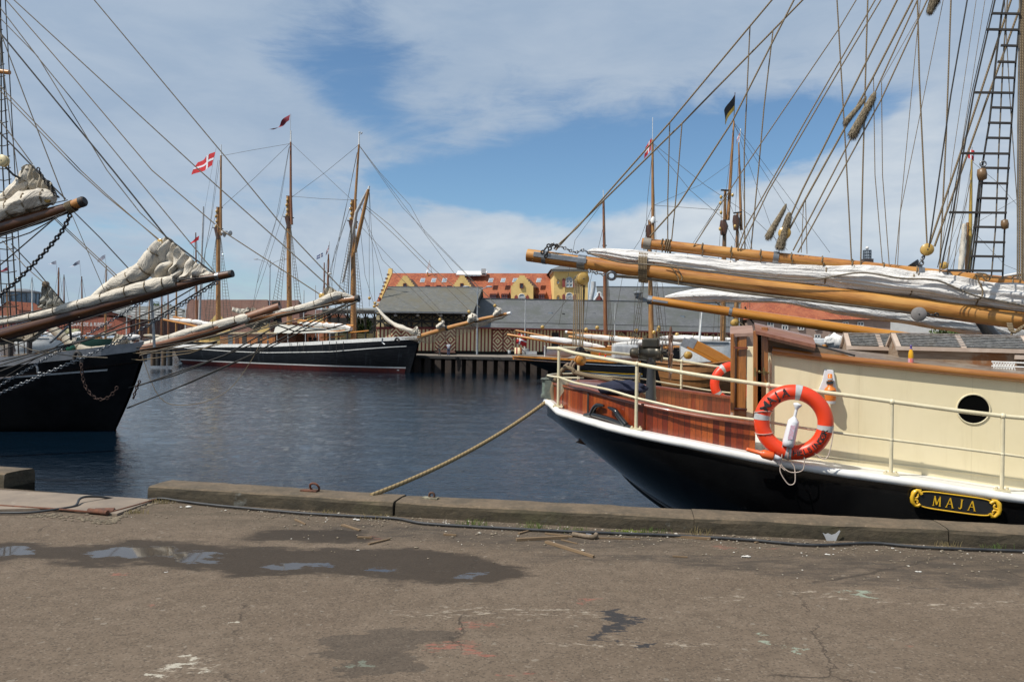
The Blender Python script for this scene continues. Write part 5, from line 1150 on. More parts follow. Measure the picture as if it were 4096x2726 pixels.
# chafing gear
def baggy(pts, r0, r1, seed, wv=-.05, n=2600):
    rn = random.Random(seed); a, b = mpl(*pts[0], wv), mpl(*pts[1], wv); d = (b - a).normalized(); s_ = d.cross(MVv).normalized(); L = (b - a).length; mb = MB()
    mb.tube([a.lerp(b, k / 8) for k in range(9)], [lerp(r0, r1, k / 8) * .75 * (.6 if k in (0, 8) else 1) for k in range(9)], 10)
    for i in range(n):
        t = rn.random(); th = rn.uniform(0, 2 * pi); R = lerp(r0, r1, t) * (.55 if t < .05 or t > .97 else 1) * rn.uniform(.8, 1.15); c = a + d * L * t; o_ = s_ * cos(th) + MVv * sin(th)
        e_ = c + o_ * R + V((0, 0, -.045)) + d * rn.uniform(-.01, .03); q_ = d.cross(o_) * .004; r1_ = c + o_ * R * .6
        mb.face([r1_ - q_, r1_ + q_, e_])
    return mb.build('chafing_gear', fuzz, ship, smooth=False)
baggy([(3145, 815), (3070, 945)], .020, .055, 1); baggy([(3158, 850), (3118, 990)], .045, .075, 2); baggy([(3465, 385), (3378, 490)], .012, .045, 3, n=1600); baggy([(3500, 370), (3405, 545)], .045, .075, 4); baggy([(3745, -20), (3718, 42)], .075, .045, 5, n=1400)
# rope coil on the right, hanging from boom
mb = MB()
for k in range(4): mb.tube(smooth([mpl(4030 + k * 5, 1290, -.15), mpl(4040 + k * 6, 1322 + k * 3, -.17), mpl(4070, 1326 - k * 3, -.17), mpl(4100, 1298, -.15)], 5), .011, 6)
mb.tube([mpl(4050, 1325, -.16), mpl(4032, 1380, -.16), mpl(4040, 1450, -.16)], .012, 6); mb.build('hanging_coil', rope_tan, ship)
mb = MB().tube(smooth([mpl(x, y, -.15) for x, y in [(3900, 1095), (3915, 1125), (3930, 1160), (3925, 1190), (3900, 1200)]], 5), .009, 6); mb.tube(smooth([mpl(x, y, -.15) for x, y in [(3905, 1092), (3940, 1095), (3960, 1110), (3950, 1122), (3935, 1112), (3925, 1095)]], 5), .009, 6); mb.build('rope_bight', rope_tan, ship)
# mast, off to the right
MB().tube([mpt(11.4, 0, -.5), mpt(11.4, 0, 20)], .17, 16).build('mast', mast_mat, ship)
# ------------------------------------------------ ketch moored outside the near ship: boom, furled sail, davits, hull hidden behind
NW = 5.6
def npl(px, py, wv=NW): return mpl(px, py, wv)
ket = thing('moored_ketch', 'vessel moored beyond the near ship, showing only its varnished boom and furled sail', 'ship', mpt(8, NW, WZ))
nb2, NP = spar((2592, 1198), (4096, 1420), .085, .125, NW, 'boom', varn, parent=ket)
spband(2600, NP, .089, .09, parent=nb2, mt=steel_bright, name='end_cap')
mb = MB(); a, b = onb(2612, r=0, P=NP), onb(2672, r=0, P=NP); mb.bar(a - MVv * .086, b - MVv * .088, .008, .045, (0, 0, 1)); mb.build('side_strap', steel_bright, nb2, smooth=False)
for px in (2922,): spband(px, NP, .098, .06, parent=nb2)
mb = MB(); a, b = onb(4005, r=0, P=NP), onb(4110, r=0, P=NP); mb.bar(a - MVv * .122, b - MVv * .125, .01, .06, (0, 0, 1)); mb.build('side_strap', steel, nb2, smooth=False)
cen = [npl(x, y) for x, y in [(2660, 1188), (2740, 1182), (2860, 1180), (3000, 1188), (3150, 1196), (3300, 1222), (3500, 1245), (3650, 1262), (3800, 1285), (3950, 1300), (4096, 1330), (4300, 1360), (4700, 1420)]]
furled(cen, [(0, .02), (.06, .07), (.15, .13), (.25, .10), (.35, .10), (.5, .15), (.7, .2), (1, .3)], 1.0, 8.1, sail_white, nb2, ties=(.30, .42, .55, .66, .78), nseg=160, m=30, fold=.22)
for px in (3125, 3582, 3590): lashing(px, NP, .09, 1, 'lashing', nb2, rr=.007)
disc_block(npl(2938, 1290), .075, .1, nf + MU * .3, parent=ket); disc_block(npl(2752, 1420, 4.6), .075, .12, nf + MU * .3, parent=ket)
MB().tube([npl(2800, 1154), npl(3000, 1324)], .011, 6).build('sheet', rope_tan, ket); MB().tube([npl(2980, 1226), npl(2996, 1270), npl(3025, 1305)], .016, 6).build('sheet', rope_dark, ket)
MB().tube([npl(2750, 1405, 4.6), npl(2715, 1440, 4.6)], .01, 6).build('sheet', rope_tan, ket)
# black davit spar at the right
MB().tube([npl(3650, 1050, 4.2), npl(3690, 1100, 4.2)], [.10, .07], 10).build('black_blade', iron, ket)
MB().tube(smooth([npl(x, y, 3.4) for x, y in [(3790, 1190), (3890, 1240), (3960, 1330), (4020, 1400), (4096, 1470), (4300, 1640)]], 5), [.06, .09, .11, .13, .14], 14).build('black_davit', iron, ket)
# hull of the ketch
A = mpt(5.2, 5.9, 0); mb = MB(); rows = []
def kh(s, side, f):
    b = interp([(0, 1.2), (1, 1.7), (4, 2.1), (12, 2.0), (16, .05)], s); zr = interp([(0, .35), (5, .1), (16, .9)], s); zk = interp([(0, -.6), (2, -2.6), (16, -3)], s)
    return mpt(5.2 + s, 5.9 + side * b * (1 - f ** 2.4) ** .5, lerp(zr, zk, f))
ss3 = [0, .3, 1, 2, 4, 7, 10, 12, 14, 15, 16]; ff3 = [0, .1, .3, .5, .7, .85, .95, 1]
for sd in (-1, 1): mb.grid([[kh(s, sd, f) for s in ss3] for f in ff3], flip=sd > 0)
mb.face([kh(0, -1, f) for f in ff3] + [kh(0, 1, f) for f in reversed(ff3)][1:]); mb.grid([[kh(s, -1, 0) for s in ss3], [kh(s, 1, 0) for s in ss3]])
mb.build('hull', black_hull, ket)
MB().tube([mpt(13, NW, 0), mpt(13, NW, 17)], .14, 12).build('mast', mast_mat, ket)
# wooden davits with the clinker boat
for i, (wv, x0) in enumerate(((4.4, 2762), (5.2, 2735))):
    mb = MB(); P = [npl(x0, 1368, wv), npl(x0 + 55, 1395, wv), npl(x0 + 120, 1430, wv), npl(x0 + 190, 1475, wv), npl(x0 + 270, 1530, wv)]
    for a, b in zip(P, P[1:]): mb.bar(a, b + (b - a).normalized() * .02, .11, .17)
    dv = mb.build('davit', varn, ket, smooth=False, bevel=.01)
    MB().bar(P[0] - (P[1] - P[0]).normalized() * .03, P[0] + (P[1] - P[0]).normalized() * .10, .12, .18).build('end_fitting', steel_bright, dv, smooth=False)
# clinker boat
bo = thing('clinker_boat', 'varnished wooden clinker boat hanging from the davits behind the steering wheel', 'boat', npl(2800, 1600, 4.6))
bs, bn = npl(2610, 1490, 4.7), npl(2925, 1440, 4.7)
def cb_(t, side, f):
    """t 0 stern .. 1 bow"""
    p = npl(lerp(2630, 2990, t), lerp(1448, 1432, t) + 16 * sin(pi * t), 4.7); b = .70 * (max(sin(pi * min(t * .88 + .12, 1)), 0.02) ** .7); dz = .95 * f
    return p + MVv * side * b * (1 - max(f, 0) ** 2.2) ** .55 - V((0, 0, dz)) + MU * (.25 * f * (1 if t < .5 else -1) * abs(2 * t - 1) ** 2)
np_ = 7
for sd in (-1, 1):
    for k in range(np_):
        f0, f1 = k / np_, (k + 1) / np_; mb = MB()
        mb.grid([[cb_(t / 16, sd, f) + MVv * sd * o_ for t in range(17)] for f, o_ in ((f0, -.004), (f1, .012), (f1, -.01))], flip=sd > 0); mb.build('plank', clinker, bo, smooth=False)
mb = MB(); mb.grid([[cb_(t / 16, -1, .25) for t in range(17)], [cb_(t / 16, 1, .25) for t in range(17)]]); mb.build('floor', clinker, bo, smooth=False)
for sd in (-1, 1): MB().tube([cb_(t / 16, sd, -.01) for t in range(17)], .022, 6).build('gunwale', clinker, bo)
MB().tube([cb_(0, 0, f) for f in (0, .3, .6, .9)], .03, 6).build('stem', clinker, bo)
# ------------------------------------------------ generic wooden ships
class Ship:
    def __init__(s, name, label, A, B, hb, zr, wt, rake_b=.06, rake_s=.05, hullm=None, zb=WZ - .6, full=2.4, cat='ship', group=None, n=36, cap=white_paint, capw=.22, caph=.16, ends=0.0, deckd=.7):
        A, B = V((*A, 0)), V((*B, 0)); s.A, s.B, s.hb, s.zr, s.wt, s.zb = A, B, hb, zr, wt, zb; s.u = (B - A).normalized(); s.v = V((-s.u.y, s.u.x, 0)); s.L = (B - A).length; s.rb, s.rs, s.full = rake_b, rake_s, full
        if s.v.y < 0: s.v = -s.v
        s.o = thing(name, label, cat, A.lerp(B, .5) + V((0, 0, WZ)), group)
        T = [i / n for i in range(n + 1)]; T = [.5 - .5 * cos(pi * t) for t in T]; s.T = T; Fq = [0, .08, .2, .35, .5, .65, .8, .92, 1]
        mb = MB(); hm = hullm or planked
        for sd in (-1, 1):
            rows = [[s.P(t, sd, f) for t in T] for f in Fq]; uv = [[(t * s.L, -(f * (interp(zr, t) - zb))) for t in T] for f in Fq]; mb.grid(rows, uv, flip=sd > 0)
        mb.face([s.P(0, -1, f) for f in Fq] + [s.P(0, 1, f) for f in reversed(Fq)][:-1]); s.hull = mb.build('hull', hm, s.o)
        mb = MB()
        for sd in (-1, 1):
            a = [s.P(t, sd, 0) for t in T]; off = [V((0, 0, caph * .35))] * len(T)
            mb.grid([[p - s.v * sd * capw + V((0, 0, caph * .4)) for p in a], [p + s.v * sd * .05 + V((0, 0, caph * .4)) for p in a], [p + s.v * sd * .05 - V((0, 0, caph)) for p in a]], flip=sd < 0)
            mb.grid([[p - s.v * sd * capw + V((0, 0, caph * .4)) for p in a], [p - s.v * sd * capw - V((0, 0, deckd)) for p in a]], flip=sd > 0)
        mb.build('rail_cap', cap, s.o, smooth=False)
        MB().grid([[s.P(t, sd, 0) - V((0, 0, deckd)) for t in T] for sd in (-1, 1)]).build('deck', teak, s.o, smooth=False)
    def P(s, t, sd, f, out=0.0):
        z = lerp(interp(s.zr, t), s.zb, f); w = s.hb * interp(s.wt, t) * (1 - f ** s.full * interp([(0, .85), (.3, .25), (.7, .25), (1, .8)], t)); 
        x = lerp(s.rs * f, 1 - s.rb * f ** 1.3, t); return s.A + s.u * (x * s.L) + s.v * sd * (w + out) + V((0, 0, z))
    def stripe(s, name, mt, zf, h, t0=0., t1=1., out=.03, sides=(-1,), parent=None):
        T = [lerp(t0, t1, i / 30) for i in range(31)]; mb = MB()
        for sd in sides:
            def q(t, z): 
                f = (interp(s.zr, t) - z) / (interp(s.zr, t) - s.zb); return s.P(t, sd, max(f, 0), out)
            mb.grid([[q(t, zf(t) + h / 2) for t in T], [q(t, zf(t) - h / 2) for t in T]], flip=sd > 0)
        mb.build(name, mt, parent or s.o)
    def pl(s, px, py, w=0.0): return onpl(px, py, s.A + s.v * w, s.v)
    def tube(s, name, pts, r, mt=rope_far, w=0.0, n=5, parent=None, sm=False, **k):
        P = [s.pl(x, y, w) for x, y in pts]
        if sm: P = smooth(P, 5)
        return MB().tube(P, r, n, **k).build(name, mt, parent or s.o)
    def mast(s, x0, y0, x1, y1, r0, r1, mt=mast_mat, w=0.0, name='mast'):
        a = s.pl(x1, y1, w); b = s.pl(x0, y0, w); return MB().tube([a.lerp(b, i / 6) for i in range(7)], [lerp(r1, r0, i / 6) for i in range(7)], 10).build(name, mt, s.o)
    def ratl(s, top, bl, br, n, w=0.0, r=.03, nm='shroud', k=3, mt=rope_far, rr=.022):
        """shroud gang fanning from top down to bl..br in px, with ratlines"""
        T_ = s.pl(*top, w); mbs = MB()
        for i in range(k):
            x = lerp(bl[0], br[0], i / (k - 1)), lerp(bl[1], br[1], i / (k - 1)); MB().tube([T_, s.pl(*x, w)], r, 5).build('shroud', mt, s.o)
        for j in range(1, n):
            f = j / n * .88 + .1; a, b = s.pl(lerp(top[0], bl[0], f), lerp(top[1], bl[1], f), w), s.pl(lerp(top[0], br[0], f), lerp(top[1], br[1], f), w)
            mbs.tube([a, (a + b) / 2 - V((0, 0, .03)), b], rr, 4)
        mbs.build('ratlines', mt, s.o)
def sheet_sail(top, bot, nf_, amp, seed, mt, parent, n=90, m=10, name='furled_jib', nrm=V((0, 1, 0)), droop=.12, thick=.5):
    """bunched sail hanging in folds between two polylines"""
    T, B_ = resample(smooth(top, 6), n), resample(smooth(bot, 6), n); mb = MB()
    for lay in (-1, 1):
        rows = []; uvs = []
        for j in range(m + 1):
            v = j / m; row = []; ur = []
            for i in range(n + 1):
                u = i / n; p = T[i].lerp(B_[i], v); d = (B_[i] - T[i]); env = sin(pi * min(max(v, .0), 1)) ** .6 * .9 + .1
                fo = .45 * sin(2 * pi * nf_ * u + 4.5 * noise.noise(V((u * 4, v * 2.2 + seed, 0)))) + 1.1 * (1 - 2.4 * abs(noise.noise(V((u * nf_ * .9 + v * 1.5, v * 1.6, seed)))))
                al = (T[min(i + 1, n)] - T[max(i - 1, 0)]).normalized()
                p = p + nrm * (amp * fo * env + lay * thick * amp * env) + al * (amp * .35 * sin(2 * pi * nf_ * u + 1.1) * env) + V((0, 0, -droop * sin(pi * v) + amp * .4 * noise.noise(V((u * 7, v * 4, seed + 9)))))
                row.append(p); ur.append((u * 3, v))
            rows.append(row); uvs.append(ur)
        mb.grid(rows, uvs, flip=lay > 0)
    return mb.build(name, mt, parent)
def flag(o, c, wv, hv, mt, parent, cross=None, name='flag', wave=.12, n=12, taper=0.0, seed=0, border=None):
    """cloth from hoist point c along wv, hoist direction hv (down)"""
    wv, hv = V(wv), V(hv); nr = wv.cross(hv).normalized(); 
    def q(u, v, off=0): 
        k = 1 - taper * u; vv = .5 + (v - .5) * k; return c + wv * u + hv * vv + nr * (wave * wv.length * sin(u * 6 + v * 2 + seed) * (.2 + u) + off) + hv * .15 * u * u
    mb = MB(); mb.grid([[q(i / n, j / 6) for i in range(n + 1)] for j in range(7)]); f = mb.build(name, mt, parent)
    if cross:
        mb = MB()
        for off in (-.012, .012):
            k = [i / n for i in range(n + 1)]; mb.grid([[q(u, .42, off) for u in k], [q(u, .58, off) for u in k]]); mb.grid([[q(.30, j / 6, off), q(.40, j / 6, off), q(.46, j / 6, off)] for j in range(7)])
        mb.build('white_cross', cross, f)
    if border:
        mb = MB(); k = [i / n for i in range(n + 1)]
        for off in (-.012, .012): mb.grid([[q(u, .68, off) for u in k], [q(u, 1, off) for u in k]])
        mb.build('border', border, f)
    return f
def furl_on(s, pts, r, seed, mt, nties=0, parent=None, w=0.0, name='furled_sail', fold=.18, flat=1.0):
    cen = [s.pl(x, y, w) for x, y in pts]; t_ = [(i + 1) / (nties + 1) for i in range(nties)]
    sl_, C = furled(cen, [(i / (len(r) - 1), q) for i, q in enumerate(r)], flat, seed, mt, parent or s.o, name=name, ties=t_, nseg=max(40, len(pts) * 14), m=20, fold=fold)
    if nties:
        mb = MB()
        for t in t_:
            i = int(t * (len(C) - 1)); c = C[i]; d = (C[min(i + 1, len(C) - 1)] - C[i - 1]).normalized(); a = d.cross(V((0, 0, 1))).normalized(); b = a.cross(d); rr = interp([(i / (len(r) - 1), q) for i, q in enumerate(r)], t) * .92
            mb.tube([c + (a * cos(2 * pi * k / 12) * .9 + b * sin(2 * pi * k / 12) * flat) * rr for k in range(13)], max(.012, rr * .09), 4, caps=False)
        mb.build('sail_ties', rope_tan, sl_)
    return sl_
# ---- C: black ship at the left, bow to the right
C_ = Ship('sailing_ship', 'black wooden ship at the left with white rail, its bowsprit reaching right across the basin', (-41, 36.2), (-15.05, 32.2), 2.9, [(0, 1.6), (.3, .3), (.6, .25), (.8, .55), (.92, .95), (1, 1.32)], [(0, .5), (.2, .9), (.5, 1), (.75, .92), (.88, .65), (.95, .36), (1, .04)], rake_b=.065, hullm=black_hull, cap=M('grey_rail_paint', (.24, .24, .25), (.16, .17, .18), 3, rough=.5), caph=.26, capw=.25, zb=WZ - .8)
C_.stripe('white_line', white_dull, lambda t: interp([(.6, -.35), (.8, -.15), (.97, .28)], t), .07, .5, .965)
C_.stripe('boot_top', red_boot, lambda t: WZ - .3, .55, .05, .99)
c = C_
sp1 = c.tube('bowsprit', [(430, 1440), (560, 1402), (830, 1325), (1120, 1225)], [.26, .24, .21, .17], spar_red, n=14)
jb = c.tube('jib_boom', [(700, 1348), (960, 1280), (1100, 1262), (1330, 1206), (1432, 1194)], [.15, .15, .15, .14, .13], wood('orange_spar', (.30, .12, .035), (.18, .06, .02), (.36, .17, .06), rough=.35, coat=.4), n=14)
MB().tube([c.pl(1422, 1195), c.pl(1437, 1193)], .14, 14).build('spar_end', iron_dull, jb); 
mb = MB(); mb.bar(c.pl(1103, 1205), c.pl(1112, 1292), .10, .30, c.u); mb.build('cap_iron', iron_dull, c.o, smooth=False)
MB().bar(c.pl(528, 1380, 0), c.pl(560, 1432, 0), .5, .34, (0, 1, 0)).build('stem_head', spar_red, c.o, smooth=False)
furl_on(c, [(560, 1385), (640, 1362), (760, 1330), (880, 1298), (985, 1272), (1010, 1268)], [.12, .16, .19, .21, .2, .1], 2.2, sail_cream, 6, w=-.05)
furl_on(c, [(1095, 1250), (1180, 1236), (1260, 1215), (1330, 1186), (1370, 1180), (1420, 1192)], [.08, .13, .15, .2, .14, .03], 5.2, sail_cream, 4, w=-.05)
sheet_sail([c.pl(*p) for p in ((985, 1240), (1010, 1228), (1040, 1245), (1072, 1270))], [c.pl(*p) for p in ((975, 1290), (995, 1308), (1030, 1320), (1062, 1290))], 5, .13, 1, sail_tan, c.o, nrm=c.v)
sheet_sail([c.pl(*p) for p in ((928, 1228), (950, 1232), (975, 1234), (992, 1228))], [c.pl(*p) for p in ((932, 1240), (950, 1246), (975, 1246), (995, 1236))], 2, .08, 8, sail_cream, c.o, nrm=c.v)
sheet_sail([c.pl(*p) for p in ((1298, 1152), (1318, 1145), (1350, 1165), (1395, 1190))], [c.pl(*p) for p in ((1290, 1196), (1310, 1205), (1345, 1215), (1385, 1204))], 7, .13, 3, sail_tan, c.o, nrm=c.v)
furl_on(c, [(205, 1312), (250, 1345), (300, 1382), (340, 1398), (400, 1400), (450, 1392), (480, 1370), (500, 1345)], [.16, .2, .2, .16, .16, .16, .18, .1], 9, sail_tan, 5, w=-.2)
sheet_sail([c.pl(*p) for p in ((455, 1345), (470, 1335), (500, 1345), (520, 1368))], [c.pl(*p) for p in ((450, 1390), (470, 1398), (500, 1396), (525, 1392))], 5, .12, 6, sail_tan, c.o, nrm=c.v)
# fore deck furniture
disc_block(c.pl(283, 1392, -.6), .16, .2, -c.v, 'green_drum', grn, c.o)
for pts, r_ in (([(133, 1445), (150, 1470), (152, 1490), (165, 1490)], .05), ([(300, 1455), (298, 1425), (308, 1408), (322, 1420), (326, 1450)], .07)): c.tube('anchor_fitting', pts, r_, steel if r_ < .06 else iron_dull, w=-1.9, n=8, sm=True)
chain([c.pl(x, y, -2.6) for x, y in ((325, 1452), (330, 1500), (345, 1550), (380, 1590), (420, 1595), (455, 1570), (470, 1545))], .18, .022, 'anchor_chain', M('dark_rusty_chain', (.05, .025, .018), None, 9, rough=.9), c.o)
chain([c.pl(x, y, -1.0) for x, y in ((560, 1520), (540, 1570), (533, 1595))], .16, .026, 'anchor_chain', MC['dark_rusty_chain'], c.o)
for x, y0, y1 in ((42, 1365, 1445), (118, 1362, 1440)): c.tube('rigging_post', [(x, y0), (x, y1)], .10, iron_dull, w=-1.2, n=8); 
# masts out of view to the left, stays down to the bowsprit
for x, r_ in ((-900, .26), (-1700, .25)): MB().tube([c.pl(x, 1420), c.pl(x, -1500)], [r_, .12], 10).build('mast', mast_mat, c.o)
def stay(s, pts, r, mt=rope_grey, ex=0, w=0, name='stay', **k):
    if ex:
        (x0, y0), (x1, y1) = pts[0], pts[1]; d = math.hypot(x1 - x0, y1 - y0); pts = [(x0 - (x1 - x0) / d * ex, y0 - (y1 - y0) / d * ex)] + list(pts)
    return s.tube(name, pts, r, mt, w=w, **k)
stay(c, [(377, 0), (947, 681), (1140, 915), (1400, 1190)], .024, ex=1500); stay(c, [(56, 0), (795, 678), (1100, 950), (1318, 1148)], .024, ex=1200); stay(c, [(24, 0), (310, 330), (608, 681), (900, 930), (1288, 1182)], .022, rope_tan, ex=1100)
disc_block(c.pl(1288, 1183), .12, .1, -c.v, parent=c.o)
for pts, r_, m2 in (([(985, 1128), (1105, 1300)], .0, None),):
    pass
for pts, r_, m2 in (([(1330, 1215), (1108, 1262), (900, 1330), (560, 1420)], .03, rope_grey), ([(1430, 1205), (1330, 1240), (1100, 1300), (800, 1378), (560, 1408)], .025, rope_grey), ([(1395, 1210), (1112, 1335), (700, 1500), (515, 1550)], .028, rope_dark),
                    ([(1385, 1215), (1000, 1420), (720, 1545), (508, 1632)], .028, rope_dark), ([(1420, 1210), (1120, 1370), (760, 1530), (514, 1628)], .024, rope_dark), ([(1110, 1300), (900, 1420), (545, 1545)], .03, iron_dull), ([(1110, 1290), (820, 1392), (560, 1412), (300, 1402), (0, 1425)], .02, rope_tan), ([(1108, 1285), (760, 1412), (560, 1440), (480, 1430)], .02, rope_tan),
                    ([(1105, 1270), (860, 1345), (600, 1392), (340, 1440), (60, 1470), (-200, 1500)], .025, rope_dark), ([(1100, 1250), (700, 1365), (420, 1402), (0, 1440), (-200, 1455)], .022, rope_dark), ([(1110, 1300), (1180, 1325), (1300, 1318), (1400, 1290)], .03, rope_dark), ([(560, 1400), (640, 1590), (760, 1618), (900, 1570), (1000, 1450), (1060, 1330)], .014, rope_tan)):
    c.tube('stay', pts, r_, m2, w=-.3, sm=len(pts) > 4)
# shrouds at the far left edge
for x0, x1, r_ in ((-30, 10, .03), (0, 42, .03), (-14, 66, .03), (10, 90, .022)): c.tube('shroud', [(x0, -200), (x1 - 35, 600), (x1 + 10, 1440)], r_, rope_dark, w=1.5)
mb = MB()
for k in range(26):
    y = 120 + k * 46; xa, xb = -20 + k * 1.0, 10 + k * 2.7; mb.tube([c.pl(xa - 10, y, 1.5), c.pl((xa + xb) / 2, y + 4, 1.5), c.pl(xb, y - 2, 1.5)], .022, 4)
mb.build('ratlines', rope_dark, c.o)
MB().tube([c.pl(-60, 278, 1.2), c.pl(38, 290, 1.2)], .10, 10).build('yard', varn, c.o)
# ---- B: nearer ship, hull just outside the left edge
B_ = Ship('sailing_ship', 'ship whose dark varnished jib boom with bunched cream sails enters from the left edge', (-38, 24.5), (-16.6, 20.3), 2.6, [(0, 1.5), (.4, .2), (.8, .5), (1, 1.1)], [(0, .5), (.2, .9), (.5, 1), (.8, .8), (.94, .35), (1, .04)], hullm=black_hull, cap=white_dull)
b = B_
bsp = b.tube('bowsprit', [(-420, 1470), (0, 1343), (420, 1225), (640, 1165), (800, 1120), (928, 1094)], [.17, .165, .15, .13, .10, .085], spar_dark, n=14)
MB().tube([b.pl(918, 1096), b.pl(931, 1093)], .086, 14).build('spar_end', iron_dull, bsp)
MB().tube([b.pl(866, 1107), b.pl(880, 1104)], .10, 14).build('spar_band', steel_bright, bsp)
furl_on(b, [(-300, 1340), (0, 1290), (160, 1258), (320, 1218), (480, 1175), (620, 1140), (700, 1122)], [.06, .07, .10, .13, .15, .17, .12], 1.2, sail_cream, 9, w=-.08)
furl_on(b, [(360, 1200), (440, 1150), (520, 1110), (580, 1075), (620, 1010), (640, 968)], [.05, .14, .19, .22, .20, .10], 6.6, sail_cream, 4, w=-.02, fold=.25)
sheet_sail([b.pl(*p) for p in ((640, 962), (665, 945), (720, 990), (800, 1060), (860, 1096))], [b.pl(*p) for p in ((560, 1085), (620, 1115), (690, 1120), (760, 1128), (840, 1112))], 10, .13, 2, sail_cream, b.o, nrm=b.v, n=160, m=22, droop=.06)
sheet_sail([b.pl(*p) for p in ((500, 1090), (527, 1085), (555, 1110), (590, 1140))], [b.pl(*p) for p in ((500, 1135), (520, 1160), (550, 1170), (580, 1150))], 5, .10, 4, sail_tan, b.o, nrm=b.v)
sheet_sail([b.pl(*p) for p in ((172, 1135), (182, 1132), (215, 1165), (258, 1212))], [b.pl(*p) for p in ((148, 1225), (175, 1235), (215, 1240), (248, 1228))], 7, .12, 7, sail_grey, b.o, nrm=b.v)
furl_on(b, [(0, 1365), (40, 1350), (90, 1345), (120, 1350), (150, 1330), (180, 1310)], [.10, .14, .12, .14, .10, .08], 4.4, sail_tan, 3, w=.6, fold=.3)
disc_block(b.pl(482, 1127), .09, .08, -b.v + V((.3, 0, 0)), parent=b.o); disc_block(b.pl(183, 1137), .08, .08, -b.v, parent=b.o, mt=MC['worn_pipe']); disc_block(b.pl(642, 966), .07, .07, -b.v, parent=b.o)
chain([b.pl(870, 1128), b.pl(500, 1350), b.pl(0, 1572), b.pl(-300, 1700)], .115, .016, 'bobstay_chain', steel, b.o)
chain([b.pl(590, 1200), b.pl(540, 1225), b.pl(380, 1320), b.pl(0, 1540), b.pl(-250, 1680)], .10, .013, 'bobstay_chain', steel, b.o)
b.tube('dolphin_striker', [(606, 1190), (612, 1290), (618, 1388)], .035, steel); b.tube('steel_rod', [(272, 1305), (200, 1370)], .03, steel_bright); b.tube('dolphin_striker', [(276, 1265), (285, 1360)], .03, iron_dull)
for pts, r_, ex in (([(0, 30), (156, 235), (521, 681), (862, 1092)], .013, 900), ([(0, 72), (150, 225), (300, 470), (428, 681), (560, 850), (662, 945)], .012, 900)): stay(b, pts, r_, rope_grey, ex=ex)
stay(b, [(0, 130), (452, 681), (664, 946), (860, 1096)], .020, rope_dark, ex=900)
for dx in (0, 9): stay(b, [(dx, 362 - dx), (310 + dx * 1.4, 681), (420 + dx, 780), (642, 962 + dx * .5)], .012, rope_tan, ex=900)
for pts, r_, m2 in (([(-300, 1305), (0, 1275), (400, 1188), (700, 1120), (865, 1105)], .018, iron_dull), ([(780, 1148), (640, 1230), (340, 1360), (0, 1445)], .017, iron_dull), ([(855, 1128), (617, 1275), (250, 1390), (-200, 1560)], .02, iron_dull), ([(530, 1218), (300, 1290), (0, 1345 + 58)], .015, iron_dull), ([(617, 1275), (280, 1375), (0, 1460), (-200, 1500)], .015, iron_dull),
                    ([(285, 1350), (130, 1440), (-100, 1580)], .012, iron_dull), ([(0, 1352), (130, 1400), (300, 1425), (430, 1430)], .012, rope_grey), ([(214, 872), (482, 1127)], .011, rope_tan), ([(222, 872), (488, 1120)], .011, rope_tan), ([(290, 841), (400, 950), (527, 1087)], .014, rope_dark), ([(45, 975), (145, 1080), (258, 1215)], .013, rope_dark), ([(10, 962), (100, 1065), (183, 1137)], .010, rope_tan)):
    b.tube('stay', pts, r_, m2, w=-.12)
for x, r_ in ((-1250, .2),): MB().tube([b.pl(x, 1500), b.pl(x, -2500)], [r_, .12], 10).build('mast', mast_mat, b.o)
# ---- A: nearest of the left ships, only its bowsprit end in view
A_ = Ship('sailing_ship', 'ship whose bowsprit with crumpled grey sail and dark chain shows at upper left', (-36, 18.0), (-15.8, 15.2), 2.4, [(0, 1.6), (.4, .6), (1, 1.6)], [(0, .5), (.2, .9), (.5, 1), (.8, .8), (.94, .35), (1, .04)], hullm=black_hull, cap=white_dull)
a = A_
asp = a.tube('bowsprit', [(-900, 1110), (0, 913), (150, 870), (270, 832), (338, 803)], [.15, .13, .12, .095, .085], spar_dark, n=14)
MB().tube([a.pl(285, 825), a.pl(325, 808)], .092, 14).build('worn_end', varn_old, asp); MB().tube([a.pl(322, 810), a.pl(334, 805), a.pl(341, 802)], [.095, .095, .07], 14).build('end_cap', iron_dull, asp)
furl_on(a, [(-300, 930), (-60, 870), (40, 835), (110, 810), (180, 790), (215, 800)], [.14, .16, .17, .19, .16, .08], 3.1, sail_cream, 4, w=-.05, fold=.38)
furl_on(a, [(-60, 840), (0, 805), (50, 775), (95, 735), (115, 690), (112, 662)], [.06, .10, .13, .15, .12, .07], 7.7, sail_cream, 2, w=.1, fold=.34)
sheet_sail([a.pl(*p) for p in ((82, 668), (118, 655), (150, 690), (208, 732))], [a.pl(*p) for p in ((70, 770), (130, 800), (170, 790), (200, 770))], 6, .10, 5, sail_tan, a.o, nrm=a.v, n=120, m=16)
disc_block(a.pl(12, 643, -.2), .105, .09, -a.v, parent=a.o, mt=M('cream_block', (.62, .52, .30), (.55, .45, .25), 9, rough=.5)); disc_block(a.pl(193, 798, -.1), .06, .07, -a.v, parent=a.o)
chain([a.pl(283, 855), a.pl(240, 935), a.pl(130, 1060), a.pl(0, 1180), a.pl(-200, 1330)], .105, .018, 'bobstay_chain', iron, a.o)
chain([a.pl(x, y, -.1) for x, y in ((150, 670), (165, 700), (185, 730), (215, 770), (235, 790))], .09, .012, 'hank_chain', iron_dull, a.o)
for pts, r_, ex in (([(0, 482), (60, 560), (130, 656)], .010, 700), ([(7, 143), (100, 390), (213, 681), (259, 800)], .010, 700), ([(13, 278), (40, 480), (75, 720)], .008, 500)): stay(a, pts, r_, rope_grey, ex=ex)
stay(a, [(0, 530), (109, 643), (180, 715), (262, 795)], .014, rope_dark, ex=700)
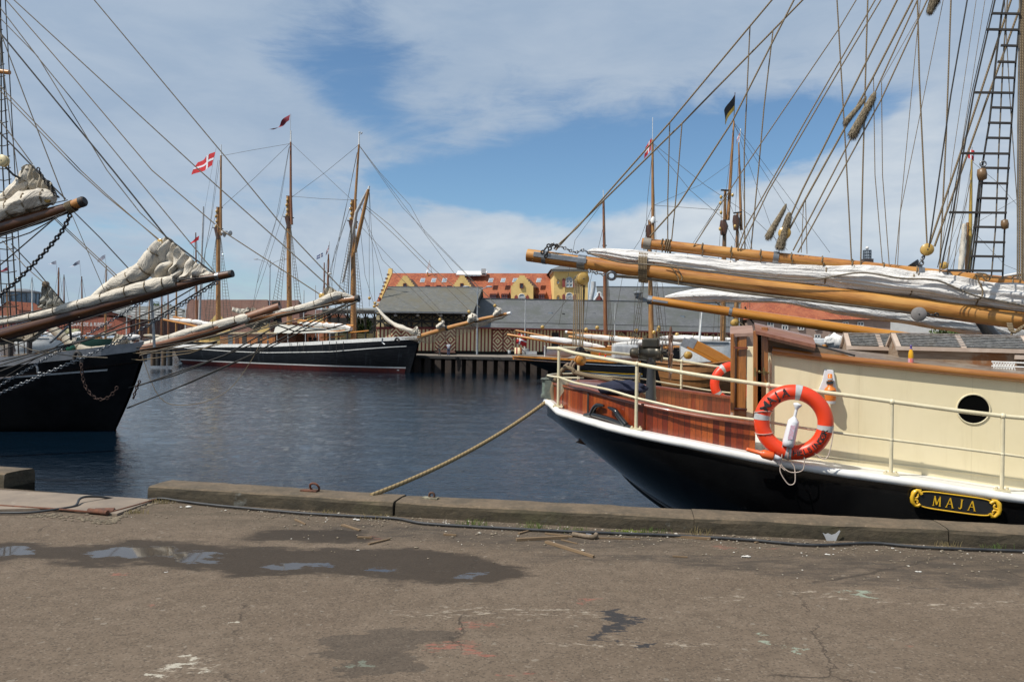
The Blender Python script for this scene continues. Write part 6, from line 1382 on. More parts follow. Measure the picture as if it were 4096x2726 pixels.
for pts, r_, m2 in (([(-300, 930), (0, 872), (180, 820), (270, 800)], .010, rope_dark), ([(270, 845), (100, 912), (-200, 1010)], .013, iron_dull), ([(262, 850), (120, 930), (-200, 1040)], .012, iron_dull), ([(240, 855), (0, 1060)], .012, iron_dull), ([(230, 860), (50, 920), (-100, 960)], .010, iron_dull), ([(288, 859), (420, 1167)], .006, rope_grey), ([(20, 665), (55, 700), (80, 712)], .02, iron_dull)):
    a.tube('stay', pts, r_, m2, w=-.1)
lashing_c = a.pl(280, 828)
mb = MB(); d = (a.pl(338, 803) - a.pl(270, 832)).normalized(); s_ = d.cross(V((0, 0, 1))).normalized(); u_ = s_.cross(d)
mb.tube([a.pl(272, 832) + d * (i * .0016) + (s_ * cos(i * .45) + u_ * sin(i * .45)) * .10 for i in range(80)], .012, 5); mb.build('rope_lashing', rope_tan, a.o)
MB().tube([a.pl(-1500, 1500), a.pl(-1500, -3000)], [.18, .12], 10).build('mast', mast_mat, a.o)
# ---- F: the three master across the basin
B0, A0 = at(1678, 1350, 93), at(690, 1385, 112)
F_ = Ship('three_masted_schooner', 'three masted black schooner with white rail and red bottom moored across the basin', (A0.x, A0.y + 3.2), (B0.x, B0.y), 3.6, [(0, at(690, 1381, 112).z), (.12, at(767, 1381, 109).z), (.35, at(1009, 1381, 102).z), (.5, at(1120, 1379, 100).z), (.7, at(1345, 1370, 96).z), (.88, at(1534, 1357, 94).z), (1, at(1679, 1347, 93).z)], [(0, .42), (.08, .68), (.25, .95), (.5, 1), (.75, .94), (.88, .7), (.95, .4), (1, .04)], rake_b=.035, rake_s=.03, zb=WZ - .5, caph=.30, capw=.3)
f = F_
print('F rail', f.zr)
f.stripe('white_line', white_paint, lambda t: interp([(0, 0.25), (.12, .05), (.35, -.20), (.5, -.22), (.75, .12), (.97, .95)], t), .10, .02, .975, out=.05)
f.stripe('boot_line', white_paint, lambda t: WZ + .62, .16, .01, .985, out=.06); f.stripe('boot_top', red_boot, lambda t: WZ + .15, .78, .01, .985, out=.05)
f.stripe('draught_marks', white_paint, lambda t: WZ + .32, .14, .962, .968, out=.09)
# deck houses and gear
def fbox(x0, x1, y0, y1, w, dep, name, mt, parent=None):
    a_, b_ = f.pl(x0, y0, w), f.pl(x1, y1, w); c1, d1 = f.pl(x1, y0, w), f.pl(x0, y1, w); mb = MB(); mb.prism([d1, b_, c1, a_], f.v * dep); return mb.build(name, mt, parent or f.o, smooth=False)
hs = fbox(880, 1100, 1332, 1392, -1.6, 3.0, 'deckhouse', door_planks)
for x0, x1, m2 in ((912, 930, glass), (968, 986, dark_wood), (1030, 1048, dark_wood), (940, 955, spar_dark), (1068, 1074, glass)): fbox(x0, x1, 1340, 1378, -1.64, .05, 'door_opening', m2, hs)
mb = MB(); mb.prism([f.pl(x, y, -1.9) for x, y in ((872, 1334), (1110, 1334), (1110, 1328), (872, 1328))], f.v * 3.6); mb.build('house_roof', M('buff_roof', (.45, .38, .25), None, 2, rough=.6), hs, smooth=False)
fbox(1105, 1182, 1335, 1385, -1.2, 2.0, 'brown_cover', M('brown_canvas', (.12, .055, .03), (.08, .04, .025), 1, rough=.9)); fbox(1040, 1090, 1356, 1359, -3.0, .1, 'yellow_rail', varn)
mb = MB(); mb.grid([[f.pl(x, y, w_) for x, y in pts] for w_, pts in ((-3.0, ((1095, 1330), (1150, 1332), (1200, 1332), (1260, 1330), (1330, 1330), (1395, 1322))), (0, ((1105, 1296), (1160, 1298), (1220, 1306), (1280, 1311), (1340, 1314), (1400, 1316))), (3.0, ((1105, 1334), (1160, 1334), (1220, 1334), (1280, 1332), (1340, 1330), (1400, 1322))))])
mb.build('awning', awning_m, f.o)
for x in (1108, 1152, 1222, 1275, 1320): f.tube('awning_post', [(x, 1332), (x, 1382)], .05, white_dull, w=-2.9)
# masts: lower mast, topmast, crosstrees
def fmast(xb, yb, xc, yc, xd, yd, xt, yt, pole, mt2=mast_mat):
    """xb,yb deck; xc,yc crosstree; xd,yd cap; xt,yt topmast head; pole top"""
    m = f.mast(xd - 5, yd, xb, yb, .24, .36); w_ = -.1
    MB().tube([f.pl(xc + 12, yc + 30, -.1), f.pl((xd + xt) / 2 + 4 if False else xd + 5, yd, -.1), f.pl(xt, yt, -.1)], [.18, .17, .12], 10).build('topmast', mt2, f.o)
    MB().bar(f.pl(xc - 20, yc - 2), f.pl(xc + 18, yc + 3), .3, .12).build('crosstree', dark_wood, f.o, smooth=False); MB().tube([f.pl(xc - 4, yc), f.pl(xc + 2, yc + 45)], [.42, .30], 10).build('mast_cheek', spar_dark, f.o)
    MB().bar(f.pl(xd - 10, yd), f.pl(xd + 10, yd), .3, .14).build('mast_cap', iron_dull, f.o, smooth=False)
    MB().tube([f.pl(xt, yt, -.1), f.pl(xt + 1, pole, -.1)], [.10, .06], 8).build('mast_pole', white_paint, f.o)
    for k in range(4): MB().ball(f.pl(xc - 6 - (k % 2) * 3, yd + 15 + k * 20, -.3), .16, 8, (1, 1, 1.4)).build('halyard_block', block_y, f.o)
fmast(873, 1292, 872, 912, 878, 830, 884, 622, 578); fmast(1158, 1297, 1155, 868, 1158, 785, 1163, 568, 522, mast_red); fmast(1414, 1355, 1411, 884, 1416, 800, 1436, 578, 532)
f.tube('white_gaff', [(1370, 1130), (1400, 1000), (1425, 850), (1470, 760)], [.12, .20, .22, .14], white_dull, w=-.7, n=8); f.tube('gaff', [(1418, 1010), (1445, 890), (1474, 757)], [.24, .24, .18], mast_mat, w=-.8, n=8); f.tube('gaff_tip', [(1474, 757), (1477, 744)], .12, white_paint, w=-.8, n=8)
mb = MB(); mb.lathe(f.pl(898, 922, -.8), V((0, 0, -1)), [(0, 0), (.42, .05), (.45, .4), (.3, .5), (.1, .9)], 14); mb.tube([f.pl(880, 925), f.pl(905, 932, -.8), f.pl(918, 932, -.8)], .06, 6); mb.lathe(f.pl(915, 932, -.8), f.u, [(.1, 0), (.25, .1), (.38, .3), (0, .31)], 12); mb.build('radar_scanner', white_dull, f.o)
mb = MB(); mb.ball(f.pl(1438, 530), .15, 8); mb.tube([f.pl(1436, 538), f.pl(1446, 536), f.pl(1447, 530)], .04, 5); mb.ball(f.pl(1447, 532), .12, 6); mb.build('wind_sensor', white_dull, f.o)
for t_, bl, br, n in (((868, 925), (818, 1290), (850, 1290), 26), ((880, 925), (896, 1290), (930, 1290), 26), ((1150, 885), (1090, 1210), (1122, 1230), 24), ((1160, 885), (1182, 1230), (1208, 1230), 24), ((1405, 900), (1340, 1240), (1388, 1260), 26), ((1418, 900), (1428, 1290), (1458, 1300), 26), ((1408, 900), (1380, 1240), (1400, 1260), 1)): f.ratl(t_, bl, br, n, w=-1.2)
for pts in ([(884, 624), (1000, 602), (1158, 575)], [(1158, 575), (1020, 710), (885, 830)], [(1165, 572), (1290, 690), (1410, 802)], [(1432, 582), (1300, 690), (1172, 785)], [(1168, 785), (1290, 795), (1412, 800)], [(1440, 585), (1520, 690), (1640, 820), (1700, 930), (1990, 1225)], [(1440, 588), (1600, 800), (1830, 1110)], [(1442, 590), (1610, 830), (1900, 1130), (2015, 1250)], [(1432, 600), (1390, 800), (1330, 1060), (1310, 1200)], [(1428, 610), (1380, 850), (1345, 1020), (1300, 1300)],
            [(1158, 585), (1115, 850), (1040, 1070), (1010, 1230)], [(1156, 590), (1100, 900), (1030, 1130)], [(1140, 830), (1070, 1050), (1000, 1260)], [(879, 640), (850, 850), (822, 1000), (800, 1260)], [(872, 640), (840, 900), (812, 1050)], [(866, 850), (822, 1000), (795, 1200)], [(1405, 820), (1340, 1000), (1280, 1280)], [(1400, 830), (1330, 1050)], [(1477, 760), (1477, 1180), (1477, 1225)], [(1478, 770), (1500, 1210)], [(1440, 820), (1500, 1000), (1545, 1175)], [(1442, 830), (1530, 1040), (1780, 1285)], [(1440, 900), (1460, 1100), (1500, 1230)], [(1420, 880), (1560, 1030), (1760, 1240)]):
    f.tube('stay', pts, .024, rope_far, w=-.4)
for pts in ([(1440, 810), (1600, 960), (1880, 1245)], [(1442, 806), (1560, 900), (1740, 1080), (1920, 1230)]): f.tube('stay', pts, .035, rope_grey, w=-.2)
# bowsprit, netting and jibs
f.tube('bowsprit', [(1640, 1362), (1690, 1342), (1790, 1312), (1930, 1275), (2030, 1254)], [.30, .30, .28, .22, .16], wood('bright_bowsprit', (.42, .19, .05), (.30, .12, .03), (.5, .25, .08), rough=.35, coat=.4, knots=False), n=12); f.tube('bowsprit_tip', [(2030, 1254), (2044, 1251)], .17, white_paint, n=12)
for x in (1790, 1905): MB().tube([f.pl(x - 4, 1313 - (x - 1790) * .27), f.pl(x + 4, 1310 - (x - 1790) * .27)], .32, 12).build('spar_band', iron_dull, f.o)
mb = MB()
up = [(1600, 1350), (1690, 1348), (1790, 1322), (1900, 1294), (1990, 1272), (2030, 1260)]; lo = [(1640, 1362), (1720, 1372), (1800, 1350), (1880, 1325), (1960, 1290), (2030, 1262)]
U_ = resample([f.pl(x, y, -1.2) for x, y in up], 60); L_ = resample([f.pl(x, y, -.2) for x, y in lo], 60)
for k in range(0, 60, 1):
    for (a1, b1) in ((0, 4), (4, 0)):
        if k + 4 <= 60: mb.tube([U_[k].lerp(L_[k], 0) if a1 == 0 else L_[k], L_[k + 4] if a1 == 0 else U_[k + 4]], .013, 3, caps=False)
for q_ in range(6): mb.tube([U_[k].lerp(L_[k], q_ / 5) - V((0, 0, .12 * sin(k * .7))) for k in range(0, 61, 3)], .02, 4, caps=False)
mb.build('bowsprit_net', rope_grey, f.o)
for pts, r_ in (([(1505, 1228), (1540, 1268), (1580, 1298), (1630, 1318), (1670, 1328)], [.12, .2, .24, .26, .2]), ([(1748, 1310), (1764, 1300), (1772, 1290), (1768, 1282)], [.2, .3, .2, .08]), ([(1770, 1300), (1780, 1304)], [.2, .05]), ([(1875, 1290), (1888, 1272), (1898, 1266), (1885, 1252)], [.15, .45, .3, .06]), ([(1975, 1262), (1992, 1250), (1998, 1240), (1985, 1228)], [.15, .35, .25, .05])): furl_on(f, pts, r_, 3 + r_[0], sail_cream, 0, w=-.4, fold=.5, name='furled_jib')
sheet_sail([f.pl(*p, -.4) for p in ((1890, 1258), (1900, 1262), (1915, 1276))], [f.pl(*p, -.4) for p in ((1880, 1282), (1895, 1284), (1912, 1280))], 5, .2, 6, sail_cream, f.o, nrm=f.v, n=40, m=6); sheet_sail([f.pl(*p, -.4) for p in ((1655, 1312), (1668, 1304), (1680, 1330))], [f.pl(*p, -.4) for p in ((1645, 1335), (1665, 1340), (1682, 1342))], 5, .2, 6, sail_cream, f.o, nrm=f.v, n=40, m=6)
for p in ((1760, 1278), (1876, 1246), (1980, 1222), (1497, 1225), (1500, 1212), (1478, 1192)): MB().ball(f.pl(*p, -.4), .2, 8).build('block', block_y, f.o)
f.tube('furled_gaff_boom', [(1178, 1278), (1300, 1293), (1415, 1303)], .16, varn, w=-1, n=8); furl_on(f, [(1200, 1292), (1260, 1296), (1320, 1300), (1380, 1306), (1405, 1314)], [.1, .35, .3, .35, .3], 2.5, sail_white, 4, w=-1)
f.tube('boom', [(695, 1267), (780, 1283), (870, 1298)], .15, varn, w=-1, n=8); f.tube('boom', [(655, 1278), (740, 1295), (820, 1313)], .15, varn, w=-1.4, n=8); furl_on(f, [(680, 1275), (740, 1283), (800, 1290), (850, 1300)], [.1, .35, .35, .4], 2.9, sail_white, 3, w=-1)
for x0, y0, x1, y1 in ((1294, 1328, 1380, 1321), (1284, 1350, 1376, 1344), (1395, 1330, 1475, 1322), (1415, 1352, 1400, 1356)): f.tube('fife_rail', [(x0, y0), (x1, y1)], .09, varn, w=-2, n=6)
f.tube('anchor', [(1530, 1352), (1530, 1370), (1540, 1377)], .10, steel, w=-3.3, n=8, sm=True); f.tube('hawse_fitting', [(1580, 1362), (1586, 1352), (1594, 1356), (1598, 1366)], .12, iron_dull, w=-2.6, n=8, sm=True)
for x in (1290, 1318, 1346, 1374, 1160, 1190, 1215, 1002, 1040, 1070): f.tube('chain_plate', [(x, 1365), (x, 1405)], .045, iron_dull, w=-3.75)
e = .0305 * 1.0
flag(f, f.pl(862, 607), f.pl(790, 640) - f.pl(862, 607), f.pl(850, 662) - f.pl(862, 607), flag_red, f.o, flag_white, wave=.10); f.tube('flag_halyard', [(865, 590), (850, 662), (820, 830), (800, 1200)], .015, rope_far)
flag(f, f.pl(1161, 458), f.pl(1090, 505) - f.pl(1161, 458), f.pl(1159, 482) - f.pl(1161, 458), flag_dark, f.o, None, 'pennant', wave=.14, taper=.75); f.tube('pennant_staff', [(1163, 455), (1160, 570)], .03, white_dull)
# ------------------------------------------------ far quay
QZ = -.15
def qpt(px, Y, z=QZ): p = at(px, 1400, Y); p.z = z; return p
qa, qb = at(-200, 1400, 98), at(3600, 1400, 80)
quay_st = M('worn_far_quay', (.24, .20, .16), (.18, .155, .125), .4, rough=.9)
f1, f2 = at(1690, 1400, 96.0), at(2900, 1400, 88); f1.z = f2.z = QZ; fk = at(1500, 1400, 105); fj = at(1288, 1400, 118); fk.z = fj.z = QZ; dq = (f2 - f1).normalized(); nq = V((-dq.y, dq.x, 0))
mb = MB(); mb.prism([p_ + V((0, 0, -.35)) for p_ in (fj, fk, f1, f2 + dq * 60, f2 + dq * 60 + nq * 60, fj + V((0, 40, 0)))], V((0, 0, .35)))
mb.build('far_quay', quay_st, smooth=False, kind='structure')
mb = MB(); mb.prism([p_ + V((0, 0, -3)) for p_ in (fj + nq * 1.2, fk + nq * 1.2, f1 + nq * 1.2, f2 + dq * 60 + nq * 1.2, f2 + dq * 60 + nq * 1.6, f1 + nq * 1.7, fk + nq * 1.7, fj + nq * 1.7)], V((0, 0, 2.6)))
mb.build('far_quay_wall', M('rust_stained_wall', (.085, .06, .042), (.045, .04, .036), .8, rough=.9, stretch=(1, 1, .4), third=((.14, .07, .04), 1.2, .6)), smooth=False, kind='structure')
pile_m = M('dark_pile', (.050, .032, .022), (.020, .018, .018), .9, rough=.9, stretch=(1, 1, .3), third=((.085, .042, .024), 1.4, .58)); pile0 = None
n_p = 26
for k in range(n_p):
    c = f1 - dq * .6; 
    if k < 1:
        pile0 = MB().box(c + V((0, 0, -1.35)) + nq * .1, (.78, .5, 2.4), Rfrom(dq)).build('fender_pile', pile_m, smooth=False, loc=c + V((0, 0, -2.6))); props(pile0, 'dark timber fender pile under the far quay edge', 'pile', 'fender piles along the far quay'); continue
    o = pile0.copy(); link(o); o.location = pile0.location + dq * k * 1.32 + V((0, 0, .0))
mb = MB(); mb.bar(f1 - dq * .6 + V((0, 0, -.2)), f2 + dq * 40 + V((0, 0, -.2)), .5, .3); mb.build('fender_beam', dark_wood, smooth=False, label='dark horizontal timber along the top of the far quay edge', cat='fender beam')
# old jetty piles at the left of the three master
for i, x in enumerate((612, 632, 655, 680)):
    MB().tube([at(x, 1395, 96), at(x, 1462, 96)], .3, 8).build('mooring_pile', [M('brown_pile', (.12, .08, .05), (.07, .05, .035), 2, rough=.9), dark_wood][i % 2], label=['leftmost dark', 'second lighter brown', 'third dark', 'fourth brown'][i] + ' jetty pile beside the stern of the three master', cat='pile', group='jetty piles left of the three master')
bb = MB().bar(at(600, 1395, 96.5), at(700, 1398, 96.5), 1.2, .4); bb.build('jetty_deck', dark_wood, smooth=False, label='short dark timber jetty left of the three master', cat='jetty')
# north shore ground beyond the basin and left bank
mb = MB(); g1 = [at(-900, 1345, 330), at(900, 1352, 210), at(1290, 1352, 118), at(1300, 1352, 900), at(-1500, 1345, 900)]
for p in g1: p.z = -.6
mb.prism([p - V((0, 0, 3)) for p in g1], V((0, 0, 2.95))); mb.build('far_shore', quay_st, smooth=False, kind='structure')
mb = MB(); g1 = [V((70, 90, -.4)), V((900, 90, -.4)), V((900, 900, -.4)), V((-100, 900, -.4)), V((-60, 158, -.4))]
mb.prism([p - V((0, 0, 3)) for p in g1], V((0, 0, 3))); mb.build('town_ground', quay_st, smooth=False, kind='structure')
# ------------------------------------------------ buildings
class Bld:
    def __init__(s, name, label, anchor, cat='building', group=None): s.o = thing(name, label, cat, anchor, group)
    def poly(s, name, pts, mt, Y=None, parent=None, th=.0, **k):
        P = [at(*p) if len(p) == 3 else at(p[0], p[1], Y) for p in pts]; mb = MB()
        if th: mb.prism(list(reversed(P)), V((0, th, 0)))
        else: mb.face(P)
        return mb.build(name, mt, parent or s.o, smooth=False, **k)
    def block(s, name, x0, x1, y0, y1, Y, dep, mt, parent=None, slope=0.0, top0=None):
        """box with front face in px at distance Y (slope: extra Y per px)"""
        Yb = Y + slope * (x1 - x0); P = [at(x0, y1, Y), at(x1, y1, Yb), at(x1, y0, Yb), at(x0, y0, Y)]; d = P[1] - P[0]; u = V((d.x, d.y, 0)).normalized(); nn = V((-u.y, u.x, 0))
        for a, b in ((3, 0), (2, 1)): P[a] = V((P[b].x, P[b].y, P[a].z))
        mb = MB(); Q = [p + nn * dep for p in P]
        def fc(a, b, c, d_, w_, h_): mb.face([a, b, c, d_], [(0, 0), (w_, 0), (w_, h_), (0, h_)])
        W, H = (P[1] - P[0]).length, P[2].z - P[1].z
        fc(P[0], P[1], P[2], P[3], W, H); fc(P[1], Q[1], Q[2], P[2], dep, H); fc(Q[1], Q[0], Q[3], Q[2], W, H); fc(Q[0], P[0], P[3], Q[3], dep, H); fc(P[3], P[2], Q[2], Q[3], W, dep); fc(Q[0], Q[1], P[1], P[0], W, dep)
        return mb.build(name, mt, parent or s.o, smooth=False)
    def window(s, x0, x1, y0, y1, Y, fm=white_dull, gm_=glass, name='window', bars=1, arch=False, parent=None, slope=0.0):
        k = Y / FPX; Yb = Y + slope; P = [at(x0, y1, Yb), at(x1, y1, Yb), at(x1, y0, Yb), at(x0, y0, Yb)]; mb = MB()
        t_ = .12 * max(.6, k / .04)
        o = V((0, -.10, 0))
        def B(a, b): mb.bar(a + o, b + o, t_, t_, (0, 1, 0))
        B(P[0], P[1]); B(P[1], P[2]); B(P[3], P[0]); B(P[2], P[3])
        if bars:
            for i in range(bars): f_ = (i + 1) / (bars + 1); B(P[0].lerp(P[1], f_), P[3].lerp(P[2], f_))
            B(P[0].lerp(P[3], .55), P[1].lerp(P[2], .55))
        if arch: 
            c = (P[2] + P[3]) / 2; r = (P[2] - P[3]).length / 2; mb.tube([c + o + V((cos(a) * r, 0, sin(a) * r)) for a in [pi * i / 8 for i in range(9)]], t_ / 2, 4)
        w_ = mb.build(name, fm, parent or s.o, smooth=False); mb = MB(); mb.face([p + V((0, -.06, 0)) for p in P])
        if arch: mb.face([c + V((cos(a) * r, -.06, sin(a) * r)) for a in [pi * i / 8 for i in range(9)]])
        mb.build('pane', gm_, w_, smooth=False); return w_
def gable_steps(x0, x1, yb, ys, yt, n):
    """stepped gable outline in px: from left eave up and down"""
    xm = (x0 + x1) / 2; w2 = (x1 - x0) / 2; tw = w2 * .10; pts = [(x0, yb)]; 
    for i in range(n): 
        xa = lerp(x0, xm - tw, i / n); y = lerp(ys, yt, i / (n - 1) if n > 1 else 1); pts += [(xa, y), (lerp(x0, xm - tw, (i + 1) / n), y)] if i < n - 1 else [(xa, y)]
    L = pts[1:]; R = [(2 * xm - x, y) for x, y in reversed(L)]
    return pts + R + [(x1, yb)]
# yellow warehouse with red tiled roof
YB = 150
yb_ = Bld('yellow_warehouse', 'yellow warehouse with long red tiled roof and stepped gables behind the slate sheds', at(1850, 1400, YB))
yb_.block('wall', 1512, 2208, 1205, 1400, YB, 16, yel_wall)
P = [at(1504, 1210, YB - .8), at(2206, 1212, YB - .8), at(2206, 1093, YB + 8), at(1560, 1092, YB + 8)]
mb = MB(); mb.face(P, [(0, 0), (36, 0), (36, 10), (0, 10)]); mb.face([P[3], P[2], P[2] + V((0, 9, -6)), P[3] + V((0, 9, -6))]); mb.build('roof', tile_red, yb_.o, smooth=False)
g_ = [(1500, 1236)]; 
for k in range(10): x = 1503 + k * 5.8; y = 1222 - k * 15.5; g_ += [(x, y + 8), (x, y)] if k < 9 else [(x - 1, 1073), (1568, 1073)]
g_ += [(1568, 1092), (1508, 1236)]
yb_.poly('stepped_gable', [(x, y, YB + 0.01 * (1236 - y)) for x, y in g_], yel_wall, th=1.0)
mb = MB()
for k in range(9): x = 1503 + k * 5.8; y = 1222 - k * 15.5; mb.bar(at(x - 1.5, y, YB - .2), at(x + 7, y, YB - .2), .9, .25)
mb.build('gable_coping', M('brown_coping', (.20, .08, .045), None, 3), yb_.o, smooth=False)
yb_.block('white_cornice', 1502, 1520, 1206, 1213, YB - 1.2, 1, white_w)
def dormer(x0, x1, yt, ys, yb, win, arch=None):
    g = yb_.poly('gable_dormer', gable_steps(x0, x1, yb, ys, yt, 6), yel_wall, Y=YB - 3.2, th=.8)
    mb = MB(); xm = (x0 + x1) / 2; mb.face([at(xm, yt + 12, YB - 2.4), at(x1 - 4, ys + 6, YB - 2.4), at(x1 + 24, ys + 10, YB + 4), at(xm + 30, yt + 14, YB + 6)]); mb.face([at(x1 - 2, ys + 4, YB - 2.4), at(x1 - 2, yb, YB - 2.4), at(x1 + 10, yb, YB + 2), at(x1 + 10, ys + 8, YB + 2)]); mb.build('dormer_roof', tile_brown, g, smooth=False)
    yb_.window(*win, YB - 3.3, red_trim, glass, bars=0, parent=g)
    if arch:
        w_ = yb_.window(*arch, YB - 3.3, white_w, glass_pale, bars=2, arch=True, parent=g); xa, xb = arch[0], arch[1]
        for a, b in ((xa - 16, xa - 3), (xb + 3, xb + 16)):
            yb_.poly('shutter', [(a, arch[3]), (b, arch[3]), (b, arch[2] - 4), ((a + b) / 2, arch[2] - 10), (a, arch[2] - 2)], M('red_shutter', (.28, .06, .045), None, 3), Y=YB - 3.4, th=.05, parent=g)
dormer(1579, 1662, 1103, 1146, 1190, (1614, 1626, 1134, 1146)); dormer(1806, 1890, 1102, 1146, 1190, (1842, 1854, 1134, 1146)); dormer(2044, 2133, 1101, 1142, 1200, (2080, 2093, 1134, 1152), (2074, 2100, 1188, 1200))
for x in (1688, 1732, 1775, 1960, 2009, 2056, 2151): 
    mb = MB(); Pq = [at(x - 8, 1133, YB + 2.9), at(x + 10, 1133, YB + 2.9), at(x + 15, 1117, YB + 4.2), at(x - 3, 1117, YB + 4.2)]; mb.prism([p + V((0, -.35, .1)) for p in Pq], V((0, -.15, .1))); w_ = mb.build('roof_window', white_dull, yb_.o, smooth=False)
    MB().face([Pq[0].lerp(Pq[2], .16) + V((0, -.55, .25)), Pq[1].lerp(Pq[3], .16) + V((0, -.55, .25)), Pq[2].lerp(Pq[0], .16) + V((0, -.55, .25)), Pq[3].lerp(Pq[1], .16) + V((0, -.55, .25))]).build('pane', glass_pale, w_, smooth=False)
for x in (1972, 2018, 2166):
    d = yb_.block('small_dormer', x - 13, x + 15, 1174, 1200, YB - 1.6, 4, tile_brown); yb_.window(x - 12, x + 12, 1178, 1194, YB - 1.7, red_trim, glass_pale, bars=2, parent=d)
    mb = MB(); mb.face([at(x - 15, 1178, YB - 2), at(x + 15, 1179, YB - 2), at(x + 22, 1162, YB + 4), at(x - 4, 1162, YB + 4)]); mb.build('dormer_roof', tile_red, d, smooth=False)
mb = MB(); Pq = [at(1825, 1105, YB + 6), at(1944, 1106, YB + 6), at(1950, 1091, YB + 8), at(1832, 1090, YB + 8)]; mb.prism([p + V((0, -.4, .1)) for p in Pq], V((0, -.3, .2))); sk = mb.build('ridge_skylight', white_w, yb_.o, smooth=False)
for k in range(4): x = 1856 + k * 17; MB().face([at(x, 1103, YB + 5.2), at(x + 15, 1103, YB + 5.2), at(x + 18, 1092, YB + 6.6), at(x + 3, 1092, YB + 6.6)]).build('pane', glass_pale, sk, smooth=False)
yb_.block('roof_vent', 1925, 1943, 1074, 1093, YB + 5, 1, white_dull); 
tw = Bld('yellow_tower', 'square yellow tower with arched windows and red shutters right of the tiled roof', at(2290, 1400, YB - 3))
tw.block('wall', 2212, 2348, 1073, 1400, YB - 4, 13, yel_wall, slope=.001)
mb = MB(); e_ = [at(2203, 1076, YB - 5), at(2352, 1078, YB - 5)]; e2 = [e_[1] + V((0.6, 14, 0)), e_[0] + V((-.3, 14, 0))]; ap = (e_[0] + e_[1]) / 2 + V((0, 7, 1.9)); ap.z = at(2240, 1058, YB).z + .5
for a_, b_ in ((e_[0], e_[1]), (e_[1], e2[0]), (e2[0], e2[1]), (e2[1], e_[0])): mb.face([a_, b_, ap])
mb.build('roof', slate, tw.o, smooth=False); tw.block('cornice', 2208, 2350, 1076, 1085, YB - 4.3, 13.5, white_dull)
for y0, y1 in ((1121, 1148), (1184, 1197)):
    for (a_, b_) in ((2264, 2290),): 
        w_ = tw.window(a_, b_, y0, y1, YB - 4.1, white_w, glass_pale, bars=1, arch=True)
        for c0, c1 in ((a_ - 15, a_ - 3), (b_ + 3, b_ + 15)): tw.poly('shutter', [(c0, y1), (c1, y1), (c1, y0 - 4), ((c0 + c1) / 2, y0 - 10), (c0, y0 - 3)], MC['red_shutter'], Y=YB - 4.3, th=.05)
    tw.window(2227, 2238, y0 + 2, y1 - 12 if y0 < 1150 else y1, YB - 4.1, M('ochre_trim', (.45, .28, .09), None, 3), glass_pale, bars=0, arch=True)
# slate sheds with striped boards
YS = 108
ts = Bld('slate_warehouse', 'tall warehouse with mossy slate roof and striped red and cream boards', at(1700, 1413, YS))
ts.block('upper_wall', 1505, 1885, 1240, 1322, YS + .6, 10, cream_wall); ts.block('board_wall', 1505, 1898, 1312, 1402, YS + .3, 10, stripe_m); ts.block('plinth', 1505, 1898, 1402, 1416, YS + .8, 9.4, dark_wood)
ts.block('red_band', 1505, 1898, 1306, 1316, YS + .1, .4, red_trim)
mb = MB(); P = [at(1500, 1243, YS - 2.5), at(1893, 1248, YS - 2.5), at(1931, 1149, YS + 6), at(1552, 1147, YS + 6)]; mb.face(P, [(0, 0), (13.5, 0), (13.5, 8), (0, 8)]); b1, b2 = P[3] + V((0, 8, -4)), P[2] + V((0, 8, -4)); mb.face([P[3], P[2], b2, b1]); mb.build('roof', slate_moss, ts.o, smooth=False)
mb = MB(); mb.face([P[1], V((P[1].x, P[1].y + 17, P[1].z)), P[2]]); mb.face([V((P[0].x, P[0].y + 17, P[0].z)), P[0], P[3]]); mb.build('gable', dark_wood, ts.o, smooth=False)
MB().bar(P[0] - V((0, .05, .1)), P[1] - V((0, .05, .1)), .3, .22).build('gutter', M('grey_gutter', (.16, .17, .18), None, 3, rough=.5), ts.o, smooth=False); MB().bar(P[3], P[2], .4, .15).build('ridge', MC['grey_gutter'], ts.o, smooth=False)
xs_ = [1522, 1562, 1603, 1645, 1687, 1729, 1772, 1815, 1858, 1888]
mb = MB()
for a_, b_ in zip(xs_, xs_[1:]):
    mb.bar(at(a_, 1256, YS), at(b_, 1282, YS), .16, .2, (0, 1, 0)); mb.bar(at(a_, 1282, YS), at(b_, 1256, YS), .16, .2, (0, 1, 0)); mb.bar(at(a_, 1250, YS), at(a_, 1308, YS), .2, .24, (0, 1, 0))
mb.bar(at(1505, 1256, YS), at(1890, 1260, YS), .2, .24); mb.bar(at(1505, 1283, YS), at(1890, 1287, YS), .2, .3)
for x in (1522, 1603, 1687, 1772, 1858): mb.bar(at(x - 34, 1306, YS - .2), at(x, 1284, YS - .2), .16, .2, (0, 1, 0)); mb.bar(at(x + 34, 1306, YS - .2), at(x, 1284, YS - .2), .16, .2, (0, 1, 0))
mb.build('timber_bracing', dark_wood, ts.o, smooth=False)
for x in (1562, 1645, 1729, 1815): ts.block('red_post', x - 4, x + 4, 1284, 1312, YS + .2, .3, red_trim)
for x in (1581, 1603, 1626, 1762, 1784, 1807): ts.window(x - 4, x + 4, 1287, 1297, YS + .4, dark_wood, glass, bars=0)
for x in (1582, 1671, 1764, 1854): MB().lathe(at(x, 1250, YS - 1.5), V((0, 0, -1)), [(.06, 0), (.08, .2), (.26, .35), (.2, .5), (0, .5)], 8).build('wall_lamp', white_dull, ts.o)
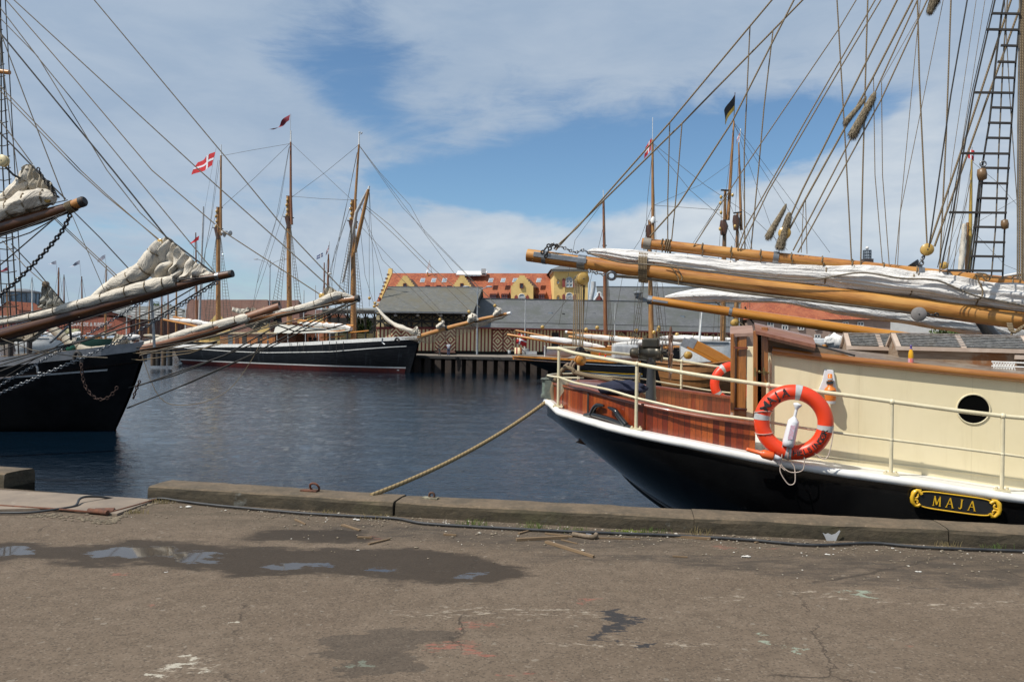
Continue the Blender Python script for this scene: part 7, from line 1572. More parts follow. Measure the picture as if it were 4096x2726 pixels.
for x0, x1 in ((1562, 1645), (1739, 1822)):
    A_1, A_2 = at(x0, 1400, YS), at(x1, 1401, YS); d_ = A_2 - A_1; H_ = 2.95; mb = MB(); mb.face([A_1 + V((0, -.02, 0)), A_2 + V((0, -.02, 0)), A_2 + V((0, -.02, H_)), A_1 + V((0, -.02, H_))], [(0, 0), (3, 0), (3, 2.9), (0, 2.9)]); dr = mb.build('double_door', diam_m, ts.o, smooth=False)
    MB().bar(A_1.lerp(A_2, .5) + V((0, -.06, 0)), A_1.lerp(A_2, .5) + V((0, -.06, H_)), .08, .05, (0, 1, 0)).build('door_joint', red_trim, dr, smooth=False)
ramp = MB(); ramp.prism([at(1738, 1410, YS - 6), at(1822, 1411, YS - 6), at(1815, 1402, YS - .2), at(1765, 1401, YS - .2)], V((0, 0, .08))); ramp.build('loading_ramp', M('red_brown_ramp', (.15, .075, .055), None, 2), label='red brown loading ramp in front of the striped door with two people', cat='ramp', smooth=False)
ls = Bld('long_slate_shed', 'long low shed with grey slate roof, diamond painted doors and striped boards', at(2300, 1415, YS + 4))
SL = .0145
ls.block('board_wall', 1896, 2930, 1308, 1405, YS + 1.5, 12, stripe_m, slope=SL); ls.block('plinth', 1896, 2930, 1404, 1418, YS + 2, 11, dark_wood, slope=SL)
def lY(x): return YS + 1.5 + SL * (x - 1896)
mb = MB(); P = [at(1880, 1310, YS - .3), at(2960, 1333, lY(2960) - 1.8), at(2960, 1212, lY(2960) + 7), at(1925, 1193, YS + 8.5)]; mb.face(P, [(0, 0), (38, 0), (38, 9), (0, 9)]); mb.face([P[3], P[2], P[2] + V((0, 8, -4.5)), P[3] + V((0, 8, -4.5))]); mb.build('roof', slate, ls.o, smooth=False)
MB().bar(P[3], P[2], .5, .12).build('ridge', MC['grey_gutter'], ls.o, smooth=False); MB().bar(P[0], P[1], .2, .2).build('gutter', red_trim, ls.o, smooth=False)
a_, b_ = P[0].lerp(P[3], .17) + V((0, -.1, .1)), P[1].lerp(P[2], .17) + V((0, -.1, .1)); MB().bar(a_, b_, .05, .05).build('snow_rail', iron_dull, ls.o, smooth=False)
for x0, x1 in ((1970, 2056), (2148, 2192), (2445, 2520), (2700, 2770)):
    A_1, A_2 = at(x0, 1404 + (x0 - 1970) * .008, lY(x0) - .25), at(x1, 1404 + (x1 - 1970) * .008, lY(x1) - .25); mb = MB(); W_ = (A_2 - A_1).length; mb.face([A_1, A_2, A_2 + V((0, 0, 3.3)), A_1 + V((0, 0, 3.3))], [(0, 0), (W_, 0), (W_, 3.3), (0, 3.3)]); dr = mb.build('double_door', diam_m, ls.o, smooth=False)
    MB().bar(A_1.lerp(A_2, .5) + V((0, -.06, 0)), A_1.lerp(A_2, .5) + V((0, -.06, 2.9)), .08, .05, (0, 1, 0)).build('door_joint', red_trim, dr, smooth=False); MB().bar(A_1 + V((0, -.06, 2.95)), A_2 + V((0, -.06, 2.95)), .08, .1).build('door_lintel', red_trim, dr, smooth=False)
ls.block('open_doorway', 2192, 2234, 1330, 1402, lY(2192) - .2, .3, dark_wood); ls.block('cream_panel', 2236, 2290, 1318, 1404, lY(2236) - .2, .2, cream_wall)
for k in range(9): 
    x = 2470 + k * 52; ls.block('red_wall_bay', x, x + 34, 1325 + k * 1.2, 1372 + k * .5, lY(x) - .25, .2, red_trim); mb = MB(); Yx = lY(x) - .5; mb.bar(at(x, 1350 + k, Yx), at(x + 17, 1333 + k, Yx), .35, .1, (0, 1, 0)); mb.bar(at(x + 17, 1333 + k, Yx), at(x + 34, 1350 + k, Yx), .35, .1, (0, 1, 0)); mb.build('chevron_board', cream_wall, ls.o, smooth=False)
for x, y in ((2200, 1255), (2253, 1262), (2372, 1258), (2553, 1262), (2728, 1268)):
    k = (x - 1925) / 1000; yr = lerp(1193, 1212, k); ye = lerp(1310, 1333, k); f_ = (ye - y) / (ye - yr); Yx = lerp(lY(x) - 1.8, lY(x) + 7.2, f_) - .5
    if x == 2253: MB().tube([at(x, y + 8, Yx), at(x, y - 9, Yx)], .22, 10).build('vent_pipe', iron_dull, ls.o)
    else:
        mb = MB(); mb.box(at(x, y, Yx), (.75, .5, .5)); w_ = mb.build('roof_window', MC['grey_gutter'], ls.o, smooth=False); MB().box(at(x, y, Yx) - V((0, .26, 0)), (.6, .03, .38)).build('pane', glass_pale, w_, smooth=False)
# higher slate roof behind with small red gable ornament
hs_ = Bld('rear_slate_building', 'grey slate roofed building rising behind the low shed, right of the yellow tower', at(2600, 1400, 128))
mb = MB(); P = [at(2395, 1212, 126), at(2960, 1226, 134), at(2940, 1150, 141), at(2385, 1146, 133)]; mb.face(P, [(0, 0), (22, 0), (22, 7), (0, 7)]); mb.build('roof', slate, hs_.o, smooth=False)
hs_.block('wall', 2395, 2960, 1208, 1400, 127, 12, cream_wall, slope=.013); MB().bar(P[3], P[2], .5, .15).build('ridge', MC['grey_gutter'], hs_.o, smooth=False)
hs_.poly('ornate_gable', [(2380, 1200), (2414, 1200), (2408, 1188), (2402, 1182), (2402, 1172), (2397, 1170), (2392, 1172), (2392, 1182), (2386, 1188)], M('dull_red', (.26, .07, .05), None, 2), Y=124, th=.5)
mb = MB(); mb.tube([at(x, y, 123.6) for x, y in ((2378, 1200), (2385, 1188), (2391, 1181), (2391, 1172), (2397, 1169), (2403, 1172), (2403, 1181), (2409, 1188), (2416, 1200))], .16, 6); mb.build('white_scroll_trim', white_w, hs_.o)
mb = MB(); mb.tube([at(x, y, 128) for x, y in ((2363, 1198), (2367, 1180), (2372, 1160), (2374, 1142), (2374, 1126))], .4, 6); mb.build('curved_gable_edge', white_dull, hs_.o)
MB().lathe(at(2552, 1184, 130), V((0, 0, 1)), [(.6, 0), (.6, .4), (1.0, .5), (0, 1.0)], 6).build('roof_cowl', MC['grey_gutter'], hs_.o, smooth=False)
# canopy on the left of the tall warehouse
cn = Bld('platform_canopy', 'dark open platform canopy joining the left end of the striped warehouse', at(1400, 1410, YS + 3), 'canopy')
mb = MB(); mb.prism([at(1290, 1243, YS + 9), at(1506, 1245, YS + 9), at(1506, 1238, YS + 24), at(1290, 1236, YS + 24)], V((0, 0, .25))); mb.build('canopy_roof', corr, cn.o, smooth=False); MB().bar(at(1290, 1247, YS + 9), at(1506, 1249, YS + 9), .2, .5).build('fascia', dark_wood, cn.o, smooth=False)
for k in range(6):
    x = 1318 + k * 36; mb = MB(); mb.tube([at(x, 1250, YS + 10), at(x, 1402, YS + 10)], .14, 8); mb.bar(at(x - 14, 1252, YS + 10), at(x, 1278, YS + 10), .1, .12, (0, 1, 0)); mb.bar(at(x + 14, 1252, YS + 10), at(x, 1278, YS + 10), .1, .12, (0, 1, 0)); mb.build('iron_post', dark_wood, cn.o)
cn.block('back_wall', 1300, 1506, 1270, 1400, YS + 26, .3, dark_wood)
# yellow picket fence
pf = Bld('picket_fence', 'pale yellow picket fence on the far quay beside the warehouse', at(1420, 1405, YS + 11), 'fence'); 
mb = MB()
for k in range(40): x = 1342 + k * 4.1; mb.bar(at(x, 1400, YS + 11), at(x, 1333 - (8 if x > 1490 else 0), YS + 11), .09, .03, (0, 1, 0))
mb.bar(at(1340, 1345, YS + 11.05), at(1506, 1346, YS + 11.05), .05, .1); mb.build('pickets', M('yellow_pickets', (.58, .50, .26), None, 2), pf.o, smooth=False)
for x in (1345, 1402, 1460, 1500): pf.block('post', x - 3, x + 3, 1325, 1402, YS + 10.8, .2, M('yellow_pickets', (.58, .50, .26), None, 2))
# brown roofed houses and others left of the canopy
def house(name, label, x0, x1, ye, yb, yr, Y, dep, wallm, roofm, wins=(), gable=False, gx=None, group=None, fm=white_w):
    h = Bld(name, label, at((x0 + x1) / 2, yb, Y), 'house', group); h.block('wall', x0, x1, ye, yb, Y, dep, wallm); mb = MB()
    if gable:
        xm = (x0 + x1) / 2; a_, b_, c_ = at(x0, ye, Y), at(x1, ye, Y), at(xm, yr, Y); mb.face([a_, b_, c_]); mb.build('gable_wall', wallm, h.o, smooth=False); mb = MB(); r2 = c_ + V((0, dep, 0)); o_ = V((0, -.3, .15))
        mb.face([a_ + o_ - V((.3, 0, .2)), c_ + o_, r2 + V((0, 0, .15)), a_ + V((-.3, dep, -.05))]); mb.face([c_ + o_, b_ + o_ + V((.3, 0, -.2)), b_ + V((.3, dep, -.05)), r2 + V((0, 0, .15))]); mb.build('roof', roofm, h.o, smooth=False)
    else:
        a_, b_ = at(x0 - 3, ye, Y - .5), at(x1 + 3, ye, Y - .5); c_, d_ = at(x1 - (gx or 0), yr, Y + dep / 2), at(x0 + (gx or 0), yr, Y + dep / 2); e1, e2 = a_ + V((0, dep + 1, 0)), b_ + V((0, dep + 1, 0))
        W_ = (b_ - a_).length; mb.face([a_, b_, c_, d_], [(0, 0), (W_, 0), (W_, 6), (0, 6)]); mb.face([e2, e1, d_, c_]); mb.face([b_, e2, c_]); mb.face([e1, a_, d_]); mb.build('roof', roofm, h.o, smooth=False)
    for w_ in wins: h.window(*w_[:4], Y - .05, fm, glass, bars=1)
    return h
h = house('brown_roofed_house', 'house with a long brown tiled roof behind the first mast of the three master', 740, 1080, 1330, 1385, 1198, 150, 16, yel_wall, tile_brown, gx=10)
for x0, x1, yt in ((818, 920, 1250), (1030, 1075, 1225)):
    d = h.poly('yellow_gable', [(x0, 1335), (x1, 1335), (x1, 1310), ((x0 + x1) / 2, yt), (x0, 1310)], yel_wall, Y=147, th=.6); h.window((x0 + x1) / 2 - 4, (x0 + x1) / 2 + 4, yt + 22, yt + 34, 146.8, dark_wood, glass, bars=0, parent=d)
house('brown_roofed_house', 'house with brown roof continuing right, behind the main mast of the three master', 1062, 1195, 1290, 1390, 1200, 155, 14, M('orange_red_brick', (.38, .14, .07), None, 1), tile_brown, wins=[(1080 + k * 24, 1092 + k * 24, 1318, 1336) for k in range(4)])
house('brick_house', 'orange brick house with yellow bands seen between the main and fore masts', 1190, 1345, 1258, 1400, 1238, 160, 12, M('orange_brick', (.42, .17, .085), (.36, .14, .07), 1), tile_brown, wins=[(1205 + k * 26, 1217 + k * 26, 1262, 1280) for k in range(5)] + [(1205 + k * 26, 1217 + k * 26, 1300, 1320) for k in range(5)], fm=yel_wall)
gb = Bld('yellow_annex', 'pale yellow low wall strip below the brick house', at(1270, 1360, 150)); gb.block('wall', 1190, 1340, 1278, 1292, 149, 1, yel_wall)
# red boat shed with sign at the left
rs = Bld('red_boat_shed', 'long red boat shed with white BAAGØE & RIBER lettering and grey sheet roof', at(300, 1345, 235), 'building')
rs.block('wall', 240, 520, 1262, 1338, 235, 34, brick_red); rs.poly('gable_wall', [(240, 1264), (520, 1262 + 8), (400, 1232)], brick_red, Y=235, th=.4)
mb = MB(); a_, b_, c_ = at(236, 1262, 234), at(400, 1226, 234), at(528, 1275, 234); e1 = at(700, 1222, 262); e2 = at(850, 1285, 262); mb.face([b_, c_, e2, e1]); mb.face([a_, b_, e1, at(420, 1240, 270)]); mb.build('roof', corr, rs.o, smooth=False)
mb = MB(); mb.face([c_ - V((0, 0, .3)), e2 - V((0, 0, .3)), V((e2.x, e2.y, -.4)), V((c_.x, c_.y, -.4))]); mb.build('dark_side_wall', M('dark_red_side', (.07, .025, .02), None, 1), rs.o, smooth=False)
for r_ in range(3):
    for k in range(9):
        t = (k + .5) / 10; s_ = .35 + r_ * .2; p0 = b_.lerp(e1, t).lerp(c_.lerp(e2, t), s_); d1 = (e1 - b_).normalized(); d2 = (c_ - b_).normalized(); nn = d2.cross(d1); nn = nn if nn.z > 0 else -nn; mb = MB(); mb.face([p0 + nn * .1, p0 + d2 * .5 + nn * .1, p0 + d2 * .5 + d1 * 1.6 + nn * .1, p0 + d1 * 1.6 + nn * .1]); mb.build('roof_light', white_w, rs.o, smooth=False)
k_ = 234.6 / FPX; mb = MB(); c0 = at(352, 1297, 234.6); mb.text('BAAGØE & RIBER', 17.5 * k_ * 1.0, lambda x, y, z: c0 + CR * x + V((0, 0, y * 1.15))); mb.build('sign_lettering', white_w, rs.o, smooth=False)
mb = MB(); 
for i, w_ in enumerate((12, 26, 22, 18)): c1 = at(424, 1290 + i * 4, 234.6); mb.box(c1 + V((w_ * k_ / 2, 0, 0)), (w_ * k_, .05, .10))
mb.build('small_print_lines', white_dull, rs.o, smooth=False)
house('brick_gable_house', 'orange brick gabled house below the round glass building', -10, 74, 1238, 1330, 1205, 250, 14, M('salmon_brick', (.42, .15, .09), None, 1), tile_red, gable=True)
house('red_shed', 'low dark red shed left of the lettered boat shed', -60, 245, 1278, 1335, 1262, 240, 8, M('dark_red_boards', (.17, .035, .03), None, 1), corr)
rg = thing('round_glass_building', 'round building with a curved dark glass storey at the far left', 'building', at(80, 1330, 300)); c = at(86, 1300, 312); kk = 312 / FPX; zt = at(86, 1165, 312).z
mb = MB(); mb.lathe(V((c.x, c.y, 0)), V((0, 0, 1)), [(62 * kk, -1), (62 * kk, zt - 5.2)], 32); mb.build('lower_drum', dark_clad, rg, smooth=False)
mb = MB(); mb.lathe(V((c.x, c.y, 0)), V((0, 0, 1)), [(68 * kk, zt - 5.2), (70 * kk, zt - .8)], 32); mb.build('glass_storey', M('blue_glass', (.16, .24, .32), (.05, .08, .11), .25, rough=.1), rg, smooth=False)
mb = MB()
for k in range(24): th = 2 * pi * k / 24; mb.bar(V((c.x + cos(th) * 69.4 * kk, c.y + sin(th) * 69.4 * kk, zt - 5.2)), V((c.x + cos(th) * 70.6 * kk, c.y + sin(th) * 70.6 * kk, zt - .8)), .2, .2)
mb.build('mullions', dark_clad, rg, smooth=False); MB().lathe(V((c.x, c.y, 0)), V((0, 0, 1)), [(66 * kk, zt - .8), (72 * kk, zt - .6), (72 * kk, zt - .1), (20 * kk, zt + 1.0), (0, zt + 1.1)], 32).build('roof', M('grey_metal_roof', (.22, .23, .24), None, 1, rough=.5), rg)
house('red_roofed_house', 'distant house with red roof and small white gable above the boat shed', 540, 610, 1252, 1290, 1236, 300, 12, white_w, tile_red); house('red_roofed_house', 'distant red roofed house right of the small white gable', 615, 690, 1262, 1300, 1240, 310, 12, yel_wall, tile_red)
house('flat_grey_building', 'long flat grey building behind the yachts near the white pole', 690, 840, 1240, 1300, 1236, 260, 20, M('grey_wall', (.26, .26, .25), None, 1), corr)
# right hand town houses
h = house('pink_grey_house', 'pinkish grey house with red tiled hipped roof and white windows above the deckhouse', 2985, 3560, 1277, 1420, 1192, 128, 16, pink_w, tile_red, gx=95, wins=[(x, x + 22, 1288, 1318) for x in (3070, 3128, 3192, 3258, 3315, 3370, 3430)] + [(x, x + 22, 1338, 1366) for x in (3070, 3128, 3192, 3258, 3315, 3370)])
house('red_tiled_house', 'house showing only a red tiled roof left of the pinkish house', 2850, 3075, 1262, 1400, 1200, 150, 12, yel_wall, tile_red, gx=4)
h = house('orange_town_house', 'orange and white town house with tall white windows right of the pinkish house', 3490, 3720, 1150, 1400, 1128, 170, 14, orange_w, tile_brown, wins=[(x, x + 18, 1288, 1325) for x in (3505, 3548, 3590, 3632, 3675)] + [(x, x + 18, 1228, 1262) for x in (3505, 3548, 3590, 3632)] + [(x, x + 16, 1160, 1185) for x in (3510, 3545)])
for x in (3530, 3572, 3615, 3657): h.block('white_pilaster', x, x + 7, 1190, 1395, 169.6, .5, white_w)
h = house('slate_roofed_white_house', 'white weatherboard house with slate roof below the furled sail', 3560, 3800, 1192, 1400, 1150, 150, 12, white_w, slate, gx=20, wins=[(3700, 3716, 1230, 1262), (3740, 3756, 1230, 1262), (3640, 3656, 1230, 1262)])
house('white_house', 'white house with red tiled roof at the right edge', 3740, 4200, 1245, 1420, 1205, 185, 14, white_w, tile_red, wins=[(x, x + 18, 1335, 1362) for x in (3850, 3890, 3935, 3985, 4040, 4090)], fm=white_dull)
house('red_roofed_long_house', 'long house with plain red roof behind the slate sheds', 2780, 3480, 1225, 1400, 1204, 180, 12, pink_w, tile_red)
st = thing('chimney_tower', 'dark square chimney tower topped by an open iron crown and pale globe', 'tower', at(3468, 1200, 260)); k2 = 260 / FPX
cc = at(3468, 1036, 260); MB().box(V((cc.x, cc.y, cc.z / 2)), (36 * k2, 3, cc.z)).build('brick_shaft', M('dark_brick', (.06, .045, .04), None, 1), st, smooth=False); mb = MB()
for k in range(12): th = 2 * pi * k / 12; p = cc + V((cos(th) * 15 * k2, sin(th) * 15 * k2, 0)); mb.tube([p, p + V((0, 0, 36 * k2))], .12, 4)
for z_ in (10, 22, 34): mb.ring(cc + V((0, 0, z_ * k2)), V((0, 0, 1)), 15 * k2, .12, 16, 4)
mb.build('iron_crown', M('blue_grey_iron', (.10, .13, .16), None, 1), st); MB().ball(cc + V((0, 0, 44 * k2)), 7 * k2, 10).build('globe', white_w, st)
# ------------------------------------------------ trees
def tree(c, h, r, seed, label, mt=leaf_m, n=1500, leaf=.35):
    rn = random.Random(seed); t_ = thing('tree', label, 'tree', c, 'trees around the harbour'); mb = MB(); mb.tube([c, c + V((.1, 0, h * .4)), c + V((0, .1, h * .75))], [r * .10, r * .07, r * .03], 7)
    tips = []
    for k in range(9): a = k * 2.4; e_ = c + V((cos(a) * r * .6, sin(a) * r * .6, h * rn.uniform(.5, .85))); mb.tube([c + V((0, 0, h * .35)), e_], [r * .05, r * .015], 5); tips.append(e_)
    mb.build('trunk', bark, t_); mb = MB(); cl = [(e_ + V((rn.gauss(0, r * .2), rn.gauss(0, r * .2), rn.gauss(0, r * .15))), r * rn.uniform(.28, .5)) for e_ in tips for _ in (0, 1)]
    for i in range(n):
        cc_, rr = rn.choice(cl); d = V((rn.gauss(0, 1), rn.gauss(0, 1), rn.gauss(0, .8))).normalized() * rr * rn.random() ** .35; p = cc_ + d; a = V((rn.gauss(0, 1), rn.gauss(0, 1), rn.gauss(0, 1))).normalized() * leaf; b_ = a.cross(V((rn.gauss(0, 1), rn.gauss(0, 1), rn.gauss(0, 1)))).normalized() * leaf * .6; mb.face([p - a, p + b_, p + a, p - b_])
    mb.build('crown', mt, t_, smooth=False)
def tr(px, yt, w_, Y, seed, label, mt=leaf_m, n=1400):
    g = at(px, 1350, Y); g.z = -.4; top = at(px, yt, Y).z; k = Y / FPX; tree(g, top + .4, w_ / 2 * k * 1.15, seed, label, mt, n, leaf=max(.25, w_ * k * .05))
tr(325, 1192, 80, 280, 1, 'round green tree above the lettered boat shed'); tr(655, 1208, 90, 300, 2, 'green tree behind the yacht masts at left'); tr(828, 1195, 75, 260, 3, 'green tree just left of the first mast of the three master'); tr(1185, 1222, 30, 200, 4, 'small dark tree between brown roof and brick house'); tr(5, 1220, 30, 300, 5, 'tree at the extreme left edge')
tr(3790, 1290, 90, 140, 6, 'leafy tree between the orange and white houses', leaf2_m); tr(3960, 1195, 20, 230, 7, 'small tree top above the red roof at right'); tr(1430, 1270, 90, YS + 20, 8, 'shaded tree under the canopy', leaf2_m); tr(2975, 1196, 40, 240, 9, 'distant tree top over the red roofs')
# ------------------------------------------------ lamps and poles
def street_lamp(px, yb, yt, Y, label, arm, yl):
    o = thing('street_lamp', label, 'street lamp', at(px, yb, Y), 'double armed street lamps'); top = at(px + 3, yt, Y)
    MB().tube([at(px, yb, Y), at(px + 1, (yb + yt) / 2, Y), top], [.13, .10, .07], 8).build('pole', M('galvanised_pole', (.30, .33, .36), None, 3, rough=.5), o)
    for s_ in (-1, 1):
        MB().tube(smooth([at(px + 1, yt + 30, Y), at(px + 3 + s_ * arm * .25, yt + 10, Y), at(px + 3 + s_ * arm, yl, Y)], 5), .05, 6).build('arm', MC['galvanised_pole'], o); hd = at(px + 3 + s_ * arm * 1.1, yl, Y); MB().ball(hd, .34, 8, (1.4, .6, .35)).build('lamp_head', M('lamp_grey', (.42, .45, .48), None, 3, rough=.4), o)
street_lamp(1908, 1417, 1150, YS - 4, 'double armed street lamp standing before the striped boards', 42, 1146); street_lamp(1078, 1310, 1040, 150, 'double armed street lamp between the first and main masts', 52, 1036)
def pole(name, label, cat, x0, y0, x1, y1, Y, r, mt, **k): MB().tube([at(x1, y1, Y), at(x0, y0, Y)], [r, r * .5], 8).build(name, mt, label=label, cat=cat, loc=at(x1, y1, Y), **k)
pole('flagpole', 'white flagpole in a grey tub on the quay behind the red and white flag', 'flagpole', 2102, 1198, 2099, 1400, 90, .09, white_dull); MB().lathe(at(2100, 1418, 90), V((0, 0, 1)), [(.48, 0), (.5, .7), (.4, .72), (0, .72)], 12).build('pole_tub', M('grey_tub', (.22, .21, .2), None, 3), label='grey concrete tub at the foot of the white flagpole', cat='tub')
pole('flagpole', 'thin white flagpole before the slate roof, right of the second mast', 'flagpole', 2461, 1213, 2458, 1345, 100, .08, white_dull); pole('flagpole', 'white flagpole standing right behind the davits', 'flagpole', 2802, 1240, 2795, 1360, 100, .09, white_dull)
pole('white_mast', 'tall white pole with red tip beside the first mast of the three master', 'pole', 814, 826, 796, 1330, 130, .24, white_dull)
MB().lathe(at(2037, 1414, 92), V((0, 0, 1)), [(.14, 0), (.2, .4), (.19, .4), (.12, .02)], 10).build('bucket', M('zinc_bucket', (.35, .37, .38), None, 3, rough=.4), label='small grey bucket on the quay before the diamond doors', cat='bucket')
bn_ = MB(); bn_.lathe(at(2075, 1415, 90), V((0, 0, 1)), [(.5, 0), (.5, .72), (.45, .74), (0, .74)], 14); bn_.build('striped_bin', stripe_m, label='red and cream striped bin left of the flagpole tub', cat='bin')
# ------------------------------------------------ black ketch with gold line, centre right
A1, B1 = at(2062, 1418, 83), at(2960, 1440, 74)
G_ = Ship('black_ketch', 'black ketch with gold and pale blue lines and red flag at its stern', (A1.x, A1.y + 1.5), (B1.x, B1.y + 1.5), 2.6, [(0, .16), (.2, .0), (.5, -.2), (.8, -.1), (1, .5)], [(0, .35), (.1, .6), (.3, .9), (.6, 1), (.85, .8), (1, .04)], rake_s=.30, rake_b=.1, zb=WZ - .2, caph=.06, capw=.2, cap=varn, deckd=.35, full=1.6)
g = G_
g.stripe('gold_line', gold, lambda t: interp([(0, .16), (.2, .0), (.5, -.2), (.8, -.1), (1, .5)], t) - 1.12, .08, .12, .97, out=.04); g.stripe('pale_line', M('pale_blue_line', (.35, .42, .5), None, 3), lambda t: interp([(0, .16), (.2, .0), (.5, -.2), (.8, -.1), (1, .5)], t) - 1.28, .07, .12, .97, out=.04)
g.stripe('upper_line', M('pale_blue_line', (.35, .42, .5), None, 3), lambda t: interp([(0, .16), (.2, .0), (.5, -.2), (.8, -.1), (1, .5)], t) - .32, .07, .01, .97, out=.04)
flag(g, g.pl(2072, 1333), g.pl(2111, 1342) - g.pl(2072, 1333), g.pl(2063, 1372) - g.pl(2072, 1333), flag_red, g.o, flag_white, wave=.12); g.tube('flagstaff', [(2085, 1412), (2068, 1330)], .04, varn)
def gmast(s, xt, yt, xb, yb, xc, mt=mast_red, r=.24): s.mast(xt, yt, xb, yb, r * .5, r, mt); s.tube('spreader', [(xt + xc - 8, lerp(yt, yb, .3)), (xt + xc + 10, lerp(yt, yb, .3))], .06, iron_dull)
gmast(g, 2414, 800, 2424, 1405, 3); g.tube('mast_tip', [(2413, 760), (2414, 802)], .04, white_paint)
gmast(g, 2598, 880, 2606, 1400, 2, mast_mat, .30); g.tube('topmast', [(2612, 960), (2610, 560)], [.18, .11], mast_mat, w=-.2, n=8); g.tube('mast_pole', [(2610, 565), (2611, 470)], .03, white_paint, w=-.2)
g.tube('antenna_ring', [(2598, 885), (2612, 880), (2630, 886)], .05, white_dull, w=-.5); MB().lathe(g.pl(2612, 892, -.4), V((0, 0, 1)), [(.2, 0), (.28, .3), (.1, .6), (0, .7)], 10).build('radar_dome', white_paint, g.o)
MB().tube([g.pl(2596, 900), g.pl(2598, 925), g.pl(2598, 960)], [.3, .42, .25], 8).build('mast_hound', spar_dark, g.o)
flag(g, g.pl(2607, 552), g.pl(2582, 582) - g.pl(2607, 552), g.pl(2603, 600) - g.pl(2607, 552), flag_red, g.o, flag_white, wave=.1)
for pts, r_ in (([(2030, 1338), (2200, 1365), (2430, 1400)], .14), ([(2063, 1321), (2200, 1348), (2420, 1392)], .10), ([(2266, 1328), (2400, 1342), (2590, 1358)], .13), ([(2275, 1345), (2600, 1378), (2760, 1388)], .13), ([(2430, 1385), (2560, 1386), (2760, 1392)], .12)): g.tube('boom', pts, r_, varn, w=-.5, n=8)
g.tube('boom_tip', [(2262, 1327), (2270, 1328)], .15, white_paint, w=-.5, n=8)
for pts, sd in (([(2120, 1345), (2200, 1356), (2290, 1368), (2370, 1382), (2420, 1392)], 1), ([(2300, 1338), (2400, 1350), (2500, 1358), (2590, 1366)], 2), ([(2450, 1378), (2540, 1370), (2640, 1372), (2740, 1376)], 3), ([(2640, 1350), (2720, 1352), (2830, 1356), (2925, 1358)], 4)): furl_on(g, pts, [.1, .3, .32, .28, .15], sd, sail_white, 3, w=-.5)
for pts in ([(2414, 805), (2300, 960), (2235, 1300)], [(2414, 810), (2440, 1390)], [(2415, 900), (2360, 1130), (2330, 1390)], [(2610, 600), (2590, 800), (2560, 1380)], [(2612, 640), (2640, 1390)], [(2610, 575), (2760, 760), (2900, 880)], [(2606, 820), (2880, 840)], [(2606, 830), (2560, 960), (2500, 1050), (2440, 1390)], [(2598, 900), (2650, 1140), (2670, 1380)], [(2590, 910), (2540, 1200), (2530, 1385)], [(2285, 1180), (2180, 1300), (2150, 1345)], [(2614, 575), (2820, 740), (3000, 860), (3150, 1000)]): g.tube('stay', pts, .022, rope_far, w=-.3)
for t_, bl, br, n in (((2596, 960), (2522, 1385), (2545, 1385), 18), ((2600, 960), (2638, 1385), (2664, 1385), 18), ((2418, 950), (2440, 1390), (2456, 1390), 1)): g.ratl(t_, bl, br, n, w=-.8)
for p in ((2170, 1308), (2546, 1321), (2616, 1329), (2636, 1310), (2634, 1320), (2389, 1310), (2345, 1318), (2708, 1338)): MB().ball(g.pl(*p, -.5), .22, 8).build('block', block_y, g.o)
# small white clinker dinghy on its deck, and deck clutter
db = thing('white_dinghy', 'small white clinker dinghy upright on the deck of the black ketch, bow towards us', 'dinghy', g.pl(2190, 1418, -.5)); mb = MB(); rows = []
for i in range(9):
    t_ = i / 8; x = lerp(2180, 2262, t_); w_ = .95 * sin(pi * min(.5, .06 + t_ * .55)); c = g.pl(x, lerp(1386, 1394, t_), lerp(-1.6, 1.0, t_)); rows.append([c + V((sd * w_ * sin(a), 0, .35 - 1.05 * cos(a))) if False else c + V((w_ * cos(a), 0, -.95 * sin(a) ** .7 if sin(a) > 0 else 0)) for sd, a in [(1, pi * k / 12) for k in range(13)]])
mb.grid(rows); mb.build('hull', M('white_clinker', (.62, .62, .63), (.50, .50, .52), 2, stretch=(1, 1, 6), rough=.4), db); MB().grid([[r[0] for r in rows], [r[-1] for r in rows]]).build('thwart_cover', varn, db, smooth=False)
MB().tube([rows[0][6] + V((0, -.05, -.1)), (rows[0][0] + rows[0][12]) / 2 + V((0, -.1, .15))], .06, 6).build('stem', white_paint, db)
MB().box(g.pl(2126, 1411, -1), (1.1, .8, .35)).build('white_chest', white_dull, g.o, smooth=False)
MB().box(g.pl(2500, 1408, -1.2), (2.6, 1.2, 1.5)).build('white_sail_cover', white_dull, g.o, smooth=False, bevel=.2); MB().box(g.pl(2408, 1404, -1), (2.2, 1.2, .8)).build('teak_hatch', varn, g.o, smooth=False)
lifebuoy(g.pl(2411, 1418, -2.2), V((0, -1, 0)), .30, .07, 'small faded orange lifebuoy on the black ketch amidships', False, .3)
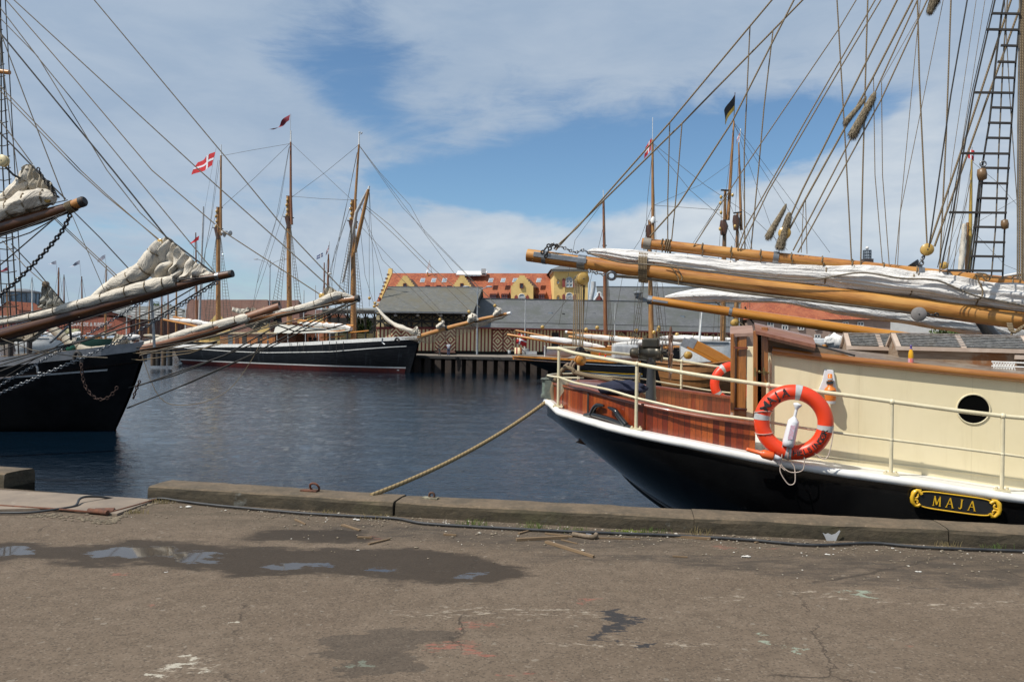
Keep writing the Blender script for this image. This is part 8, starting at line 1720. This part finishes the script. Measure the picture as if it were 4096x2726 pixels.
# shadowy vessels behind: masts with boats
def yacht(name, label, x0, x1, yw, yd, Y, hullm, masts, rigs=(), furls=(), cat='boat', cabin=None, group=None):
    """background boat: hull between x0,x1 px; masts [(xt,yt,xb,yb,r,mat)]"""
    a_, b_ = at(x0, yd, Y), at(x1, yd, Y); zw = at((x0 + x1) / 2, yw, Y).z; zd = at((x0 + x1) / 2, yd, Y).z; zw = max(zw, WZ) if zw < WZ else WZ if False else min(zw, zd - .4)
    o = thing(name, label, cat, V(((a_.x + b_.x) / 2, Y, WZ)), group); hb_ = (b_ - a_).length * .13; mb = MB(); rows = []
    T = [0, .04, .12, .25, .45, .65, .82, .94, 1]
    for sd in (-1, 1): mb.grid([[V((lerp(a_.x, b_.x, lerp(.04 * f, 1 - .05 * f, t)), Y + sd * hb_ * (.35 + .65 * min(1, t * 3)) * (1 - max(0, t - .55) ** 2 * 4.8) * (1 - f ** 3 * .6), lerp(zd + .35 * (2 * t - 1) ** 2 * .8, WZ - .2, f))) for t in T] for f in (0, .2, .5, .8, 1)], flip=sd > 0)
    mb.build('hull', hullm, o)
    MB().prism([V((lerp(a_.x, b_.x, .1), Y - hb_ * .7, zd - .02)), V((lerp(a_.x, b_.x, .85), Y - hb_ * .5, zd - .02)), V((lerp(a_.x, b_.x, .85), Y + hb_ * .5, zd - .02)), V((lerp(a_.x, b_.x, .1), Y + hb_ * .7, zd - .02))], V((0, 0, .08))).build('deck', M('boat_deck', (.42, .36, .28), None, 2), o, smooth=False)
    if cabin: 
        cx0, cx1, cy, cm = cabin; p, q = at(cx0, cy, Y), at(cx1, cy, Y); mb = MB(); mb.box(V(((p.x + q.x) / 2, Y, (p.z + zd) / 2)), (q.x - p.x, hb_ * 1.1, p.z - zd)); cb = mb.build('cabin', cm, o, smooth=False, bevel=.1)
        MB().box(V(((p.x + q.x) / 2, Y - hb_ * .55 - .02, (p.z + zd) / 2 + .1)), ((q.x - p.x) * .7, .04, (p.z - zd) * .35)).build('window_strip', glass, cb, smooth=False)
    for xt, yt, xb, yb, r, m_ in masts: MB().tube([at(xb, yb, Y), at((xb + xt) / 2, (yb + yt) / 2, Y), at(xt, yt, Y)], [r, r * .85, r * .45], 8).build('mast', m_, o)
    for pts in rigs: MB().tube([at(x, y, Y - .1) for x, y in pts], Y * .00017, 4).build('stay', rope_far, o)
    for pts, m_, r in furls:
        MB().tube([at(x, y + 3, Y) for x, y in pts], r * .5, 6).build('boom', varn, o); sl_, _ = furled([at(x, y, Y - .1) for x, y in pts], [(0, r * .4), (.3, r), (.7, r), (1, r * .4)], 1.0, pts[0][0] * .1, m_, o, nseg=24, m=12, fold=.3)
    return o
def yr(xt, yt, xb, yb, w_=45): return [[(xt, yt), (xb - w_, yb)], [(xt, yt), (xb + w_, yb)], [(xt, lerp(yt, yb, .3)), (xb + w_ * .4, yb)], [(xt, lerp(yt, yb, .3)), (xb - w_ * .4, yb)]]
mr, mm = mast_red, mast_mat; wh, gn, bl_ = white_paint, M('dark_green_hull', (.008, .045, .028), None, 2, rough=.4), black_hull
bd_ = 'boats in the inner harbour'
yacht('white_cutter', 'white motor yacht with red details seen through the left bowsprit rigging', 60, 260, 1388, 1362, 190, wh, [(128, 1108, 130, 1365, .22, white_paint), (26, 1135, 36, 1365, .22, mm)], yr(128, 1108, 130, 1365) + yr(26, 1135, 36, 1365), [([(170, 1330), (210, 1340), (250, 1350)], sail_white, .5)], cabin=(120, 220, 1348, white_dull), group=bd_)
yacht('green_ketch', 'dark green ketch with red brown masts below the boat shed lettering', 310, 470, 1385, 1355, 185, gn, [(327, 1105, 330, 1360, .24, mr), (425, 1060, 422, 1360, .28, mm)], yr(327, 1105, 330, 1360) + yr(425, 1060, 422, 1360), [([(270, 1345), (300, 1338), (325, 1330)], sail_white, .6), ([(395, 1335), (430, 1338), (465, 1330)], sail_cream, .4)], cabin=(345, 405, 1345, varn), group=bd_)
yacht('black_smack', 'black hulled smack left of the green ketch with tall red brown mast', 200, 320, 1385, 1358, 200, bl_, [(235, 1070, 232, 1360, .32, mr), (256, 1098, 258, 1360, .22, mr)], yr(235, 1070, 232, 1360) + yr(256, 1098, 258, 1360), [([(258, 1320), (290, 1330), (320, 1322)], M('olive_sail', (.25, .24, .12), None, 2), .9)], group=bd_)
yacht('grey_cutter', 'pale cutter with grey bow and yellow prop, left of the white pole', 560, 690, 1392, 1365, 160, M('grey_hull_paint', (.28, .31, .34), None, 2), [(598, 1180, 594, 1368, .20, mm), (648, 1150, 646, 1368, .22, mr), (706, 1120, 705, 1368, .26, mm)], yr(598, 1180, 594, 1368, 30) + yr(648, 1150, 646, 1368, 30), [([(480, 1358), (520, 1350), (560, 1345)], sail_white, .6), ([(575, 1340), (620, 1345), (670, 1352)], sail_tan, .4)], cabin=(572, 640, 1352, spar_dark), group=bd_)
yacht('dark_cutter', 'dark cutter nearest the stern of the three master', 715, 870, 1390, 1368, 150, bl_, [(672, 1150, 674, 1365, .20, mr), (783, 930, 788, 1365, .24, mr), (743, 1200, 742, 1365, .16, white_paint)], yr(783, 930, 788, 1365, 50) + yr(743, 1200, 742, 1365, 30), [], group=bd_)
flag(None if False else G_, at(797, 942, 149), at(762, 962, 149) - at(797, 942, 149), at(795, 960, 149) - at(797, 942, 149), flag_red, SC.objects['dark_cutter'], None, 'pennant', wave=.1, taper=.6)
yacht('white_sloop', 'white sloop with three slim masts left of the grey cutter', 470, 575, 1390, 1368, 175, wh, [(508, 1190, 505, 1370, .14, white_paint), (545, 1200, 543, 1370, .14, mr), (560, 1175, 558, 1370, .16, mm)], yr(508, 1190, 505, 1370, 25), [([(500, 1352), (530, 1350), (560, 1355)], sail_white, .4)], group=bd_)
for k, (x, y, s_) in enumerate(((36, 1068, 'red pennant above the red gable house at far left'), )): flag(None, at(36, 1065, 189), at(2, 1074, 189) - at(36, 1065, 189), at(35, 1082, 189) - at(36, 1065, 189), flag_dark, SC.objects['white_cutter'], None, 'pennant', wave=.1, taper=.7)
for x, y, x2, y2, tp, ob in ((318, 1040, 275, 1060, .85, 'green_ketch'), (420, 1018, 392, 1032, .0, 'green_ketch'), (224, 1042, 194, 1046, .9, 'black_smack')):
    flag(None, at(x, y, 184), at(x2, y2, 184) - at(x, y, 184), at(x, y + 16, 184) - at(x, y, 184), M('pale_burgee', (.45, .45, .5), (.2, .22, .3), 4), SC.objects[ob], None, 'burgee', wave=.12, taper=tp); MB().tube([at(x, y, 184), at(x + 7, y + 75, 184)], .04, 4).build('flag_staff', white_dull, SC.objects[ob])
yacht('brown_ketch', 'ketch with red brown masts behind the fore mast, blue and white flag flying', 1240, 1420, 1392, 1366, 128, bl_, [(1314, 1015, 1308, 1370, .26, mr), (1297, 1050, 1296, 1370, .20, mr), (1216, 1160, 1214, 1370, .12, white_dull), (1262, 1140, 1264, 1370, .10, white_dull)], yr(1314, 1015, 1308, 1370, 50), [], group=bd_)
flag(None, at(1292, 1010, 127), at(1267, 1020, 127) - at(1292, 1010, 127), at(1292, 1026, 127) - at(1292, 1010, 127), M('blue_flag', (.12, .16, .3), None, 3), SC.objects['brown_ketch'], flag_white, wave=.12); flag(None, at(1318, 975, 127), at(1306, 1000, 127) - at(1318, 975, 127), at(1316, 995, 127) - at(1318, 975, 127), flag_dark, SC.objects['brown_ketch'], flag_white, wave=.12); MB().tube([at(1318, 965, 127), at(1314, 1018, 127)], .04, 4).build('flag_staff', white_dull, SC.objects['brown_ketch'])
MB().ball(at(1320, 1094, 126.5), .25, 8, (1.3, 1, .7)).build('radar_dome', white_paint, SC.objects['brown_ketch'])
MB().tube([at(1712, 1130, YB + 7), at(1710, 1088, YB + 7)], .15, 6).build('flagstaff', varn, label='short brown flagstaff with a long white pennant on the red tiled ridge', cat='flagstaff', loc=at(1712, 1130, YB + 7))
flag(None, at(1717, 1042, YB + 5), at(1703, 1076, YB + 5) - at(1717, 1042, YB + 5), at(1720, 1062, YB + 5) - at(1717, 1042, YB + 5), flag_white, SC.objects['flagstaff.003'] if 'flagstaff.003' in SC.objects else None, None, 'pennant', wave=.08, taper=.6) if False else None
# white pennant over the red roof
fs_ = SC.objects[[o.name for o in SC.objects if o.name.startswith('flagstaff') and o.get('label')][0]]
flag(None, at(1717, 1042, YB + 7), at(1703, 1076, YB + 7) - at(1717, 1042, YB + 7), at(1721, 1064, YB + 7) - at(1717, 1042, YB + 7), flag_white, fs_, None, 'pennant', wave=.08, taper=.5); MB().tube([at(1717, 1040, YB + 7), at(1728, 1092, YB + 7)], .05, 4).build('pennant_pole', white_dull, fs_)
# ships behind, right of centre: two tall gaff ketches with flags
def rigship(name, label, xb, Y, mastsp, x0, x1): return yacht(name, label, x0, x1, 1450, 1405, Y, bl_, mastsp, cat='ship')
t1 = rigship('tall_schooner', 'tall schooner with the black and yellow flag at its masthead behind the gaff', 2900, 70, [(2901, 758, 2890, 1400, .26, mast_mat), (2936, 484, 2912, 880, .16, mast_mat)], 2560, 3120)
t2 = rigship('topsail_ketch', 'ketch with a small white and red flag, right of the tall schooner', 2950, 76, [(2950, 850, 2944, 1400, .26, mast_mat), (2955, 570, 2965, 920, .15, mast_mat)], 2700, 3300)
for o_, Y, L_ in ((t1, 69.8, [[(2900, 760), (2880, 1380)], [(2895, 780), (2790, 960), (2720, 1060)], [(2895, 790), (2760, 990)], [(2890, 800), (2850, 1380)], [(2901, 770), (2990, 990), (3030, 1090)], [(2936, 490), (3090, 700), (3320, 1010)], [(2936, 500), (3160, 850), (3200, 930)], [(2934, 520), (2905, 760)], [(2936, 490), (2990, 640), (3110, 980)], [(2905, 900), (2960, 1000), (3000, 1060)]]),
                  (t2, 75.8, [[(2955, 620), (2940, 860)], [(2957, 620), (2985, 900), (3010, 1000)], [(2948, 860), (2990, 960), (3020, 1060)], [(2955, 630), (2800, 740), (2614, 822)], [(2950, 900), (2920, 1100), (2910, 1380)], [(2950, 900), (2990, 1100), (3010, 1380)]])):
    for pts in L_: MB().tube([at(x, y, Y) for x, y in pts], .017, 4).build('stay', rope_far, o_)
for o_, Y, sh in ((t1, 69.6, ((2895, 880, 2868, 2884), (2895, 880, 2906, 2926))), (t2, 75.6, ((2948, 930, 2930, 2942), (2948, 930, 2956, 2974)))):
    for xt, yt, xa, xb in sh:
        T_, a_, b_ = at(xt, yt, Y), at(xa, 1390, Y), at(xb, 1390, Y); mb = MB()
        for e_ in (a_, b_): MB().tube([T_, e_], .02, 4).build('shroud', rope_far, o_)
        for k in range(1, 18): f_ = k / 18; mb.tube([T_.lerp(a_, f_), T_.lerp(b_, f_)], .014, 3)
        mb.build('ratlines', rope_far, o_)
for o_, x, y, Y in ((t1, 2896, 880, 69.7), (t2, 2946, 860, 75.7)): MB().tube([at(x - 4, y, Y), at(x, y + 25, Y), at(x - 2, y + 60, Y)], [.24, .40, .25], 8).build('mast_hound', spar_dark, o_); MB().bar(at(x - 12, y - 120 if o_ is t1 else y - 8, Y), at(x + 22, y - 118 if o_ is t1 else y - 12, Y), .2, .12).build('mast_cap', iron_dull, o_, smooth=False)
for k, (x, y) in enumerate(((2884, 788), (2882, 812), (2884, 850), (2930, 780), (2880, 915), (2940, 905))): MB().ball(at(x, y, 69.3), .13, 8, (1, 1, 1.4)).build('block', block_y, t1)
MB().tube([at(2940, 370, 70), at(2935, 490, 70)], .035, 5).build('flag_staff', spar_dark, t1)
flag(None, at(2938, 380, 70), at(2898, 432, 69.5) - at(2938, 380, 70), at(2936, 440, 70) - at(2938, 380, 70), M('black_flag', (.012, .012, .012), None, 3), t1, None, wave=.08, border=gold)
MB().tube([at(2963, 515, 76), at(2956, 575, 76)], .05, 5).build('flag_staff', white_paint, t2); flag(None, at(2963, 520, 76), at(2948, 552, 76) - at(2963, 520, 76), at(2958, 548, 76) - at(2963, 520, 76), flag_white, t2, flag_red, wave=.1)
# mast at far right and its flag
t3 = yacht('yellow_masted_ship', 'ship with a bright yellow mast behind the ratlines at the right edge', 3500, 4250, 1470, 1430, 62, bl_, [(3887, 640, 3877, 1085, .16, M('yellow_mast', (.50, .32, .07), None, 1, rough=.4)), (3870, 890, 3862, 1430, .22, mast_mat)], cat='ship')
for pts in ([(3887, 645), (3990, 730), (4095, 850)], [(3887, 645), (3860, 860), (3790, 1070)], [(3887, 650), (3850, 850), (3760, 1080)], [(3870, 900), (3800, 1080)], [(3870, 900), (4020, 1060), (4095, 1090)], [(3890, 900), (4095, 780)]): MB().tube([at(x, y, 61.8) for x, y in pts], .015, 4).build('stay', rope_far, t3)
mb = MB(); furled([at(x, y, 61.5) for x, y in ((3858, 895), (3856, 950), (3850, 1010), (3842, 1080))], [(0, .15), (.5, .22), (1, .2)], 1.0, 3, sail_cream, t3, nseg=30, m=12, fold=.4)
flag(None, at(3872, 592, 62), at(3898, 600, 62) - at(3872, 592, 62), at(3872, 632, 62) - at(3872, 592, 62), flag_red, t3, flag_white, wave=.15); MB().tube([at(3888, 588, 62), at(3887, 645, 62)], .04, 5).build('mast_instrument', white_dull, t3)
furled([at(x, y, 61.2) for x, y in ((3990, 1108), (4050, 1098), (4130, 1085))], [(0, .05), (.5, .12), (1, .12)], 1.0, 5, sail_white, t3, nseg=20, m=10, fold=.2); MB().tube([at(3985, 1110, 61.2), at(4140, 1095, 61.2)], .09, 8).build('gaff', varn, t3)
# white clutter boats behind the companionway
yacht('white_trawler', 'white boat with a long white cover behind the wooden davits', 2720, 2960, 1420, 1385, 66, wh, [(2810, 1225, 2795, 1390, .09, white_paint)], cabin=(2740, 2940, 1362, white_dull))
jb_ = thing('jib_boom_yacht', 'yacht bowsprit with a bunched white jib in front of the pinkish house', 'boat', at(3330, 1420, 30)); MB().tube([at(3290, 1385, 30), at(3560, 1338, 30)], .07, 8).build('bowsprit', varn_old, jb_); furled([at(x, y, 29.9) for x, y in ((3300, 1360), (3335, 1365), (3370, 1370), (3345, 1385))], [(0, .1), (.4, .32), (1, .15)], 1, 2, sail_white, jb_, nseg=24, m=14, fold=.5); furled([at(x, y, 29.9) for x, y in ((3415, 1362), (3450, 1350), (3480, 1340))], [(0, .05), (.5, .16), (1, .1)], 1, 4, sail_white, jb_, nseg=20, m=12, fold=.4)
MB().box(at(3480, 1430, 34), (6, 2, 1.6)).build('cabin_top', white_dull, jb_, smooth=False, bevel=.2)
# ------------------------------------------------ people
def person(c, h, face, pose, shirt, trous, label, hair=hair_m, shoes=iron_dull):
    """c feet point, face = unit vector they look along; pose dict of offsets in body frame (side, fwd, up) scaled by h"""
    f_ = V(face).normalized(); s_ = V((f_.y, -f_.x, 0)); t_ = thing('person', label, 'person', c)
    J = {'pel': (0, 0, .53), 'che': (0, .01, .72), 'nek': (0, .0, .83), 'hed': (0, .015, .90), 'top': (0, .01, .965), 'lh': (-.05, 0, .51), 'rh': (.05, 0, .51), 'lk': (-.055, .03, .285), 'rk': (.055, .01, .285), 'la': (-.055, -.01, .04), 'ra': (.055, 0, .04), 'lt': (-.06, .08, .015), 'rt': (.06, .08, .015), 'ls': (-.105, 0, .80), 'rs': (.105, 0, .80), 'le': (-.13, -.02, .635), 're': (.13, -.02, .635), 'lw': (-.12, .06, .50), 'rw': (.12, .06, .50), 'lf': (-.115, .075, .455), 'rf': (.115, .075, .455)}
    J.update(pose); W = lambda k: c + (s_ * J[k][0] + f_ * J[k][1] + V((0, 0, J[k][2]))) * h
    def sk(name, edges, rad, mt, parent=t_, sub=2):
        ks = []; 
        for a, b in edges:
            for k in (a, b):
                if k not in ks: ks.append(k)
        me = bpy.data.meshes.new(name); me.from_pydata([tuple(W(k) - c) for k in ks], [(ks.index(a), ks.index(b)) for a, b in edges], []); o = bpy.data.objects.new(name, me); link(o); o.parent = parent; me.materials.append(mt)
        m_ = o.modifiers.new('skin', 'SKIN'); o.modifiers.new('sub', 'SUBSURF').levels = sub; o.modifiers['sub'].render_levels = sub
        for i, k in enumerate(ks): r = rad.get(k, .03) * h; me.skin_vertices[0].data[i].radius = (r, r)
        me.skin_vertices[0].data[0].use_root = True; return o
    body = sk('body', [('pel', 'che'), ('che', 'nek'), ('nek', 'hed'), ('hed', 'top'), ('pel', 'lh'), ('pel', 'rh'), ('lh', 'lk'), ('rh', 'rk'), ('lk', 'la'), ('rk', 'ra'), ('la', 'lt'), ('ra', 'rt'), ('che', 'ls'), ('che', 'rs'), ('ls', 'le'), ('rs', 're'), ('le', 'lw'), ('re', 'rw'), ('lw', 'lf'), ('rw', 'rf')],
              dict(pel=.075, che=.085, nek=.032, hed=.052, top=.040, lh=.055, rh=.055, lk=.034, rk=.034, la=.022, ra=.022, lt=.02, rt=.02, ls=.035, rs=.035, le=.024, re=.024, lw=.017, rw=.017, lf=.017, rf=.017), skin_m)
    sk('shirt', [('pel', 'che'), ('che', 'ls'), ('che', 'rs'), ('ls', 'le'), ('rs', 're')], dict(pel=.085, che=.098, ls=.046, rs=.046, le=.036, re=.036), shirt)
    sk('trousers', [('pel', 'lh'), ('pel', 'rh'), ('lh', 'lk'), ('rh', 'rk'), ('lk', 'la'), ('rk', 'ra')], dict(pel=.083, lh=.063, rh=.063, lk=.043, rk=.043, la=.032, ra=.032), trous)
    sk('shoes', [('la', 'lt')], dict(la=.028, lt=.026), shoes, sub=1); sk('shoes', [('ra', 'rt')], dict(ra=.028, rt=.026), shoes, sub=1)
    hc = W('hed') + V((0, 0, .03 * h)) - f_ * .012 * h; MB().ball(hc, .058 * h, 10, (1, 1.05, .95)).build('hair', hair, t_)
    mb = MB(); fc_ = W('hed') + f_ * .052 * h; mb.ball(fc_ + V((0, 0, -.006 * h)), .011 * h, 6); mb.build('nose', skin_m, body)
    return t_
pz = lambda px, py: onz(px, py, QZ)
p1 = pz(1756, 1421); person(p1, 1.62, (.55, -.1, 0), {'lk': (-.05, .07, .30), 'la': (-.05, -.06, .06), 'lt': (-.05, .01, .02), 'rk': (.05, .05, .285), 'ra': (.05, .10, .04), 'rt': (.05, .17, .015), 'rw': (.12, .10, .52), 'rf': (.11, .13, .50)}, cl_black, cl_grey, 'person in black shirt and grey trousers walking along the far quay', hair_m)
p2 = pz(1794, 1423); person(p2, 1.66, (.1, 1, 0), {'le': (-.15, .02, .68), 'lw': (-.06, .10, .80), 'lf': (-.03, .10, .86), 're': (.15, .03, .70), 'rw': (.10, .10, .78), 'rf': (.06, .10, .84)}, cl_white, cl_blue, 'person in patterned white shirt and blue trousers standing with raised arms on the far quay', hair_m, shoe_w)
for px, py, m1, m2, lb_ in ((1210, 1376, cl_pale, cl_blue, 'person in pale blue shirt under the awning of the three master'), (1240, 1376, cl_black, cl_blue, 'person in dark shirt standing second under the ship awning'), (1259, 1378, M('dark_blue_shirt', (.02, .03, .06), None, 5), cl_grey, 'person in dark blue jacket, rightmost under the ship awning')):
    c = f.pl(px, py + 12, 1.0); person(c, 1.6, (.2, 1, 0), {}, m1, m2, lb_)
